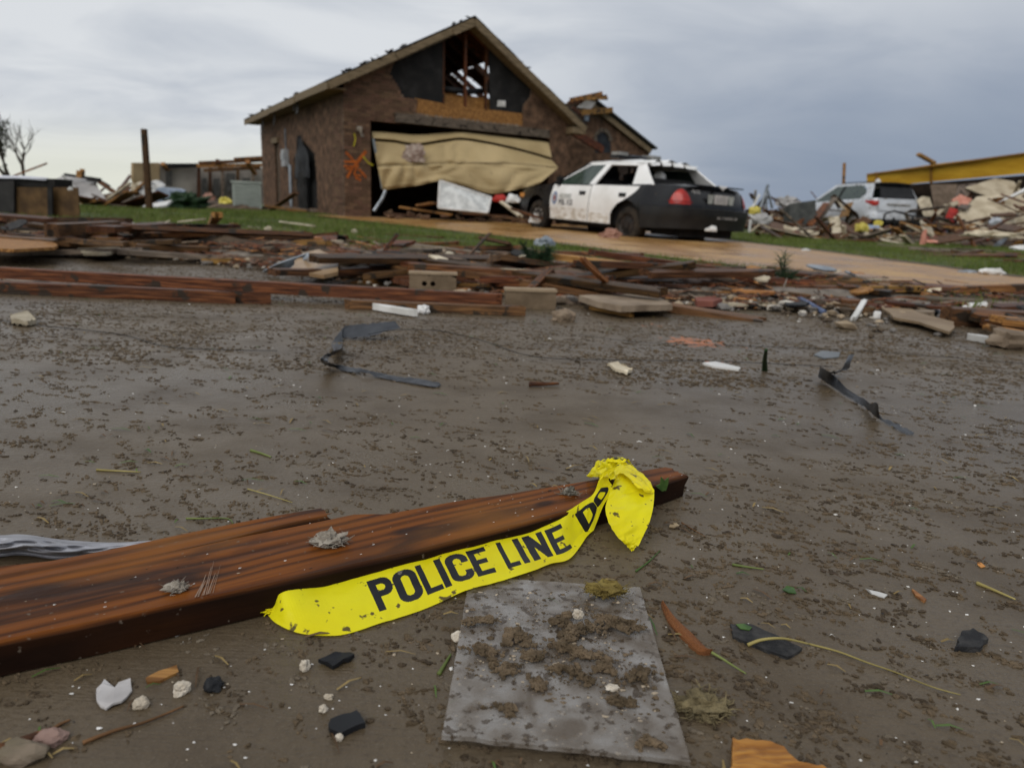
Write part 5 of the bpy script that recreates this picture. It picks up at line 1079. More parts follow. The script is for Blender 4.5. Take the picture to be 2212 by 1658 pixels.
lump('white_heap', 1700, 446, 24, (.36, .25, .22), MATS['shed_pale'], 21, 'crumpled white sheet heap beyond the dark box', 'sheet', .7, 2.4); lump('white_bag', 1643, 484, 16, (.20, .14, .17), pmat('dull_white', (.26, .25, .24), (.42, .41, .40), rough=.6), 22, 'grey white bag right of the police car bumper', 'bag', .4, 1.6); lump('insulation_lump', 1630, 463, 17, (.14, .1, .13), YINS, 23, 'yellow insulation lump right of the police car', 'insulation'); lump('insulation_lump', 1860, 500, 17.5, (.15, .1, .14), YINS, 24, 'yellow insulation lump below the silver car wheel', 'insulation'); lump('insulation_lump', 1896, 487, 18.4, (.10, .07, .09), YINS, 25, 'smaller yellow insulation lump under the silver car bumper', 'insulation')
lump('white_scrap', 1896, 396, 26, (.09, .08, .11), WHITE, 26, 'small white ball on the silver car roof edge', 'scrap', .2); lump('fabric_heap', 2140, 512, 15.5, (.6, .12, .09), CREAM, 27, 'long pale crumpled fabric along the lawn at right', 'fabric', .6, 2.2); lump('white_bag', 2150, 486, 19, (.16, .1, .14), pmat('bag_blue', (.45, .47, .52), (.6, .62, .66), rough=.4), 28, 'pale blue bag in the heap at right', 'bag', .3)
for i, (x, y, Y, s, m, lab) in enumerate(((1993, 528, 11.5, (.05, .03, .16), PINK, 'upright pink board stub on the lawn at right'), (1742, 527, 11, (.07, .05, .03), WHITE, 'white paper scrap on the lawn right of the police car'), (2148, 566, 7.2, (.12, .06, .05), WHITE, 'white and red wrapper on the lawn at the right edge'), (2095, 562, 7.4, (.09, .05, .02), METAL, 'grey flat scrap on the lawn at right'), (2208, 540, 8.6, (.16, .06, .04), WHITE, 'white lid at the right edge of the lawn'), (2010, 524, 11.6, (.12, .05, .03), PINK, 'pink scrap beside the upright board stub'))):
    lump('lawn_scrap', x, y, Y, s, m, 80 + i, lab, 'scrap', .35, 1.4)
scatter([(1900, 532), (2212, 548), (2212, 572), (2080, 556)], 14, 'thin timber lying on the lawn at the right edge', 'timber on the right lawn', WOODS, SIZES[:4] + [SIZES[6]], lift=.05, seed=47)

# scraps of yellow tape on the garage pier
for i, (pts, lab) in enumerate(((((765, 288), (768, 300), (764, 316)), 'short scrap of yellow tape hanging under the wall lamp'), (((784, 338), (796, 352), (806, 357)), 'scrap of yellow tape at the left jamb of the garage'))):
    P = [pxP(x, y, hw(0, -.05), HN) for x, y in pts]; mb = MB()
    for a, b_ in zip(P, P[1:]): mb.bar(a, b_, .028, .003, -HN)
    build('tape_scrap', mb, pmat('tape_scrap', (.34, .28, .012), (.42, .36, .02), rough=.4), centre=True, label=lab, cat='tape')
# ================================================================== debris line along the kerb
BAND_U = [(-30, 466), (250, 480), (650, 505), (1100, 530), (1600, 582), (2000, 628), (2240, 640)]
BAND_L = [(2240, 745), (1900, 680), (1700, 664), (1450, 668), (1200, 660), (900, 632), (750, 600), (600, 572), (300, 550), (-30, 545)]
LEFT = [(-40, 478), (250, 488), (640, 512), (700, 540), (560, 562), (300, 548), (-40, 543)]
MIDB = [(640, 516), (1100, 546), (1560, 596), (1560, 655), (1200, 650), (900, 620), (740, 585), (640, 555)]
RIGHTB = [(1560, 590), (1900, 612), (2030, 640), (2240, 650), (2240, 745), (2000, 690), (1700, 662), (1560, 655)]
random.seed(3)
scatter(LEFT, 62, 'broken timber in the debris line at the left end of the kerb', 'timber along the left kerb', [W_RED, W_BRN, W_BRN, W_BRN, W_YEL, W_GRY], SIZES[:4] + [SIZES[7]], lift=.13, tilt=.04, yaw=(.05, .30), seed=51)
scatter(MIDB, 74, 'broken timber in the debris line along the middle of the kerb', 'timber along the middle kerb', [W_RED, W_RED, W_BRN, W_BRN, W_BRN, W_YEL, W_GRY], [SIZES[i] for i in (0, 0, 1, 1, 2, 3, 6, 7)], lift=.12, tilt=.08, yaw=(-.08, .42), seed=52)
scatter(RIGHTB, 42, 'broken timber in the debris line at the right end of the kerb', 'timber along the right kerb', [W_RED, W_BRN, W_YEL, W_GRY], [SIZES[i] for i in (0, 0, 1, 6, 7)], lift=.06, tilt=.05, yaw=(-.15, .35), seed=53)
for pl, n, sd, wh in ((LEFT, 34, 61, 'left'), (MIDB, 44, 62, 'middle'), (RIGHTB, 30, 63, 'right')):
    sheet_scatter(pl, n, f'broken sheet scrap in the debris line along the {wh} kerb', f'sheet scraps on the {wh} kerb', [CREAM, CREAM, OSB, DRYW, TAR, SHING, METAL, CONC], 'sheet_scrap', 'scrap', (.04, .14), .09, sd, .012, .25)
# gravel and washed-out soil in the gutter (uncountable)
def gravel():
    g = np.random.default_rng(5); V0, F0 = ico(1); VV = []; FF = []; MI = []; k = 0
    while k < 9500:
        x = g.uniform(-7, 8); d = g.normal(-.02, .16) if x < 1.5 else g.normal(-.28, .34); y = kerb_y(x) + d
        if d > .5 or (d < -.5 and g.uniform() < .6): continue
        z = ground_z(x, y) if d > .1 else .005 + .05 * max(0, 1 - abs(d + .1) / .35) * g.uniform(0, 1); r = g.uniform(.006, .02) if g.uniform() < .93 else g.uniform(.02, .042)
        VV.append(V0 * g.uniform(.6, 1.2, (len(V0), 1)) * np.array([r * g.uniform(.8, 1.7), r, r * .7]) + np.array([x, y, z + r * .3])); FF.append(F0 + k * len(V0)); MI.append(np.full(len(F0), g.choice(4, p=[.45, .25, .2, .1]))); k += 1
    put('gutter_gravel', npmesh('gutter_gravel', np.concatenate(VV), np.concatenate(FF), [pmat('soil_crumb', (.05, .036, .024), (.11, .082, .056), rough=.8), pmat('gravel_tan', (.22, .165, .105), (.38, .30, .21), rough=.8), pmat('gravel_grey', (.11, .10, .09), (.19, .175, .16), rough=.8), pmat('gravel_pale', (.40, .36, .30), (.58, .54, .47), rough=.8)], mi=np.concatenate(MI)), label='loose gravel and soil washed along the kerb', cat='gravel', kind='stuff')
    # splinters and shreds over the debris band
    VV = []; FF = []; MI = []; k = 0
    for i in range(15000):
        x = g.uniform(-8, 7.5); d = abs(g.normal(.2, .9)) * (1 if x < 2 else .6) - .25; y = kerb_y(x) + d; z = (ground_z(x, y) if d > 0 else 0) + abs(g.normal(0, .03)) + .01
        if x > 1.6 and g.uniform() < .72: continue
        l = g.uniform(.03, .20); w = g.uniform(.004, .016); a = g.normal(0, .6); b_ = g.normal(0, .15); dv = np.array([math.cos(a) * math.cos(b_), math.sin(a) * math.cos(b_), math.sin(b_)]); nv = np.array([-math.sin(a), math.cos(a), 0]); p = np.array([x, y, z]); uz = np.array([0, 0, w * .8])
        VV.append(np.array([p - dv * l / 2 - nv * w, p - dv * l / 2 + nv * w, p - dv * l / 2 + uz, p + dv * l / 2 - nv * w * .6, p + dv * l / 2 + nv * w * .6, p + dv * l / 2 + uz * .6])); FF.append(np.array([[0, 3, 5], [0, 5, 2], [1, 2, 5], [1, 5, 4], [0, 2, 1], [3, 4, 5]]) + k); k += 6; MI.append(np.full(6, g.choice(5, p=[.42, .26, .12, .1, .1])))
    put('wood_shreds', npmesh('wood_shreds', np.concatenate(VV), np.concatenate(FF), [W_BRN, W_RED, W_YEL, W_GRY, TAR], mi=np.concatenate(MI)), label='small wood splinters and shreds strewn through the kerb debris', cat='splinters', kind='stuff')
gravel()
# soil bank under the debris
rows = []
for x in np.linspace(-8, 8, 90):
    y = kerb_y(x); rows.append([(x, y + o, (ground_z(x, y + o) if o > .1 else 0) + h * (.5 + .9 * abs(noise.noise(Vector((x * 2.3, o * 4, 8))))) * (1 if x < 1.5 else .45)) for o, h in ((-.34, -.02), (-.24, .005), (-.12, .045), (0, .09), (.15, .11), (.4, .10), (.8, .07), (1.3, .03), (1.8, -.03))])
mb = MB(); mb.grid(rows); build('soil_bank', mb, pmat('bank_soil', (.035, .025, .017), (.12, .086, .056), (.065, .045, .03), rough=.85, scale=4, detail=9, bump=.9, bscale=25), smooth=True, label='dark soil and litter heaped along the kerb under the debris', cat='soil', kind='stuff')
# ---- named pieces
def pl(label, a, b_, za, zb, w, t, mat, seed, name='broken_board', cat='beam', roll=0, jl=.06, jr=.06):
    plank_between(name, px(*a, za), px(*b_, zb), w, t, mat, seed, jl, jr, roll=roll, label=label, cat=cat)
pl('long straight dark red beam lying on the street at left', (-60, 598), (1090, 662), .03, .03, .05, .060, W_RED, 101)
pl('splintered beam with orange broken end in front of the long red beam', (-60, 630), (592, 659), .0, .0, .06, .058, W_RED, 102, jr=.45)
pl('short splintered beam under the right end of the long red beam', (735, 666), (1142, 682), .0, .0, .06, .045, W_BRN, 103, jr=.2)
pl('thin grey strip between the two long beams at left', (0, 610), (330, 634), .03, .03, .03, .02, W_GRY, 104, 'timber_strip', 'strip')
pl('white painted trim strip in front of the red beam', (783, 664), (905, 684), .004, .004, .05, .03, WHITE, 105, 'trim_strip', 'strip', jl=.2)
pl('yellow stick at the front edge of the kerb debris', (1272, 668), (1370, 686), .004, .004, .035, .03, W_YEL, 106, 'wooden_stick', 'stick')
pl('thin yellow slat leaning down over the middle debris', (1252, 560), (1338, 642), .26, .03, .03, .025, W_YEL, 107, 'thin_lath', 'lath')
pl('long yellow board raised on the middle debris', (1150, 555), (1560, 605), .20, .12, .10, .04, W_YEL, 108); pl('long dark board under the raised yellow board', (1200, 590), (1600, 612), .08, .08, .16, .06, W_BRN, 109); pl('long thin tan board low in the middle debris', (1200, 636), (1620, 640), .03, .05, .05, .03, W_YEL, 110); pl('red brown board crossing the middle debris', (880, 585), (1200, 605), .10, .10, .12, .05, W_RED, 111); pl('broad red brown board behind the concrete block', (740, 560), (1010, 600), .12, .08, .12, .05, W_RED, 112); pl('short dark red stick leaning in the middle debris', (1140, 640), (1192, 590), .03, .14, .05, .04, W_RED, 113, 'wooden_stick', 'stick'); pl('dark thin stick poking up left of the middle debris', (995, 572), (1060, 505), .08, .30, .02, .02, W_BRN, 114, 'wooden_stick', 'stick'); pl('dark stick poking up over the felt scrap', (820, 560), (870, 500), .08, .30, .03, .03, W_BRN, 115, 'wooden_stick', 'stick')
pl('wide red brown board lying on the left debris', (210, 503), (360, 492), .20, .22, .22, .05, W_RED, 116); pl('long dark beam in the left debris', (110, 512), (250, 500), .16, .16, .10, .10, W_BRN, 117); pl('long thin board along the front of the left debris', (300, 525), (560, 548), .08, .06, .09, .04, W_RED, 118); pl('long brown plank at the back of the left debris', (0, 478), (280, 484), .12, .12, .12, .05, W_BRN, 119); pl('orange stub sticking up from the left debris', (455, 492), (470, 470), .10, .34, .09, .05, W_YEL, 120, 'timber_stub', 'stub'); pl('long brown board running right from the left debris', (520, 518), (800, 532), .10, .10, .12, .05, W_BRN, 121); pl('red brown board at the back of the middle debris', (640, 500), (960, 520), .10, .10, .10, .05, W_RED, 122)
pl('long tan board along the right kerb', (1700, 595), (2030, 634), .08, .05, .09, .04, W_YEL, 123); pl('orange board lying left of the driveway edge', (1655, 583), (1800, 600), .08, .08, .10, .04, W_YEL, 124); pl('red brown board ending near the driveway', (1780, 636), (2030, 630), .05, .05, .07, .04, W_RED, 125); pl('dark red beam cut by the right edge', (2080, 640), (2260, 655), .03, .03, .09, .07, W_RED, 126); pl('long tan board under the dark red beam at right', (1990, 640), (2240, 668), .03, .02, .07, .03, W_YEL, 127); pl('white stick standing out of the right gutter', (1842, 694), (1868, 652), .0, .06, .028, .02, WHITE, 128, 'white_stick', 'stick'); pl('white block in the right gutter', (1880, 687), (1908, 687), .0, .0, .06, .035, WHITE, 129, 'white_block', 'block'); pl('white strip in the gutter near the right edge', (2085, 732), (2155, 745), .0, .0, .06, .03, WHITE, 130, 'trim_strip', 'strip'); pl('yellow board at the right edge of the gutter', (2125, 712), (2250, 738), .03, .03, .05, .03, W_YEL, 131); pl('thick brown beam at the right edge of the gutter', (2030, 700), (2250, 712), .0, .0, .12, .09, W_BRN, 132)
pl('thin pale slat on the lawn before the brick house', (605, 480), (680, 490), .02 + .2, .02 + .2, .05, .02, CREAM, 133, 'thin_lath', 'lath'); pl('brown plank end on the debris at right of the pine bough', (1560, 615), (1700, 625), .04, .04, .12, .08, W_BRN, 134)
# blue striped tube and dark plastic in the right gutter
mb = MB(); mb.tube([px(1708, 634, .06), px(1745, 655, .04), px(1782, 676, .01)], .016, 8); build('blue_tube', mb, pmat('tube_blue', (.03, .045, .10), (.10, .13, .22), rough=.4, scale=12), centre=True, label='thin blue black tube lying into the right gutter', cat='tube')
def flat(name, pts, z, th, mat, label, cat, seed, zs=None):
    r = random.Random(seed); P = [px(x, y, (zs[i] if zs else z)) for i, (x, y) in enumerate(pts)]; Q = []
    for i, p in enumerate(P):
        q = P[(i + 1) % len(P)]
        for j in range(4): Q.append(p.lerp(q, j / 4) + (Vector((r.uniform(-1, 1), r.uniform(-1, 1), 0)) * (q - p).length * .02 if j else Vector()))
    mb = MB(); mb.slab(Q, th); build(name, mb, mat, centre=True, label=label, cat=cat)
def flatu(*a, **k): flat(*a, **k)
flat('stone_slab', [(1250, 650), (1385, 644), (1425, 656), (1452, 670), (1340, 674), (1290, 664)], .035, .03, CONC, 'flat pale stone slab at the front of the middle debris', 'slab', 1)
flat('stone_slab', [(625, 590), (655, 552), (690, 545), (735, 568), (730, 595), (700, 602)], .10, .022, pmat('wet_tan_sheet', (.24, .15, .075), (.38, .26, .15), rough=.35, scale=5), 'broken pale slab lying on the kerb beside the bent grey metal', 'slab', 2, zs=[.06, .14, .15, .12, .07, .06])
flat('bent_metal_sheet', [(568, 585), (590, 572), (665, 545), (672, 550), (640, 570), (605, 590)], .1, .012, METAL, 'bent grey metal sheet against the broken slab', 'metal sheet', 3, zs=[.03, .09, .17, .17, .09, .03])
flat('plywood_piece', [(0, 512), (60, 506), (120, 522), (118, 540), (30, 545), (-60, 540), (-60, 510)], .10, .02, OSB, 'orange plywood piece at the left edge of the debris', 'plywood', 4)
flat('felt_piece', [(790, 545), (870, 545), (880, 572), (800, 575)], .16, .01, TAR, 'black felt piece on the middle left debris', 'felt', 5, zs=[.16, .16, .12, .12]); flat('felt_piece', [(428, 495), (445, 505), (505, 508), (492, 525), (455, 522)], .14, .01, TAR, 'ragged black felt piece on the left debris', 'felt', 6, zs=[.24, .2, .12, .09, .14])
flat('muddy_sheet', [(1890, 655), (1950, 655), (1985, 680), (2060, 700), (2050, 722), (1985, 700), (1930, 690)], .025, .012, pmat('mud_sheet', (.17, .115, .065), (.25, .18, .11), rough=.6, scale=6), 'torn mud coloured sheet in the right gutter', 'sheet', 7); flat('dark_plastic', [(1690, 650), (1720, 640), (1760, 650), (1740, 662), (1700, 662)], .04, .01, BLACKP, 'black plastic scrap beside the blue tube', 'plastic', 8); put('concrete_lump', blob_mesh('concrete_lump', CONC, (.12, .07, .055), 3, .5, 1.5, 9, .5), loc=px(2200, 752, 0), label='muddy concrete lump at the right edge of the gutter', cat='concrete'); flat('pale_board', [(170, 540), (330, 528), (345, 535), (230, 552), (180, 552)], .05, .02, CREAM, 'pale cracked board at the front of the left debris', 'board', 10); flat('red_brick_piece', [(1500, 654), (1540, 650), (1560, 657), (1540, 663), (1505, 662)], .03, .03, pmat('redbrick', (.16, .055, .04), (.24, .09, .065), rough=.8), 'red brick piece at the front of the right debris', 'brick', 11); flat('pale_board', [(1560, 655), (1690, 656), (1692, 662), (1562, 662)], .02, .015, CREAM, 'tan flat board lying in the gutter right of the red brick', 'board', 12)
# cored concrete bricks
def cored(x0, x1, ytop, ybot, hgt, label, holes, seed):
    a = px(x0, ybot, 0); b_ = px(x1, ybot + 3, 0); d = (b_ - a); L = d.length; ang = math.atan2(d.y, d.x); root = empty('concrete_block', a, ang, label=label, cat='block'); mb = MB()
    if not holes: mb.box((L / 2, .05, hgt / 2), (L, .10, hgt))
    else:
        # front face with two round cores: ring faces between the holes and the outline
        cs_ = [(L * .32, hgt * .55), (L * .50, hgt * .55)]; R_ = hgt * .13; xsn = [0, L * .41, L]
        for k, (cx_, cz_) in enumerate(cs_):
            x_a, x_b = xsn[k], xsn[k + 1]; out = []; inn = []; dep = []
            for t in range(24):
                an = 2 * math.pi * t / 24; c, s = math.cos(an), math.sin(an); q = min(((x_b - cx_) / c if c > 1e-6 else (x_a - cx_) / c if c < -1e-6 else 9), ((hgt - cz_) / s if s > 1e-6 else (-cz_) / s if s < -1e-6 else 9)); out.append((cx_ + c * q, 0, cz_ + s * q)); inn.append((cx_ + c * R_, 0, cz_ + s * R_)); dep.append((cx_ + c * R_, .085, cz_ + s * R_))
            mb.grid([out, inn, dep], close=True); mb.add(dep, [tuple(range(24))])
        mb.add([(0, 0, 0), (L, 0, 0), (L, .1, 0), (0, .1, 0), (0, 0, hgt), (L, 0, hgt), (L, .1, hgt), (0, .1, hgt)], [(4, 5, 6, 7), (0, 4, 7, 3), (1, 2, 6, 5), (3, 7, 6, 2), (0, 3, 2, 1)])
    build('body', mb, pmat('block_tan', (.12, .085, .052), (.20, .145, .092), rough=.8, scale=9, detail=8, bump=.4, bscale=60), root); build('top_skin', MB().box((L / 2, .05, hgt + .006), (L + .01, .11, .012)), pmat('block_top', (.24, .175, .11), (.32, .24, .155), rough=.8, scale=9), root)
cored(884, 985, 592, 636, .115, 'tan concrete brick with two round holes on the debris', True, 1); cored(1092, 1200, 632, 665, .085, 'solid muddy concrete brick at the end of the red beam', False, 2)
for i, (x, y, s, m, lab) in enumerate(((1218, 655, (.05, .04, .04), CONC, 'grey rounded stone right of the solid concrete brick'), (915, 640, (.03, .03, .03), WHITE, 'small white pebble right of the tan brick'), (1176, 537, (.11, .08, .09), METAL, 'crumpled grey can on the lawn above the debris'), (945, 598, (.09, .05, .04), CREAM, 'pale clod on the top of the tan brick'), (2110, 650, (.08, .06, .05), WHITE, 'white crumpled scrap on the right debris'), (1890, 628, (.03, .03, .05), WHITE, 'tiny white cup on the right lawn edge'), (580, 512, (.05, .04, .06), CREAM, 'pale stub on the left debris'), (450, 530, (.12, .05, .03), CREAM, 'cream scrap low on the left debris'), (2185, 655, (.10, .06, .05), CREAM, 'tan scrap at the right edge debris'), (765, 515, (.04, .03, .05), CREAM, 'pale scrap at the back of the middle debris'))):
    lump('debris_lump', x, y, px(x, y, .08).y, s, m, 120 + i, lab, 'scrap', .4, 1.6)
# pine bough and green sprigs
def bough(p, n, L, seed, label):
    r = random.Random(seed); root = empty('pine_bough', p, label=label, cat='bough'); st_ = MB(); nd = MB()
    for k in range(5):
        a = r.uniform(-.6, 3.7); e = Vector((math.cos(a) * L, math.sin(a) * L * .6, r.uniform(.05, .22))); pts = [Vector((0, 0, .05)), e * .5 + Vector((0, 0, .06)), e]; st_.tube(pts, [.008, .006, .003], 5)
        for j in range(n):
            t = r.uniform(.15, 1); q = e * t + Vector((0, 0, .05 * (1 - t) + .03)); dv = Vector((r.uniform(-1, 1), r.uniform(-1, 1), r.uniform(-.4, 1))).normalized() * r.uniform(.04, .09); sd = dv.orthogonal().normalized() * .003; nd.add([q - sd, q + sd, q + dv], [(0, 1, 2)])
    build('stem', st_, BARK, root); build('needles', nd, GREENP, root, kind='stuff')
bough(px(1150, 600, .08), 170, .13, 3, 'dark green pine bough in the middle of the debris'); bough(px(1690, 632, .04), 60, .07, 4, 'small green sprig in the right debris')
# ================================================================== foreground on the street
# ---- mud crumbs and shredded debris clinging to the road (uncountable)
def crumbs():
    MUD = [pmat('mud_crumb', (.068, .047, .026), (.140, .100, .060), rough=.75, scale=60, detail=4, bump=.6, bscale=300),
           pmat('mud_crumb_dark', (.040, .027, .015), (.085, .060, .036), rough=.6, scale=60, detail=4, bump=.6, bscale=300),
           pmat('mud_crumb_grey', (.10, .078, .054), (.17, .138, .10), rough=.85, scale=60, detail=4, bump=.6, bscale=300)]
    def field(name, nclump, per, ylo, yhi, sub, smin, smax, spread, seed, label):
        g = np.random.default_rng(seed); P = []
        while len(P) < nclump:
            y = math.exp(g.uniform(math.log(ylo), math.log(yhi))) if ylo < 1 else g.uniform(ylo, yhi)
            hwid = .80 * (y + .25) + .45; x = g.uniform(-hwid, hwid)
            if y > kerb_y(x) - .2: continue
            d = noise.fractal(Vector((x * 1.5, y * 2.0, seed)), 1, 2, 3)
            if .9 * d + g.uniform(-.75, .75) < (.15 if (x > .22 and y < .85) else 0): continue
            P.append((x, y))
        V0, F0 = ico(sub); nv = len(V0); VV = []; FF = []; MI = []; k = 0
        variants = []
        for q in range(10):
            o = Vector((q * 5.1, q * 2.3, seed)); s = np.array([1 + .85 * noise.fractal(Vector(p) * 2.6 + o, 1, 2, 3) for p in V0]); variants.append(V0 * s[:, None])
        for x, y in P:
            n = max(1, int(g.poisson(per))); cs = g.uniform(.5, 1.5); dirn = math.radians(-25) + g.normal(0, .5); ca, sa = math.cos(dirn), math.sin(dirn)
            mt = g.choice(3, p=[.56, .3, .14])
            for _ in range(n):
                r = (smin + (smax - smin) * g.beta(1.2, 4.0)) * (.7 + .3 * cs); a = g.normal(0, spread * cs * 1.5); b = g.normal(0, spread * cs * .55)
                v = variants[g.integers(10)]; an = g.uniform(0, 6.28); c, s = math.cos(an), math.sin(an)
                vx = (v[:, 0] * c - v[:, 1] * s) * r * g.uniform(.9, 1.9); vy = (v[:, 0] * s + v[:, 1] * c) * r; vz = v[:, 2] * r * g.uniform(.4, .8)
                xx = vx * ca - vy * sa; yy = vx * sa + vy * ca
                VV.append(np.stack([xx + x + a * ca - b * sa, yy + y + a * sa + b * ca, vz + r * .10], 1)); FF.append(F0 + k); k += nv; MI.append(np.full(len(F0), mt))
        put(name, npmesh(name, np.concatenate(VV), np.concatenate(FF), MUD, smooth=False, mi=np.concatenate(MI)), label=label, cat='mud', kind='stuff')
    field('mud_crumbs', 5200, 12, .42, 2.4, 1, .0007, .0050, .0066, 3, 'wet brown mud crumbs scattered over the near street')
    field('mud_specks', 13500, 4, 2.0, 6.6, 1, .0015, .0080, .013, 5, 'small mud specks scattered over the far half of the street')
    # pale and dark grit, with white specks painted in as wet glints
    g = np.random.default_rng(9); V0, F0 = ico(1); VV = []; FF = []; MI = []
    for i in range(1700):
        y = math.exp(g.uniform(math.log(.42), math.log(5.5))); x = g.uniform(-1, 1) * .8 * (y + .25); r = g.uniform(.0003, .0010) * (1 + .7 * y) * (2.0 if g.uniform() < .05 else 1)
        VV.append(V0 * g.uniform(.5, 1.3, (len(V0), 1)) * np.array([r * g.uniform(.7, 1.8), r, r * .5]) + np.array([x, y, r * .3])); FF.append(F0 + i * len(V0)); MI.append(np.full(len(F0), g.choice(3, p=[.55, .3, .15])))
    put('grit', npmesh('grit', np.concatenate(VV), np.concatenate(FF), [pmat('grit_glint_white', (.5, .48, .44), (.75, .73, .70), rough=.5), pmat('grit_tan', (.30, .24, .17), (.42, .35, .26), rough=.6), pmat('grit_black', (.012, .012, .013), (.03, .03, .03), rough=.5)], mi=np.concatenate(MI)),
        label='tiny pale and dark grit specks and white painted glints sprinkled on the wet street', cat='grit', kind='stuff')
    # short straw and grass clippings stuck to the road
    VV = []; FF = []; MI = []; k = 0
    for i in range(600):
        y = math.exp(g.uniform(math.log(.45), math.log(5.0))); x = g.uniform(-1, 1) * .8 * (y + .25); ln = g.uniform(.006, .03) * (1 + .25 * y); w = g.uniform(.0006, .0013) * (1 + .4 * y); a = g.normal(-.4, .7)
        d = np.array([math.cos(a), math.sin(a), 0]); n = np.array([-d[1], d[0], 0]); p = np.array([x, y, .0022])
        VV.append(np.array([p - d * ln / 2 - n * w, p - d * ln / 2 + n * w, p + n * w * 1.2 + [0, 0, .003], p - n * w * 1.2 + [0, 0, .003], p + d * ln / 2 + n * w * .5, p + d * ln / 2 - n * w * .5]))
        FF.append(np.array([[0, 3, 2, 1], [3, 5, 4, 2]]) + k); k += 6; mi_ = g.choice(3, p=[.35, .3, .35]); MI.append([mi_, mi_])
    put('clippings', npmesh('clippings', np.concatenate(VV), np.concatenate(FF), [pmat('straw', (.16, .11, .04), (.28, .20, .08), rough=.6), pmat('clip_green', (.035, .075, .015), (.09, .15, .035), rough=.5), pmat('clip_brown', (.06, .035, .018), (.12, .07, .035), rough=.6)], mi=np.concatenate(MI)),
        label='short straw and grass clippings stuck to the street', cat='clippings', kind='stuff')
crumbs()
# ---- the big broken board
BT = .038
B_NEAR = [z1(-900, 1330), z1(-400, 1215), z1(0, 1120), z1(350, 1062), z1(600, 1005), z1(900, 950), z1(1300, 860), z1(1700, 748), (865, 1205), (1097, 1144), (1259, 1089), (1412, 1052), (1490, 1024)]
B_FAR = [z1(-900, 830), z1(-400, 745), z1(0, 672), z1(300, 640), z1(900, 522), z1(1400, 420), z1(1700, 365), z1(1980, 318), (760, 1108), (830, 1107), (1000, 1078), (1270, 1036), (1400, 1012), (1474, 999)]
near = [px(x, y, BT) for x, y in B_NEAR]; far = [px(x, y, BT) for x, y in B_FAR]
BDIR = (near[-1] - near[3]).normalized(); BDIR.z = 0; BDIR.normalize(); BPERP = Vector((-BDIR.y, BDIR.x, 0)); BORG = near[3].copy(); BORG.z = 0
def bl(p): q = p - BORG; return (q.dot(BDIR), q.dot(BPERP))
nl = [bl(p) for p in near]; fl = [bl(p) for p in far]
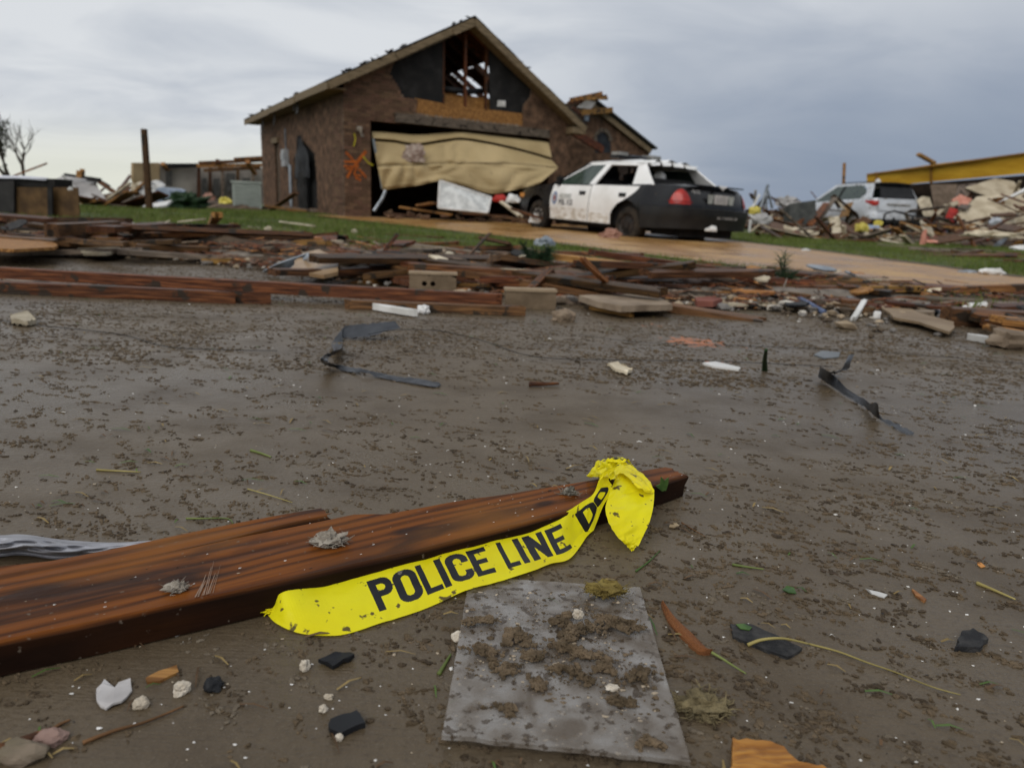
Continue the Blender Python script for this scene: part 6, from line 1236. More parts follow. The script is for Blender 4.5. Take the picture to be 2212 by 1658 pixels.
def board_material():
    m = bpy.data.materials.new('stained_board'); m.use_nodes = True; nt = m.node_tree; N = nt.nodes; L = nt.links; b = N['Principled BSDF']
    tc = N.new('ShaderNodeTexCoord')
    def mp_(sc, rot=0):
        q = N.new('ShaderNodeMapping'); q.inputs['Scale'].default_value = sc; L.new(tc.outputs['Object'], q.inputs[0]); return q.outputs[0]
    def noise_(v, s, d=6, dist=0):
        n = N.new('ShaderNodeTexNoise'); n.inputs['Scale'].default_value = s; n.inputs['Detail'].default_value = d; n.inputs['Distortion'].default_value = dist; L.new(v, n.inputs['Vector']); return n.outputs[0]
    def ramp(v, *els):
        r = N.new('ShaderNodeValToRGB'); L.new(v, r.inputs[0]); e = r.color_ramp.elements
        while len(e) < len(els): e.new(.5)
        for i, (p, c) in enumerate(els): e[i].position = p; e[i].color = (*c, 1)
        return r.outputs[0]
    def mix(f, a, c, mode='MIX'):
        x = N.new('ShaderNodeMix'); x.data_type = 'RGBA'; x.blend_type = mode
        if isinstance(f, float): x.inputs[0].default_value = f
        else: L.new(f, x.inputs[0])
        for i, v in ((6, a), (7, c)):
            if isinstance(v, tuple): x.inputs[i].default_value = (*v, 1)
            else: L.new(v, x.inputs[i])
        return x.outputs[2]
    # growth rings: wave across the width, warped along the length so that the bands form long cathedral arches
    wv = N.new('ShaderNodeTexWave'); wv.wave_type = 'BANDS'; wv.bands_direction = 'Y'; wv.inputs['Scale'].default_value = 13; wv.inputs['Distortion'].default_value = 11; wv.inputs['Detail'].default_value = 4; wv.inputs['Detail Scale'].default_value = .8; wv.inputs['Detail Roughness'].default_value = .5
    L.new(mp_((.16, 1, .3)), wv.inputs['Vector'])
    fib = noise_(mp_((3, 120, 120)), 3, 8); big = noise_(mp_((2.6, 11, 11)), 1.6, 6, .6)
    c = ramp(wv.outputs[0], (.0, (.200, .060, .0105)), (.5, (.155, .044, .008)), (.8, (.080, .021, .005)), (1., (.028, .009, .004)))
    c = mix(.45, c, ramp(fib, (.3, (.050, .016, .005)), (.7, (.185, .066, .012))), 'MIX')
    rr = N.new('ShaderNodeMapRange'); L.new(big, rr.inputs[0]); rr.inputs[1].default_value = .52; rr.inputs[2].default_value = .68; rr.inputs[4].default_value = .9
    c = mix(rr.outputs[0], c, (.022, .012, .009))
    r2 = N.new('ShaderNodeMapRange'); L.new(noise_(mp_((1, 2, 2)), 3.1, 4), r2.inputs[0]); r2.inputs[1].default_value = .55; r2.inputs[2].default_value = .7; r2.inputs[4].default_value = .5
    c = mix(r2.outputs[0], c, (.21, .085, .016))
    for (kx_, ky_, kr_) in ((.52, .105, .018), (.62, .02, .011), (.12, .045, .014), (-.18, .09, .02), (.83, .03, .009)):
        d_ = N.new('ShaderNodeVectorMath'); d_.operation = 'DISTANCE'; L.new(mp_((.45, 1, 0)), d_.inputs[0]); d_.inputs[1].default_value = (kx_ * .45, ky_, 0)
        k_ = N.new('ShaderNodeMapRange'); L.new(d_.outputs['Value'], k_.inputs[0]); k_.inputs[1].default_value = kr_; k_.inputs[2].default_value = kr_ * .45; k_.inputs[4].default_value = .85; c = mix(k_.outputs[0], c, (.022, .010, .006))
    # dirty edges: the weathered edges of the board are near black with soil
    gm = N.new('ShaderNodeNewGeometry'); 
    at = N.new('ShaderNodeAttribute'); at.attribute_name = 'edge_dirt'
    c = mix(at.outputs['Fac'], c, mix(noise_(mp_((9, 30, 30)), 2, 6), (.006, .004, .003), (.024, .011, .007)))
    ck = noise_(mp_((12, 12, 12)), 9, 6); rk = N.new('ShaderNodeMapRange'); L.new(ck, rk.inputs[0]); rk.inputs[1].default_value = .67; rk.inputs[2].default_value = .72; rk.inputs[4].default_value = .6
    c = mix(rk.outputs[0], c, (.16, .13, .10))
    L.new(c, b.inputs['Base Color'])
    r3 = N.new('ShaderNodeMapRange'); L.new(fib, r3.inputs[0]); r3.inputs[3].default_value = .26; r3.inputs[4].default_value = .55; b.inputs['Specular IOR Level'].default_value = .05; L.new(r3.outputs[0], b.inputs['Roughness'])
    bp = N.new('ShaderNodeBump'); bp.inputs['Strength'].default_value = .18; bp.inputs['Distance'].default_value = .0008
    ad = N.new('ShaderNodeMath'); ad.operation = 'SUBTRACT'; L.new(fib, ad.inputs[0]); L.new(wv.outputs[0], ad.inputs[1]); L.new(ad.outputs[0], bp.inputs['Height']); L.new(bp.outputs[0], b.inputs['Normal'])
    return m
BOARDM = board_material()
board = empty('wooden_board', BORG, math.atan2(BDIR.y, BDIR.x), label='long wet reddish brown broken board on the street with yellow tape tied round it', cat='board')
def board_part(name, x0, x1, nearf, farf, n, jag_l=0, jag_r=0, seed=0, zt=BT, zb=0., parent=board, en=lambda x: 1., ef=lambda x: 1., **kw):
    """solid board piece with rounded arrises, jagged ends; local x along, y across"""
    r = random.Random(seed); rows = []; K = 9
    xs_ = np.linspace(x0, x1, n); dirt = []
    jl_ = [r.uniform(0, jag_l) for _ in range(40)]; jr_ = [r.uniform(0, jag_r) for _ in range(40)]
    V = []; Fs = []; D = []
    for i, x in enumerate(xs_):
        ya = nearf(x); yb = farf(x); w = yb - ya; e = min(.005, w * .2)
        a_, b2 = en(x), ef(x); e1 = max(.0001, e * a_); e2 = max(.0001, e * b2)
        prof = [(ya, zb + .002, 1), (ya, zt * .5, 1), (ya, zt - e1, .95 * a_), (ya + e1 * .35, zt - e1 * .3, .35 * a_), (ya + e1, zt, .0)] + [(ya + e1 + (w - e1 - e2) * k / 8, zt, 0) for k in range(1, 8)] + [(yb - e2, zt, .0), (yb, zt - e2, .5 * b2), (yb, zb + .002, 1)]
        ring = []
        for k, (y, z, d) in enumerate(prof):
            xx = x
            if i < 3 and jag_l: xx = x + jl_[k] * (1, .45, .1)[i]
            if i >= n - 3 and jag_r: xx = x - jr_[k] * (.1, .45, 1)[i - n + 3]
            ny = .0012 * noise.noise(Vector((x * 11, k * .7, seed))) ; nz2 = .0010 * noise.noise(Vector((x * 9, y * 60, seed + 4)))
            if z > zb + .01: z += nz2
            ring.append((xx, y + ny, z)); D.append(min(1, d * (1.0 + .3 * noise.noise(Vector((x * 6, z * 40, 1))))))
        V += ring
    m = len(prof)
    for i in range(n - 1):
        for k in range(m - 1): Fs.append((i * m + k, (i + 1) * m + k, (i + 1) * m + k + 1, i * m + k + 1))
        Fs.append((i * m + m - 1, (i + 1) * m + m - 1, (i + 1) * m, i * m))
    # ends as fans towards a centre so the break stays rough
    for base, flip in ((0, 1), ((n - 1) * m, 0)):
        c = np.mean(np.array(V[base:base + m]), axis=0); ci = len(V); V.append(tuple(c)); D.append(.7)
        for k in range(m):
            a, b_ = base + k, base + (k + 1) % m; Fs.append((ci, a, b_) if flip else (ci, b_, a))
    M = MB(); M.add(V, Fs); me = M.mesh(name, BOARDM); at = me.attributes.new('edge_dirt', 'FLOAT', 'POINT'); at.data.foreach_set('value', D)
    return put(name, me, parent, **kw)
_nc = np.polyfit([p[0] for p in nl], [p[1] for p in nl], 3); nearf = lambda x: float(np.polyval(_nc, x)) + .0012 * noise.noise(Vector((x * 7, 0, 1)))
fx = [p[0] for p in fl]; fy = [p[1] for p in fl]
XB = fl[8][0]; XT = fl[7][0]                                     # where the far strip broke off
far_main = lambda x: float(np.interp(x, fx[8:], fy[8:])) if x > XB else float(np.interp(x, [fl[5][0], XB], [fl[5][1] - .050, fy[8]])) if x > fl[5][0] else float(np.interp(x, fx[:6], fy[:6])) - .050
crack = lambda x: smoothstep(fl[4][0] + .03, XT - .04, x)
board_part('plank', nl[0][0], nl[-1][0], nearf, far_main, 90, 0, .012, 1, ef=crack)
board_part('split_strip', nl[0][0], XT - .004, lambda x: far_main(x) + .0002 + .006 * crack(x), lambda x: float(np.interp(x, fx[:8], fy[:8])), 70, 0, .06, 2, zt=BT, en=crack)
g_ = np.random.default_rng(77); V0, F0 = ico(1); VV = []; FF = []; MI = []
for i in range(100):
    x = g_.uniform(nl[2][0], nl[-1][0]); y = g_.uniform(nearf(x) + .004, far_main(x) - .003); r_ = g_.uniform(.0003, .0009) * (2.2 if g_.uniform() < .06 else 1)
    VV.append(V0 * g_.uniform(.5, 1.4, (len(V0), 1)) * np.array([r_ * g_.uniform(.8, 3), r_, r_ * .5]) + np.array([x, y, BT + r_ * .3])); FF.append(F0 + i * len(V0)); MI.append(np.full(len(F0), g_.choice(3, p=[.3, .35, .35])))
put('stuck_grit', npmesh('stuck_grit', np.concatenate(VV), np.concatenate(FF), [pmat('grit_glint_white', (.5, .48, .44), (.75, .73, .70), rough=.5), pmat('grit_tan', (.30, .24, .17), (.42, .35, .26), rough=.6), pmat('grit_dark', (.02, .014, .01), (.05, .035, .025), rough=.6)], mi=np.concatenate(MI)), board, kind='stuff')
# staple scratch marks and splinters on the front edge
mb = MB()
for (X, Y, l) in ((690, 1085, 190), (720, 1105, 150)):
    a = pxP(*z1(X, Y), near[4] - BPERP * .0006, BPERP); b_ = pxP(*z1(X + l, Y - 8), near[4] - BPERP * .0006, BPERP); mb.tube([a, b_], .0007, 5)
build('wire_staple', mb, pmat('staple', (.4, .39, .37), (.6, .58, .55), rough=.4, metal=.5), centre=True, label='short pale wire staples stuck on the near edge of the board', cat='staple')
def tuft(name, p, size, mat, seed, label, cat, n=60, strand=.010, tilt=None, group=None, subs=3):
    """a matted clump: a ragged core with loose fibres"""
    root = empty(name, p, label=label, cat=cat, group=group)
    me = blob_mesh('clump', mat, size, sub=subs, amp=.75, freq=2.6, seed=seed, flat=.25, fine=.25); put('clump', me, root)
    r = random.Random(seed); M = MB()
    for i in range(n):
        an = r.uniform(0, 6.28); q = Vector((math.cos(an) * size[0] * r.uniform(.4, 1.05), math.sin(an) * size[1] * r.uniform(.4, 1.05), r.uniform(0, .5) * size[2])); a2 = an + r.uniform(-1.2, 1.2)
        e = Vector((math.cos(a2), math.sin(a2), r.uniform(-.2, .6))); l = r.uniform(.3, 1) * strand; s2 = Vector((-e.y, e.x, 0)) * l * r.uniform(-.5, .5)
        p2 = q + e * l; p2.z = max(.0008, p2.z); M.tube([q, q + e * l * .5 + s2, p2], [strand * .05, strand * .045, strand * .02], 3, cap=False)
    build('fibres', M, mat, root); return root
GINS = pmat('grey_insulation', (.16, .135, .105), (.36, .32, .265), rough=.9, scale=70, detail=5, bump=.6, bscale=220)
MUDC = pmat('mud_clump', (.075, .053, .030), (.170, .122, .075), rough=.8, scale=55, detail=5, bump=.7, bscale=220)
MOSS = pmat('yellow_moss', (.11, .075, .018), (.26, .20, .06), rough=.9, scale=70, detail=5, bump=.6, bscale=220)
tuft('insulation_tuft', px(*z1(1945, 545), BT + .001), (.020, .014, .011), GINS, 3, 'grey insulation tuft stuck on top of the big board near its middle', 'insulation', 110, .013)
tuft('insulation_tuft', px(*z1(1040, 815), BT + .001), (.011, .008, .006), GINS, 8, 'small tan fibre wad on the left part of the big board', 'insulation', 50, .010)
tuft('leaf_scrap', px(*z2(1488, 262), BT + .001), (.010, .006, .008), pmat('grey_leaf', (.05, .045, .035), (.24, .22, .18), rough=.7, scale=80), 12, 'shrivelled grey leaf scrap on the board left of the tape knot', 'leaf', 24, .016)
# chalky scratch on the board: dried white smear
mb = MB(); r = random.Random(5)
for k in range(9):
    x = 1150 + k * 13 + r.uniform(-6, 6); y0 = 640 + r.uniform(0, 90) + abs(k - 6) * 12; y1 = 865 - k * 3
    a = px(*z1(x + 45, y0), BT + .0014); b_ = px(*z1(x, y1), BT + .0014); d = (b_ - a).normalized(); n_ = Vector((-d.y, d.x, 0)) * r.uniform(.0003, .0009)
    mb.add([a - n_ * .3, a + n_ * .3, b_ + n_, b_ - n_], [(0, 1, 2, 3)])
build('chalk_scuff', mb, pmat('chalk', (.20, .13, .09), (.30, .22, .17), rough=.8), centre=True, label='pale scuff mark on the left part of the big board', cat='scuff')
# ---- yellow police tape
def tape_mats():
    Y = pmat('tape_yellow', (.84, .72, .008), (.92, .84, .016), rough=.34, scale=9, bump=.25, bscale=22, sub=0, fleck=(.13, .10, .03), fleck_scale=70, fleck_lo=.635)
    K = pmat('tape_black', (.008, .008, .010), (.018, .018, .022), rough=.28, scale=12, bump=.2, bscale=22, fleck=(.17, .15, .12), fleck_scale=48, fleck_lo=.73)
    return [Y, K]
TAPE = tape_mats()
def thin_film(m, amount):                                                # the film lets some light through
    nt = m.node_tree; N = nt.nodes; L = nt.links; b = N['Principled BSDF']; out = N['Material Output']; src = b.inputs['Base Color'].links[0].from_socket
    t = N.new('ShaderNodeBsdfTranslucent'); L.new(src, t.inputs['Color']); mx = N.new('ShaderNodeMixShader'); mx.inputs[0].default_value = amount; L.new(b.outputs[0], mx.inputs[1]); L.new(t.outputs[0], mx.inputs[2]); L.new(mx.outputs[0], out.inputs['Surface'])
thin_film(TAPE[0], .28)
def seg_d(px_, py_, ax, ay, bx, by):
    dx, dy = bx - ax, by - ay; t = np.clip(((px_ - ax) * dx + (py_ - ay) * dy) / (dx * dx + dy * dy), 0, 1); return np.hypot(px_ - ax - t * dx, py_ - ay - t * dy)
def in_letter(ch, x, y):
    """block letters in a 0..w by 0..1 cell (y up), heavy condensed strokes; returns mask"""
    w = .54; t = .175
    rect = lambda x0, x1, y0, y1: (x >= x0) & (x <= x1) & (y >= y0) & (y <= y1)
    def rr(x0, x1, y0, y1, rad):                       # filled rounded rectangle
        qx = np.abs(x - (x0 + x1) / 2) - (x1 - x0) / 2 + rad; qy = np.abs(y - (y0 + y1) / 2) - (y1 - y0) / 2 + rad
        return (np.hypot(np.maximum(qx, 0), np.maximum(qy, 0)) + np.minimum(np.maximum(qx, qy), 0) - rad) <= 0
    if ch == 'I': return rect(0, t, 0, 1)
    if ch == 'L': return rect(0, t, 0, 1) | rect(0, w * .92, 0, t)
    if ch == 'E': return rect(0, t, 0, 1) | rect(0, w * .94, 0, t) | rect(0, w * .94, 1 - t, 1) | rect(0, w * .82, .5 - t * .5, .5 + t * .5)
    if ch == 'O': return rr(0, w, 0, 1, .24) & ~rr(t, w - t, t, 1 - t, .11)
    if ch == 'C': return rr(0, w, 0, 1, .24) & ~rr(t, w - t, t, 1 - t, .11) & ~rect(w - t - .01, w + .1, .36, .64)
    if ch == 'P': return rect(0, t, 0, 1) | (rr(-.2, w, .42, 1, .24) & ~rr(-.2, w - t, .42 + t, 1 - t, .11) & (x >= 0))
    if ch == 'D': return rect(0, t, 0, 1) | (rr(-.3, w, 0, 1, .28) & ~rr(-.3, w - t, t, 1 - t, .13) & (x >= 0))
    if ch == 'N': return rect(0, t, 0, 1) | rect(w - t, w, 0, 1) | ((seg_d(x, y, t * .5, 1 - .02, w - t * .5, .02) < t * .52) & (y >= 0) & (y <= 1) & (x >= 0) & (x <= w))
    return np.zeros_like(x, bool)
pc_x0 = px(1005, 1260, 0).x
def ribbon(name, rows, nu, nv, letters, parent, wr=.0012, seed=0, mats=TAPE, widths=None):
    """rows: list of (edgeA, edgeB) world points along the tape; letters: list of (char, a0, width_a) with a in row units"""
    A = catmull([Vector(a) for a, b_ in rows], 10); B = catmull([Vector(b_) for a, b_ in rows], 10); n = len(A)
    A = np.array([p[:] for p in A]); B = np.array([p[:] for p in B]); tt = np.linspace(0, len(rows) - 1, nu); ti = np.arange(n) / 10.
    Ai = np.stack([np.interp(tt, ti, A[:, k]) for k in range(3)], 1); Bi = np.stack([np.interp(tt, ti, B[:, k]) for k in range(3)], 1)
    s = np.linspace(0, 1, nv); P = Ai[:, None, :] * (1 - s)[None, :, None] + Bi[:, None, :] * s[None, :, None]
    T = np.gradient((Ai + Bi) / 2, axis=0); Wd = Bi - Ai; Nn = np.cross(T, Wd); Nn /= np.linalg.norm(Nn, axis=1, keepdims=True) + 1e-9
    Nn[Nn[:, 2] < 0] *= -1
    disp = np.array([[(noise.fractal(Vector((a * .8 + b_ * .9 + seed * 7, b_ * 1.6, seed)), 1, 2, 3) if seed in (1, 4) else 1.2 - 3.2 * abs(noise.fractal(Vector((a * 1.1 + b_ * .8 + seed * 7, b_ * 2.2, seed)), 1, 2, 2))) for b_ in s[::max(1, nv // 24)]] for a in tt[::max(1, nu // 320)]])
    da = np.linspace(0, len(rows) - 1, disp.shape[0]); db = np.linspace(0, 1, disp.shape[1])
    d2 = np.stack([np.interp(tt, da, disp[:, j]) for j in range(disp.shape[1])], 1); d3 = np.stack([np.interp(s, db, d2[i]) for i in range(nu)], 0)
    P = P + Nn[:, None, :] * (d3[..., None] * wr)
    P[..., 2] = np.maximum(P[..., 2], .0012)
    if seed == 1: P[..., 2] = np.where((P[..., 0] > pc_x0), np.maximum(P[..., 2], .0062), P[..., 2])
    V = P.reshape(-1, 3); I = np.arange(nu * nv).reshape(nu, nv)
    Fc = np.stack([I[:-1, :-1], I[1:, :-1], I[1:, 1:], I[:-1, 1:]], -1).reshape(-1, 4)
    ca = ((tt[:-1] + tt[1:]) / 2)[:, None] * np.ones(nv - 1)[None]; cb = np.ones(nu - 1)[:, None] * ((s[:-1] + s[1:]) / 2)[None]
    mask = np.zeros(ca.shape, bool)
    for ch, a0, wa in letters:
        lx = (ca - a0) / wa * .5; ly = (.80 - cb) / .62
        mask |= (lx > -.02) & (lx < .58) & in_letter(ch, lx, ly)
    me = npmesh(name, V, Fc, mats, smooth=True, mi=mask.ravel().astype(int)); return put(name, me, parent)
tp = empty('police_tape', px(*z2(1660, 200), 0), label='torn yellow police line tape tied in a knot round the broken board', cat='tape')
FACE_P = near[6] - BPERP * .0025
def face(X, Y, off=0.): return pxP(*z2(X, Y), FACE_P - BPERP * off, BPERP)
def flo(X, Y, z=.0025): return px(*z2(X, Y), z)
rows = [(flo(82, 800, .004), flo(84, 826, .002)), (flo(105, 762, .012), flo(130, 868)), (face(165, 715, .004), flo(235, 909)), (face(330, 690, .002), flo(420, 917)), (face(500, 637), flo(600, 866)), (face(640, 592), flo(740, 822)),
        (face(770, 553), flo(870, 772)), (face(900, 518), flo(1000, 715, .007)), (face(1030, 484), flo(1130, 676, .009)), (face(1160, 452), flo(1260, 638, .008)), (face(1290, 421), flo(1390, 600)), (face(1400, 382, .002), flo(1490, 572)),
        (face(1480, 340, .004), face(1570, 496, .030)), (face(1545, 299, .004), face(1606, 420, .022)), (face(1590, 270, .005), face(1640, 330, .014)), (face(1608, 245, .004), face(1688, 240, .010)), (face(1622, 205, .004), face(1672, 200, .006)), (face(1640, 165, .0), face(1662, 165, .004))]
def fix_w(rows, lo, hi, W=.074):                                         # keep the tape about its real width
    return rows
def xa(X):                                                              # picture x (zoom units, mid line) -> row parameter
    xm = [83, 118, 200, 375, 550, 690, 820, 950, 1080, 1210, 1340, 1445, 1525, 1575, 1615, 1648, 1660, 1668]; return float(np.interp(X, xm, range(len(xm))))
LET = []
for ch, X0, X1 in (('P', 578, 664), ('O', 688, 778), ('L', 804, 876), ('I', 888, 968), ('C', 932, 1018), ('E', 1040, 1116), ('L', 1180, 1236), ('I', 1254, 1328), ('N', 1299, 1375), ('E', 1402, 1468)):
    LET.append((ch, xa(X0 - 5), 1.10 * (xa(X1) - xa(X0))))
LET = [(c, a, (b_ if c != 'I' else b_ * 1.0)) for c, a, b_ in LET]
LET += [('D', xa(1538), xa(1602) - xa(1538)), ('O', xa(1608), xa(1650) - xa(1608))]
ribbon('strip', rows, 1300, 90, LET, tp, .0016, 1)
# hanging end of the tape
def tl(X, Y, off): return face(X, Y, off)
def tz(X, Y, z): return px(*z2(X, Y), z)
rows = [(tz(1688, 140, .058), tz(1738, 104, .056)), (tz(1700, 178, .058), tz(1800, 150, .060)), (tz(1690, 218, .058), tz(1862, 215, .058)), (tz(1670, 272, .054), tz(1881, 258, .052)), (tz(1655, 330, .047), tz(1876, 330, .044)), (tz(1668, 390, .038), tz(1858, 400, .033)),
        (tz(1692, 435, .030), tz(1836, 446, .024)), (tz(1730, 478, .020), tz(1812, 492, .014)), (tz(1756, 506, .010), tz(1792, 514, .008)), (tz(1772, 524, .004), tz(1784, 530, .003))]
ribbon('hanging_end', rows, 220, 60, [], tp, .0045, 4)
rows = [(tz(1745, 112, .058), tz(1702, 172, .064)), (tz(1790, 143, .061), tz(1738, 172, .068)), (tz(1836, 178, .061), tz(1786, 214, .068)), (tz(1870, 220, .059), tz(1832, 244, .064)), (tz(1881, 256, .054), tz(1866, 256, .057))]
ribbon('fold', rows, 70, 24, [], tp, .0015, 9)
# wrap over the board with a printed bar, side flap and the knot
topz = BT + .004
def wrap(z, X, Y): return px(*z2(X, Y), z)
rows = [(face(1606, 172, .002), face(1700, 196, .003)), (wrap(.046, 1618, 140), wrap(.047, 1712, 150)), (wrap(.060, 1640, 108), wrap(.060, 1740, 118)), (wrap(.064, 1680, 98), wrap(.062, 1760, 104)), (wrap(.056, 1730, 96), wrap(.052, 1775, 128)), (wrap(.044, 1752, 104), wrap(.042, 1800, 160))]
ribbon('wrap', rows, 110, 40, [('I', 2.72, 1.5)], tp, .0022, 6)
rows = [(wrap(.042, 1572, 180), wrap(.043, 1574, 183)), (wrap(.050, 1596, 148), face(1640, 186, .004)), (wrap(.060, 1618, 112), face(1672, 180, .010)), (wrap(.062, 1650, 104), wrap(.056, 1690, 150))]
ribbon('flap', rows, 60, 30, [], tp, .0020, 13)
kp = wrap(.052, 1652, 150)
me = blob_mesh('knot', TAPE[0], (.012, .009, .014), sub=3, amp=.55, freq=1.5, seed=21, flat=.9, smooth=False); put('knot', me, tp, loc=kp - BPERP * .004 - Vector((0, 0, .016)))
for i, (pts) in enumerate(([(1612, 150), (1650, 132), (1690, 165), (1672, 190)], [(1625, 185), (1655, 160), (1688, 148)], [(1632, 118), (1662, 140), (1668, 180)])):
    rr_ = [(face(X, Y - 9, .012 + .003 * i), face(X + 6, Y + 9, .014 + .003 * i)) for X, Y in pts]; ribbon('knot_loop', rr_, 40, 14, [], tp, .001, 30 + i)
tp_loc = tp.location.copy()
for ch in tp.children: ch.matrix_parent_inverse = Matrix.Translation(-tp_loc)
# tie gather at the left tip of the tape
mb = MB(); r = random.Random(4); tipp = flo(90, 812, .004)
for k in range(14):
    a = tipp + Vector((r.uniform(0, .010), r.uniform(-.004, .006), r.uniform(0, .004))); b_ = tipp + Vector((-r.uniform(.002, .009), r.uniform(-.006, .006), r.uniform(-.002, .005))); mb.bar(a, b_, r.uniform(.0008, .002), .0004)
o = build('torn_tip', mb, TAPE[0], tp); o.matrix_parent_inverse = Matrix.Translation(-tp_loc)
# ---- grey plastic sheet behind the board on the left
def zz(X, Y, z): return px(*z1(X, Y), z)
FILM = pmat('grey_film', (.22, .22, .24), (.34, .34, .37), rough=.4, scale=7, stretch=(3, 12, 3), detail=7, bump=.2, spec=.6)
rows = []
for X, yt, yb, h in ((-420, 470, 640, .02), (-200, 488, 640, .022), (0, 500, 628, .026), (100, 494, 618, .03), (200, 502, 625, .03), (300, 518, 640, .024), (420, 530, 640, .018), (560, 540, 620, .010), (700, 543, 590, .006), (820, 536, 566, .004), (910, 531, 538, .002)):
    r_ = []
    for k in range(9):
        t = k / 8; r_.append(zz(X, yt + (yb - yt) * t, .002 + h * math.sin(math.pi * min(1, t * 1.15)) ** .8 * (1 + .35 * math.sin(k * 2.6 + X * .02)) if k < 8 else .002))
    rows.append(catmull(r_, 3))
cols_ = list(zip(*rows)); rows = list(zip(*[catmull(list(c), 5) for c in cols_]))
mb = MB(); mb.grid(rows); build('plastic_sheet', mb, FILM, smooth=True, centre=True, label='crumpled grey plastic sheet sticking out behind the left part of the board', cat='plastic sheet')
# ---- frosted panel with mud on it
pc = [px(1014, 1249, .001), px(1382, 1272, .002), px(1492, 1650, .008), px(955, 1592, .010)]
PANEL = pmat('frosted_panel', (.15, .118, .088), (.35, .33, .31), (.25, .22, .19), rough=.26, rough2=.08, scale=26, detail=10, distort=.6, bump=.10, bscale=90, lo=.36, hi=.64, fleck=(.075, .052, .032), fleck_scale=85, fleck_lo=.57)
_b = PANEL.node_tree.nodes['Principled BSDF']; _b.inputs['Alpha'].default_value = .55; _b.inputs['Specular IOR Level'].default_value = .5
mb = MB(); n = 26; rows = []
for i in range(n + 1):
    r_ = []
    for j in range(n + 1):
        a = pc[0].lerp(pc[1], j / n); b_ = pc[3].lerp(pc[2], j / n); p = a.lerp(b_, i / n)
        e = .0012 * noise.noise(Vector((p.x * 40, p.y * 40, 2)))
        if i in (0, n) or j in (0, n): e += .0018 * noise.noise(Vector((p.x * 90, p.y * 90, 7)))
        p = p + Vector((e * .6 if j in (0, n) else 0, e * .6 if i in (0, n) else 0, .003 + e * .3)); r_.append(p)
    rows.append(r_)
mb.grid(rows); bot = [[p - Vector((0, 0, .0045)) for p in r_] for r_ in rows]; mb.grid([list(reversed(r_)) for r_ in bot])
edge = rows[0] + [r_[-1] for r_ in rows[1:]] + list(reversed(rows[-1][:-1])) + [r_[0] for r_ in reversed(rows[1:-1])]
mb.grid([edge + edge[:1], [p - Vector((0, 0, .0045)) for p in edge + edge[:1]]])
build('frosted_panel', mb, PANEL, centre=True, label='square frosted plastic panel smeared with mud lying before the tape', cat='panel')
def on_panel(X, Y): return px((1600 + X / 1.7015) / 1.8517, (2200 + Y / 1.7015) / 1.8517, .0115)
# mud heaps on the panel, each a clump of crumbs
def mud_heap(p, rx, ry, n, seed, label, group='mud clumps lying on the frosted panel', rad=(.0018, .0052), mat=None):
    g = np.random.default_rng(seed); V0, F0 = ico(2); VV = []; FF = []
    shp = [V0 * np.array([1 + .9 * noise.fractal(Vector(q) * 2.6 + Vector((i * 1.7, seed, 3)), 1, 2, 3) for q in V0])[:, None] for i in range(6)]; bendy = g.normal(0, .9)
    for i in range(n * 5):
        r = .75 * rad[0] * .35 + (rad[1] - rad[0] * .35) * g.beta(1, 3.6); a = g.normal(0, .55); b_ = g.normal(0, .38) + bendy * (a * a - .3)
        VV.append(shp[g.integers(6)] * np.array([r * g.uniform(.8, 1.7), r, r * .8]) + np.array([a * rx, b_ * ry, r * .3 + max(0, .003 * (1 - a * a - b_ * b_) * g.uniform(0, 1))])); FF.append(F0 + i * len(V0))
    put('mud_clump', npmesh('mud_clump', np.concatenate(VV), np.concatenate(FF), mat or MUDC), loc=p, rot=(0, 0, g.normal(0, .5)), label=label, cat='mud', group=group)
for i, (X, Y, rx, ry, n, lab) in enumerate(((790, 590, .014, .016, 38, 'round mud clump with a green leaf tip on the left half of the panel'), (1220, 560, .030, .012, 55, 'broad mud clump across the middle of the frosted panel'), (1480, 500, .026, .012, 46, 'mud clump near the right edge of the frosted panel'),
        (1200, 690, .026, .010, 44, 'mud clump below the middle clump on the panel'), (900, 720, .012, .010, 22, 'small mud clump left of the panel centre line'), (560, 690, .016, .010, 26, 'mud clump near the left edge of the frosted panel'), (1170, 840, .022, .012, 30, 'thin mud smear in the centre of the frosted panel'),
        (1390, 800, .010, .010, 16, 'small round mud clump right of the panel centre'), (1620, 850, .020, .012, 22, 'thin mud smear by the right edge of the panel'), (730, 820, .012, .014, 20, 'small mud smear on the lower left of the panel'), (940, 920, .012, .010, 14, 'thin mud spot left of the pale flake on the panel'),
        (540, 480, .018, .008, 24, 'mud clump on the upper left corner of the panel'), (720, 1090, .012, .008, 12, 'mud spot on the lower left of the panel'), (1500, 1040, .012, .008, 12, 'mud spot on the lower right of the panel'), (1690, 1310, .010, .007, 10, 'mud spot near the bottom right of the panel'), (1100, 490, .012, .010, 18, 'mud clump with a grey shell at the top of the panel'))):
    mud_heap(on_panel(X, Y), rx, ry, n, 40 + i, lab)
g_ = np.random.default_rng(78); V0, F0 = ico(1); VV = []; FF = []; MI = []; k_ = 0
while k_ < 900:
    X, Y = g_.uniform(330, 1900), g_.uniform(260, 1400); p_ = on_panel(X, Y); tX = (X - 300) / 1600
    if not (300 + 170 * (1 - (Y - 200) / 1200) < X < 1580 + 320 * (Y - 250) / 1150) or not (200 + 60 * tX < Y < 1230 + 200 * tX): continue
    if noise.noise(Vector((X * .006, Y * .008, 3))) + g_.uniform(-.5, .5) < .05: continue
    r_ = .0006 + .0032 * g_.beta(1, 5); VV.append(V0 * g_.uniform(.5, 1.4, (len(V0), 1)) * np.array([r_ * g_.uniform(.8, 2), r_, r_ * .6]) + np.array(p_[:]) + np.array([0, 0, -.0015])); FF.append(F0 + k_ * len(V0)); MI.append(np.full(len(F0), g_.choice(2, p=[.8, .2]))); k_ += 1
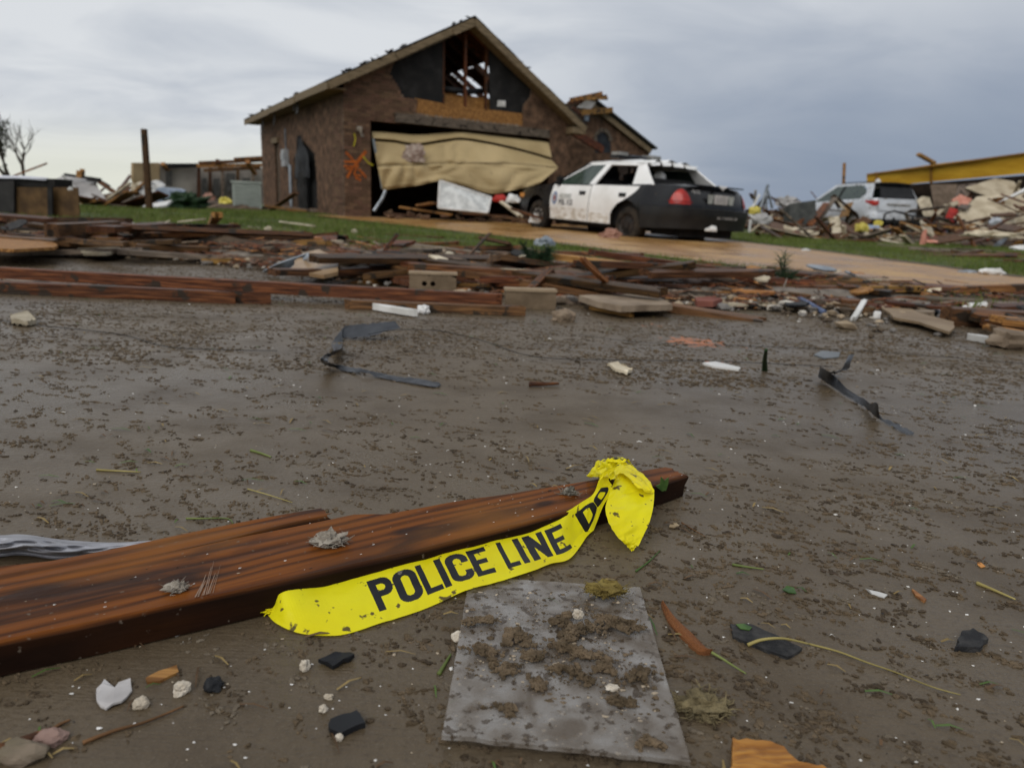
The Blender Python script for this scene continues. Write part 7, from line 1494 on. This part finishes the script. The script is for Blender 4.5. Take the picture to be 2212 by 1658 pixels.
put('panel_crumbs', npmesh('panel_crumbs', np.concatenate(VV), np.concatenate(FF), [MUDC, pmat('grit_tan', (.3, .24, .17), (.42, .35, .26))], mi=np.concatenate(MI)), label='fine mud crumbs sprinkled over the frosted panel', cat='mud', kind='stuff')
tuft('moss_tuft', on_panel(1400, 285), (.022, .012, .010), MOSS, 31, 'yellowish mossy tuft on the top right edge of the panel', 'moss', 120, .014)
tuft('moss_tuft', px((2500 + 430 / 1.386) / 1.8517, (2200 + 880 / 1.386) / 1.8517, .001), (.024, .014, .010), pmat('tan_moss', (.07, .055, .03), (.20, .16, .085), rough=.9, scale=70, bump=.6, bscale=220), 33, 'tan fibrous tuft lying at the right side of the panel', 'moss', 130, .018)
# ---- small loose things on the near street
ST = pmat('white_stucco', (.40, .34, .26), (.64, .58, .49), rough=.8, scale=40, bump=.5, bscale=150)
def zb5(X, Y): return ((X / 1.3012) / 1.8517, (2500 + Y / 1.3012) / 1.8517)
def z4(X, Y): return ((2500 + X / 1.386) / 1.8517, (2200 + Y / 1.386) / 1.8517)
for nm, pt, sz, mt, sd, lab, cat in (
    ('plaster_crumb', zb5(945, 345), (.008, .008, .007), ST, 1, 'lumpy cream plaster crumb below the board on the left', 'plaster'),
    ('plaster_crumb', zb5(1588, 230), (.005, .005, .007), ST, 2, 'white oblong plaster crumb left of the black rubber scrap under the tape tip', 'plaster'),
    ('plaster_crumb', zb5(735, 420), (.007, .006, .006), ST, 3, 'small cream crumb right of the pale torn flake', 'plaster'),
    ('plaster_crumb', zb5(1682, 445), (.004, .004, .004), ST, 4, 'small white pebble just above the black rubber block', 'plaster'),
    ('plaster_crumb', zb5(1712, 378), (.004, .003, .003), ST, 5, 'tiny white pebble farther above the black rubber block', 'plaster'),
    ('plaster_crumb', zb5(1765, 592), (.0035, .0035, .004), ST, 6, 'tiny white pebble below the black rubber block', 'plaster'),
    ('plaster_crumb', (987, 1381), (.006, .006, .006), ST, 7, 'white pebble at the left edge of the frosted panel', 'plaster'),
    ('pink_stone', zb5(265, 600), (.013, .010, .007), pmat('pinkstone', (.16, .10, .085), (.26, .17, .14), rough=.7, scale=30), 8, 'dull pink stone in the bottom left corner', 'stone'),
    ('pink_stone', zb5(120, 690), (.020, .012, .010), pmat('mossstone', (.10, .085, .05), (.22, .17, .13), rough=.8, scale=20), 9, 'mossy brown stone at the bottom left corner', 'stone'),
    ('rubber_scrap', zb5(1110, 325), (.010, .009, .007), BLACKP, 10, 'small black rubber lump right of the cream crumb', 'rubber')):
    put(nm, blob_mesh(nm, mt, sz, sub=3, amp=.38, freq=1.3, seed=sd, flat=.5), loc=px(*pt, 0), label=lab, cat=cat)
put('plaster_crumb', blob_mesh('plaster_crumb', ST, (.006, .006, .006), 3, .4, 2, 14, .5), loc=on_panel(1212, 452), label='round white pebble at the top middle of the frosted panel', cat='plaster')
put('plaster_crumb', blob_mesh('plaster_crumb', ST, (.0065, .005, .002), 3, .4, 2, 15, .5), loc=on_panel(1445, 938), label='flat white chip on the right half of the panel', cat='plaster')
# flat torn pieces: outline polygons with thickness
def flat_piece(name, pts, thick, mat, label, cat, z=.0, jitter=.0, seed=0, curl=0., group=None):
    P = [px(x, y, z + thick) for x, y in pts]; r = random.Random(seed); Q = []
    for i, p in enumerate(P):
        q = P[(i + 1) % len(P)]; k = max(1, int((q - p).length / .006) if (q - p).length < .4 else 5)
        k = min(k, 6)
        for j in range(k):
            e = p.lerp(q, j / k); Q.append(e + Vector((r.uniform(-1, 1), r.uniform(-1, 1), 0)) * jitter + Vector((0, 0, curl * r.uniform(0, 1))))
    mb = MB(); mb.slab(Q, thick, (0, 0, 1)); return build(name, mb, mat, centre=True, label=label, cat=cat, group=group)
flat_piece('shingle_scrap', [z4(590, 410), z4(700, 405), z4(800, 455), z4(850, 470), z4(990, 545), z4(900, 592), z4(770, 545), z4(600, 475)], .004, SHING, 'long black shingle scrap with a straw across it at right', 'shingle', jitter=.0015, seed=1)
flat_piece('shingle_scrap', [z4(1860, 455), z4(1930, 430), z4(2015, 485), z4(1960, 540), z4(1840, 535)], .007, SHING, 'lumpy black shingle scrap near the right edge of the street', 'shingle', jitter=.002, seed=2)
flat_piece('rubber_block', [zb5(1712, 510), zb5(1720, 485), zb5(1860, 440), zb5(1905, 500), zb5(1770, 555), zb5(1720, 540)], .006, BLACKP, 'black rubber block lying below the yellow tape', 'rubber', jitter=.001, seed=3)
flat_piece('rubber_scrap', [zb5(1660, 180), zb5(1740, 150), zb5(1830, 140), zb5(1840, 165), zb5(1730, 215)], .004, BLACKP, 'thin black rubber scrap under the left tip of the tape', 'rubber', jitter=.001, seed=4, curl=.004)
flat_piece('torn_flake', [zb5(500, 345), zb5(550, 295), zb5(600, 330), zb5(620, 295), zb5(680, 290), zb5(688, 335), zb5(630, 405), zb5(545, 440), zb5(510, 400)], .002, pmat('flake', (.36, .34, .33), (.52, .50, .49), rough=.6, scale=30), 'pale torn flake below the board at bottom left', 'flake', jitter=.001, seed=5, curl=.004)
flat_piece('chipboard_piece', [z4(590, 1040), z4(800, 1050), z4(880, 1090), z4(960, 1160), z4(1105, 1195), z4(1250, 1330), z4(560, 1330), z4(585, 1200)], .010, pmat('chip_wet', (.20, .075, .012), (.42, .20, .04), (.31, .13, .024), rough=.4, scale=20, stretch=(1, 3, 1), detail=3, distort=1.5, bump=.4), 'orange chipboard piece cut off by the bottom edge', 'chipboard', jitter=.002, seed=6)
flat_piece('wood_chip', [zb5(760, 270), zb5(830, 235), zb5(920, 205), zb5(930, 240), zb5(840, 285), zb5(765, 292)], .0025, W_YEL, 'yellow wood chip lying below the board', 'wood chip', jitter=.0006, seed=7)
flat_piece('paint_flake', [z4(1335, 213), z4(1400, 235), z4(1455, 250), z4(1440, 262), z4(1370, 245)], .0015, WHITE, 'white paint flake on the right side of the near street', 'flake', jitter=.0005, seed=8, curl=.003)
flat_piece('bark_chip', [z4(1590, 212), z4(1610, 222), z4(1672, 270), z4(1660, 280), z4(1610, 245)], .003, W_YEL, 'narrow orange bark chip right of the white paint flake', 'wood chip', seed=9)
flat_piece('dry_leaf', [z2(1955, 405), z2(1985, 402), z2(2000, 412), z2(1975, 425), z2(1952, 416)], .0012, pmat('leaf_tan', (.20, .14, .08), (.34, .26, .16), rough=.6, scale=60), 'small tan dry leaf right of the hanging tape end', 'leaf', seed=10, curl=.003)
flat_piece('dry_leaf', [z4(1950, 70), z4(1975, 72), z4(1998, 92), z4(1975, 96), z4(1955, 84)], .0012, pmat('leaf_orange', (.42, .17, .04), (.55, .25, .07), rough=.6, scale=60), 'small orange leaf near the right edge', 'leaf', seed=11, curl=.002)
flat_piece('green_leaf', [z4(870, 225), z4(895, 205), z4(935, 215), z4(950, 240), z4(905, 245)], .001, pmat('leaf_green', (.03, .07, .015), (.07, .13, .03), rough=.45, scale=60), 'dark green leaf scrap above the black shingle scrap', 'leaf', seed=12, curl=.004)
flat_piece('green_leaf', [z4(615, 408), z4(660, 405), z4(705, 425), z4(690, 440), z4(640, 432)], .001, MATS['leaf_green'], 'green leaf lying on the black shingle scrap', 'leaf', z=.005, seed=13)
# leaf plastered on the end of the board
lp = [pxP(*z2(X, Y), FACE_P - BPERP * .0005, BPERP) for X, Y in ((1915, 182), (1932, 200), (1950, 185), (1948, 215), (1938, 245), (1918, 250), (1890, 225), (1912, 215))]
mb = MB(); mb.slab(lp, .0012, -BPERP); build('green_leaf', mb, MATS['leaf_green'], centre=True, label='limp green leaf plastered on the front edge at the board end', cat='leaf')
# splinter with a grass stalk
sp = [px(*z4(X, Y), .002) for X, Y in ((205, 300), (262, 395), (345, 480), (430, 560), (480, 570))]
sw = [.0012, .005, .0075, .0065, .0015]; mb = MB(); rows = []
for p, w in zip(catmull(sp, 4), np.interp(np.linspace(0, 4, 17), range(5), sw)):
    d = (sp[-1] - sp[0]).normalized(); n_ = Vector((-d.y, d.x, 0)); r_ = []
    for k in range(7): t = k / 6; r_.append(p + n_ * (t - .5) * 2 * w + Vector((0, 0, .0055 * math.sin(math.pi * (.1 + .8 * t)) + .0026 * noise.noise(Vector((k * 3.1, p.x * 40, 1))))))
    rows.append(r_ )
mb.grid([list(r_) + [r_[-1] - Vector((0, 0, .008)), r_[0] - Vector((0, 0, .008))] for r_ in rows], close=True)
build('wood_splinter', mb, pmat('splinter', (.06, .018, .006), (.36, .15, .05), (.19, .068, .022), rough=.5, scale=9, stretch=(30, 9, 9), bump=.5, coord='Generated'), centre=True, label='orange wood splinter at the right corner of the panel', cat='splinter')
STRAW = pmat('straw_stem', (.20, .16, .05), (.34, .28, .10), rough=.5, scale=20); GSTEM = pmat('green_stem', (.08, .11, .025), (.17, .20, .06), rough=.45, scale=20); BTWIG = pmat('brown_twig', (.09, .045, .018), (.22, .11, .045), rough=.6, scale=20)
def stem(name, pts, rad, mat, label, cat='stem', zs=None, group=None):
    P = [px(x, y, (zs[i] if zs else .002)) for i, (x, y) in enumerate(pts)]; P = catmull(P, 6); mb = MB(); n = len(P)
    mb.tube(P, [rad * (1 - .6 * i / n) for i in range(n)], 6); build(name, mb, mat, smooth=True, centre=True, label=label, cat=cat, group=group)
stem('grass_stalk', [z4(480, 565), z4(540, 600), z4(610, 645), z4(672, 683)], .0017, GSTEM, 'green grass stalk at the tip of the orange splinter', zs=[.007, .005, .004, .002])
stem('straw', [z4(680, 525), z4(760, 495), z4(880, 488), z4(1020, 518)], .0022, STRAW, 'bent straw lying across the long black shingle scrap', zs=[.002, .008, .010, .003])
stem('straw', [z4(1020, 518), z4(1180, 560), z4(1340, 620), z4(1500, 675), z4(1700, 755), z4(1860, 800)], .0013, STRAW, 'long thin straw trailing right from the black shingle scrap')
stem('straw', [z4(1950, 180), z4(2050, 222), z4(2165, 272)], .0028, STRAW, 'pale straw near the right edge above the lumpy shingle scrap')
stem('grass_stalk', [z4(595, 78), z4(680, 92), z4(770, 104)], .0020, GSTEM, 'green grass blade above the mud patch right of the tape')
stem('grass_stalk', [z4(60, 115), z4(120, 72), z4(160, 35), z4(195, 0)], .0014, MATS['clip_green'], 'dark green grass blade right of the hanging tape end')
stem('straw', [z2(2010, 395), z2(2060, 425), z2(2120, 460)], .0013, BTWIG, 'thin brown twig right of the tan dry leaf', 'twig')
stem('grass_stalk', [(948, 1455), (962, 1432), (974, 1412)], .0024, GSTEM, 'short green stalk at the left edge of the panel')
stem('grass_stalk', [z1(1098, 402), z1(1200, 402), z1(1340, 402), z1(1375, 432)], .0017, GSTEM, 'bent green grass blade behind the board')
stem('straw', [z1(1460, 228), z1(1580, 262), z1(1725, 308)], .0013, STRAW, 'thin straw behind the split end of the board')
stem('straw', [z1(570, 115), z1(700, 122), z1(830, 128)], .0022, STRAW, 'tan straw on the street well behind the board')
stem('grass_stalk', [z1(1480, 0), z1(1540, 18), z1(1600, 40)], .0030, GSTEM, 'yellow green grass tuft on the street above the board')
stem('twig', [zb5(0, 660), zb5(120, 610), zb5(270, 545)], .0085, W_RED, 'thick reddish stick in the bottom left corner', 'twig')
stem('twig', [zb5(430, 610), zb5(600, 545), zb5(760, 500), zb5(955, 420)], .0020, MATS['brown_twig'], 'thin orange twig slanting at the bottom left', 'twig')
stem('twig', [zb5(265, 545), zb5(310, 515), zb5(365, 490)], .0022, MATS['brown_twig'], 'short brown twig beside the thick reddish stick', 'twig')
# dark red stick, white chips and thin wires farther up the street
stem('twig', [(1143, 829), (1175, 829), (1207, 828)], .008, W_RED, 'short red brown stick on the street in front of the debris', 'twig', zs=[.008] * 3)
flat_piece('white_strip', [(1518, 783), (1545, 780), (1600, 793), (1596, 798), (1540, 790)], .006, WHITE, 'thin white strip lying on the middle of the street', 'strip', seed=20)
flat_piece('pale_scrap', [(1312, 789), (1335, 786), (1366, 800), (1355, 807), (1330, 800)], .008, CREAM, 'pale curled scrap on the middle of the street', 'scrap', seed=21, curl=.01)
flat_piece('grey_film', [(1758, 765), (1775, 757), (1815, 760), (1812, 770), (1780, 773)], .006, pmat('film2', (.10, .11, .115), (.17, .18, .19), rough=.5), 'flat grey plastic scrap behind the right twisted black strip', 'plastic', seed=22)
flat_piece('pale_scrap', [(22, 682), (60, 676), (78, 690), (60, 698), (25, 694)], .016, CREAM, 'tan scrap on the street near the left edge', 'scrap', seed=23, curl=.012)
stem('upright_leaf', [(1652, 800), (1652, 778), (1655, 755)], .010, MATS['dark_foliage'], 'thin dark blade standing upright on the street', 'leaf', zs=[.0, .045, .10])
def wire(label, pts, zs, rad=.0013):
    P = catmull([px(x, y, z) for (x, y), z in zip(pts, zs)], 8); mb = MB(); mb.tube(P, rad, 5); build('thin_wire', mb, DKMET, centre=True, label=label, cat='wire')
wire('thin dark wire curving right from the left black strip', [(795, 722), (860, 712), (950, 715), (1040, 735), (1130, 765), (1220, 775), (1400, 778), (1560, 780), (1800, 792)], [.05, .05, .04, .03, .02, .01, .005, .005, .005])
wire('thin dark wire across the street at the left edge', [(-20, 688), (60, 700), (140, 708), (260, 722), (360, 748), (480, 755), (600, 757)], [.004] * 7)
wire('thin dark wire on the far right of the street', [(1250, 722), (1400, 740), (1650, 748), (1900, 760), (2215, 785)], [.004] * 5, .0009)
# ---- two twisted black strips
def strip(label, rows, seed):
    A = catmull([Vector(a) for a, b_ in rows], 8); B = catmull([Vector(b_) for a, b_ in rows], 8); mb = MB(); g = []
    for i, (a, b_) in enumerate(zip(A, B)): g.append([a.lerp(b_, k / 6) + Vector((0, 0, .004 * noise.noise(Vector((i * .35, k * .5, seed))))) for k in range(7)])
    n_ = Vector((0, .004, 0)); mb.grid(g); mb.grid([[p + n_ for p in reversed(r_)] for r_ in g])
    e1 = [r_[0] for r_ in g]; e2 = [r_[-1] for r_ in g]; mb.grid([[p, p + n_] for p in e1]); mb.grid([[p + n_, p] for p in e2])
    build('twisted_strip', mb, pmat('rubber_strip', (.022, .024, .028), (.060, .064, .072), rough=.38, scale=8, bump=.3, rnd=.15), smooth=True, centre=True, label=label, cat='strip')
def z6(X, Y): return ((1200 + X / 2.765) / 1.8517, (1200 + Y / 2.765) / 1.8517)
def z7(X, Y): return ((2900 + X / 2.458) / 1.8517, (1300 + Y / 2.458) / 1.8517)
def gp(f, X, Y, z): return px(*f(X, Y), z)
def gY(f, X, Y, Yd): return pxY(*f(X, Y), Yd)
_y0 = gp(z6, 800, 420, 0).y
strip('long twisted black rubber strip bent double on the left of the street', [(gY(z6, 1050, 232, _y0 + .02), gY(z6, 1110, 312, _y0)), (gY(z6, 960, 240, _y0), gY(z6, 970, 340, _y0 - .04)), (gY(z6, 800, 258, _y0), gY(z6, 800, 395, _y0 - .06)), (gY(z6, 640, 270, _y0), gY(z6, 640, 410, _y0 - .06)), (gY(z6, 510, 285, _y0), gY(z6, 490, 420, _y0 - .06)),
    (gY(z6, 440, 350, _y0 - .06), gY(z6, 470, 430, _y0 - .10)), (gY(z6, 352, 480, _y0 - .14), gY(z6, 470, 480, _y0 - .14)), (gp(z6, 370, 560, .05), gp(z6, 450, 540, .04)), (gp(z6, 300, 590, .05), gp(z6, 380, 600, .01)), (gp(z6, 225, 650, .06), gp(z6, 310, 640, .05)), (gp(z6, 260, 705, .02), gp(z6, 315, 690, .06)),
    (gp(z6, 345, 735, .01), gp(z6, 350, 700, .03)), (gp(z6, 520, 790, .004), gp(z6, 540, 740, .01)), (gp(z6, 700, 800, .012), gp(z6, 720, 770, .02)), (gp(z6, 880, 855, .004), gp(z6, 900, 810, .01)), (gp(z6, 1100, 895, .004), gp(z6, 1110, 850, .01)), (gp(z6, 1300, 925, .006), gp(z6, 1310, 870, .012)), (gp(z6, 1480, 960, .004), gp(z6, 1530, 915, .008)), (gp(z6, 1550, 945, .004), gp(z6, 1555, 935, .006))], 1)
_y1 = gp(z7, 1000, 560, 0).y
strip('shorter twisted black rubber strip on the right of the street', [(gp(z7, 1225, 290, .06), gp(z7, 1270, 290, .06)), (gp(z7, 1190, 360, .05), gp(z7, 1235, 370, .04)), (gp(z7, 1160, 420, .03), gp(z7, 1215, 430, .02)), (gp(z7, 1110, 470, .01), gp(z7, 1100, 450, .03)), (gp(z7, 1030, 480, .004), gp(z7, 1030, 460, .02)), (gY(z7, 920, 500, _y1), gY(z7, 940, 410, _y1)), (gp(z7, 990, 560, .006), gp(z7, 1010, 450, .06)), (gp(z7, 1080, 620, .004), gp(z7, 1110, 530, .03)), (gp(z7, 1200, 700, .004), gp(z7, 1220, 640, .02)), (gp(z7, 1330, 775, .004), gp(z7, 1360, 720, .02)),
    (gp(z7, 1420, 840, .004), gp(z7, 1430, 770, .03)), (gp(z7, 1460, 880, .006), gp(z7, 1500, 770, .06)), (gp(z7, 1530, 930, .004), gp(z7, 1530, 900, .012)), (gp(z7, 1640, 990, .004), gp(z7, 1660, 955, .01)), (gp(z7, 1760, 1055, .004), gp(z7, 1780, 1015, .01)), (gp(z7, 1850, 1075, .003), gp(z7, 1862, 1055, .006))], 2)
# ================================================================== labels for the many pieces of the debris: by look, then by the nearest thing one can find
def project(p):
    d = p - CAMP; z = d.dot(FW); return (1106 + F * d.dot(RT) / z, 829 - F * d.dot(UP) / z)
LANDMARKS = {
 'kerb': [(20, 525, 'the orange plywood piece'), (285, 495, 'the wide red brown board'), (465, 480, 'the orange stub'), (470, 512, 'the ragged black felt'), (264, 487, 'the white bag'), (690, 575, 'the broken pale slab'), (620, 570, 'the bent grey metal'), (830, 560, 'the black felt piece'), (935, 612, 'the brick with two holes'), (1145, 648, 'the solid concrete brick'), (1150, 590, 'the pine bough'), (1300, 600, 'the thin yellow lath'), (1350, 658, 'the flat stone slab'), (1176, 537, 'the crumpled can'), (1530, 655, 'the red brick piece'), (1690, 632, 'the small green sprig'), (1745, 655, 'the blue black tube'), (1855, 672, 'the standing white stick'), (1970, 685, 'the mud coloured sheet'), (2120, 738, 'the white gutter strip'), (2110, 650, 'the white crumpled scrap'), (100, 550, 'the left end of the red beam'), (500, 620, 'the middle of the red beam'), (2200, 752, 'the concrete lump')],
 'right': [(1700, 446, 'the white sheet heap'), (1735, 465, 'the dark grey box'), (1643, 484, 'the grey white bag'), (1860, 500, 'the yellow insulation lump'), (1900, 440, 'the silver car'), (1960, 480, 'the black bed frame'), (2060, 465, 'the red sheet'), (1995, 450, 'the cream cabinet door'), (2140, 512, 'the pale fabric'), (2150, 486, 'the pale blue bag'), (2150, 410, 'the slumped drywall'), (2080, 380, 'the yellow beam'), (1993, 528, 'the pink board stub'), (2148, 566, 'the white and red wrapper')],
 'left': [(90, 430, 'the overturned cabinet'), (185, 410, 'the collapsed shed'), (318, 400, 'the leaning post'), (352, 428, 'the blue barrel'), (405, 441, 'the dark shrub'), (487, 440, 'the yellow insulation'), (534, 420, 'the cooling unit'), (268, 436, 'the pale heap'), (640, 440, 'the side wall hole'), (55, 350, 'the bare tree')],
 'garage': [(1000, 425, 'the white rimmed sheet'), (1078, 436, 'the red bag'), (820, 445, 'the bent door track'), (1154, 481, 'the white paper'), (760, 460, 'the sprayed pier'), (900, 440, 'the open garage gap')]}
COLN = {'wood_wet_red': 'red brown', 'wood_brown': 'dark brown', 'wood_fresh': 'orange yellow', 'wood_grey': 'grey', 'chipboard': 'orange chipboard', 'drywall': 'tan drywall', 'white_debris': 'white', 'pale_debris': 'cream', 'concrete': 'stone grey', 'tar_felt': 'black felt', 'shingle': 'black shingle', 'bent_metal': 'grey metal', 'pink_insulation': 'pink', 'red_plastic': 'red', 'blue_plastic': 'blue', 'brick': 'brown'}
def relabel():
    zone = {'timber along the left kerb': 'kerb', 'timber along the middle kerb': 'kerb', 'timber along the right kerb': 'kerb', 'sheet scraps on the left kerb': 'kerb', 'sheet scraps on the middle kerb': 'kerb', 'sheet scraps on the right kerb': 'kerb', 'timber in the ruin heap on the right': 'right', 'timber under the yellow beam': 'right', 'timber beyond the dark box': 'right', 'sheet scraps in the right heap': 'right', 'timber on the right lawn': 'right',
            'timber beyond the cabinet': 'left', 'timber rubble before the ruined house': 'left', 'sheet scraps before the ruined house': 'left', 'timber at the side wall': 'left', 'fallen bricks at the garage': 'garage', 'boards along the garage front': 'garage'}
    seen = {}
    for o in list(COL.objects):
        if o.parent is not None or o.type != 'MESH' or o.get('group') not in zone: continue
        x, y = project(o.location); me = o.data; dim = max(o.dimensions[:]); col = COLN.get(me.materials[0].name, '')
        lx, ly, nm = min(LANDMARKS[zone[o['group']]], key=lambda q: (q[0] - x) ** 2 + 4 * (q[1] - y) ** 2); dx, dy = x - lx, y - ly
        rel = ('left of' if dx < 0 else 'right of') if abs(dx) > 1.6 * abs(dy) else ('behind' if dy < 0 else 'in front of')
        far = 'just ' if math.hypot(dx, dy) < 38 else '' if math.hypot(dx, dy) < 100 else 'well '
        cat = o['category']; rot = o.rotation_euler
        if cat == 'brick': noun = 'fallen brick'; size = 'tilted' if abs(rot.x) + abs(rot.y) > .6 else 'flat lying'
        elif cat == 'scrap': noun = 'scrap'; size = 'large' if dim > .5 else 'broad' if dim > .28 else 'small'
        else: noun = 'board' if dim > 1. else 'offcut'; size = 'very long' if dim > 1.7 else 'long' if dim > 1. else 'mid-length' if dim > .6 else 'short'
        if cat == 'timber': size += (' tilted' if abs(rot.y) > .12 else '') + (' slanting' if abs(math.sin(rot.z)) > .45 else '')
        lab = f'{size} {col} {noun} {far}{rel} {nm}'.replace('  ', ' ')
        if len(lab.split()) > 16: lab = f'{size} {col} {noun} {rel} {nm}'
        g0 = seen.setdefault(lab, o['group'])
        if g0 != o['group']: lab = lab + {'kerb': ' by the kerb', 'right': ' in the heap', 'left': ' in the rubble', 'garage': ' at the garage'}[zone[o['group']]]; g0 = seen.setdefault(lab, o['group']); o['group'] = g0
        o['label'] = lab
bpy.context.view_layer.update(); relabel()
for o in COL.objects:
    if o.parent is None and o.get('category') and not o.get('kind'): o['kind'] = 'thing'
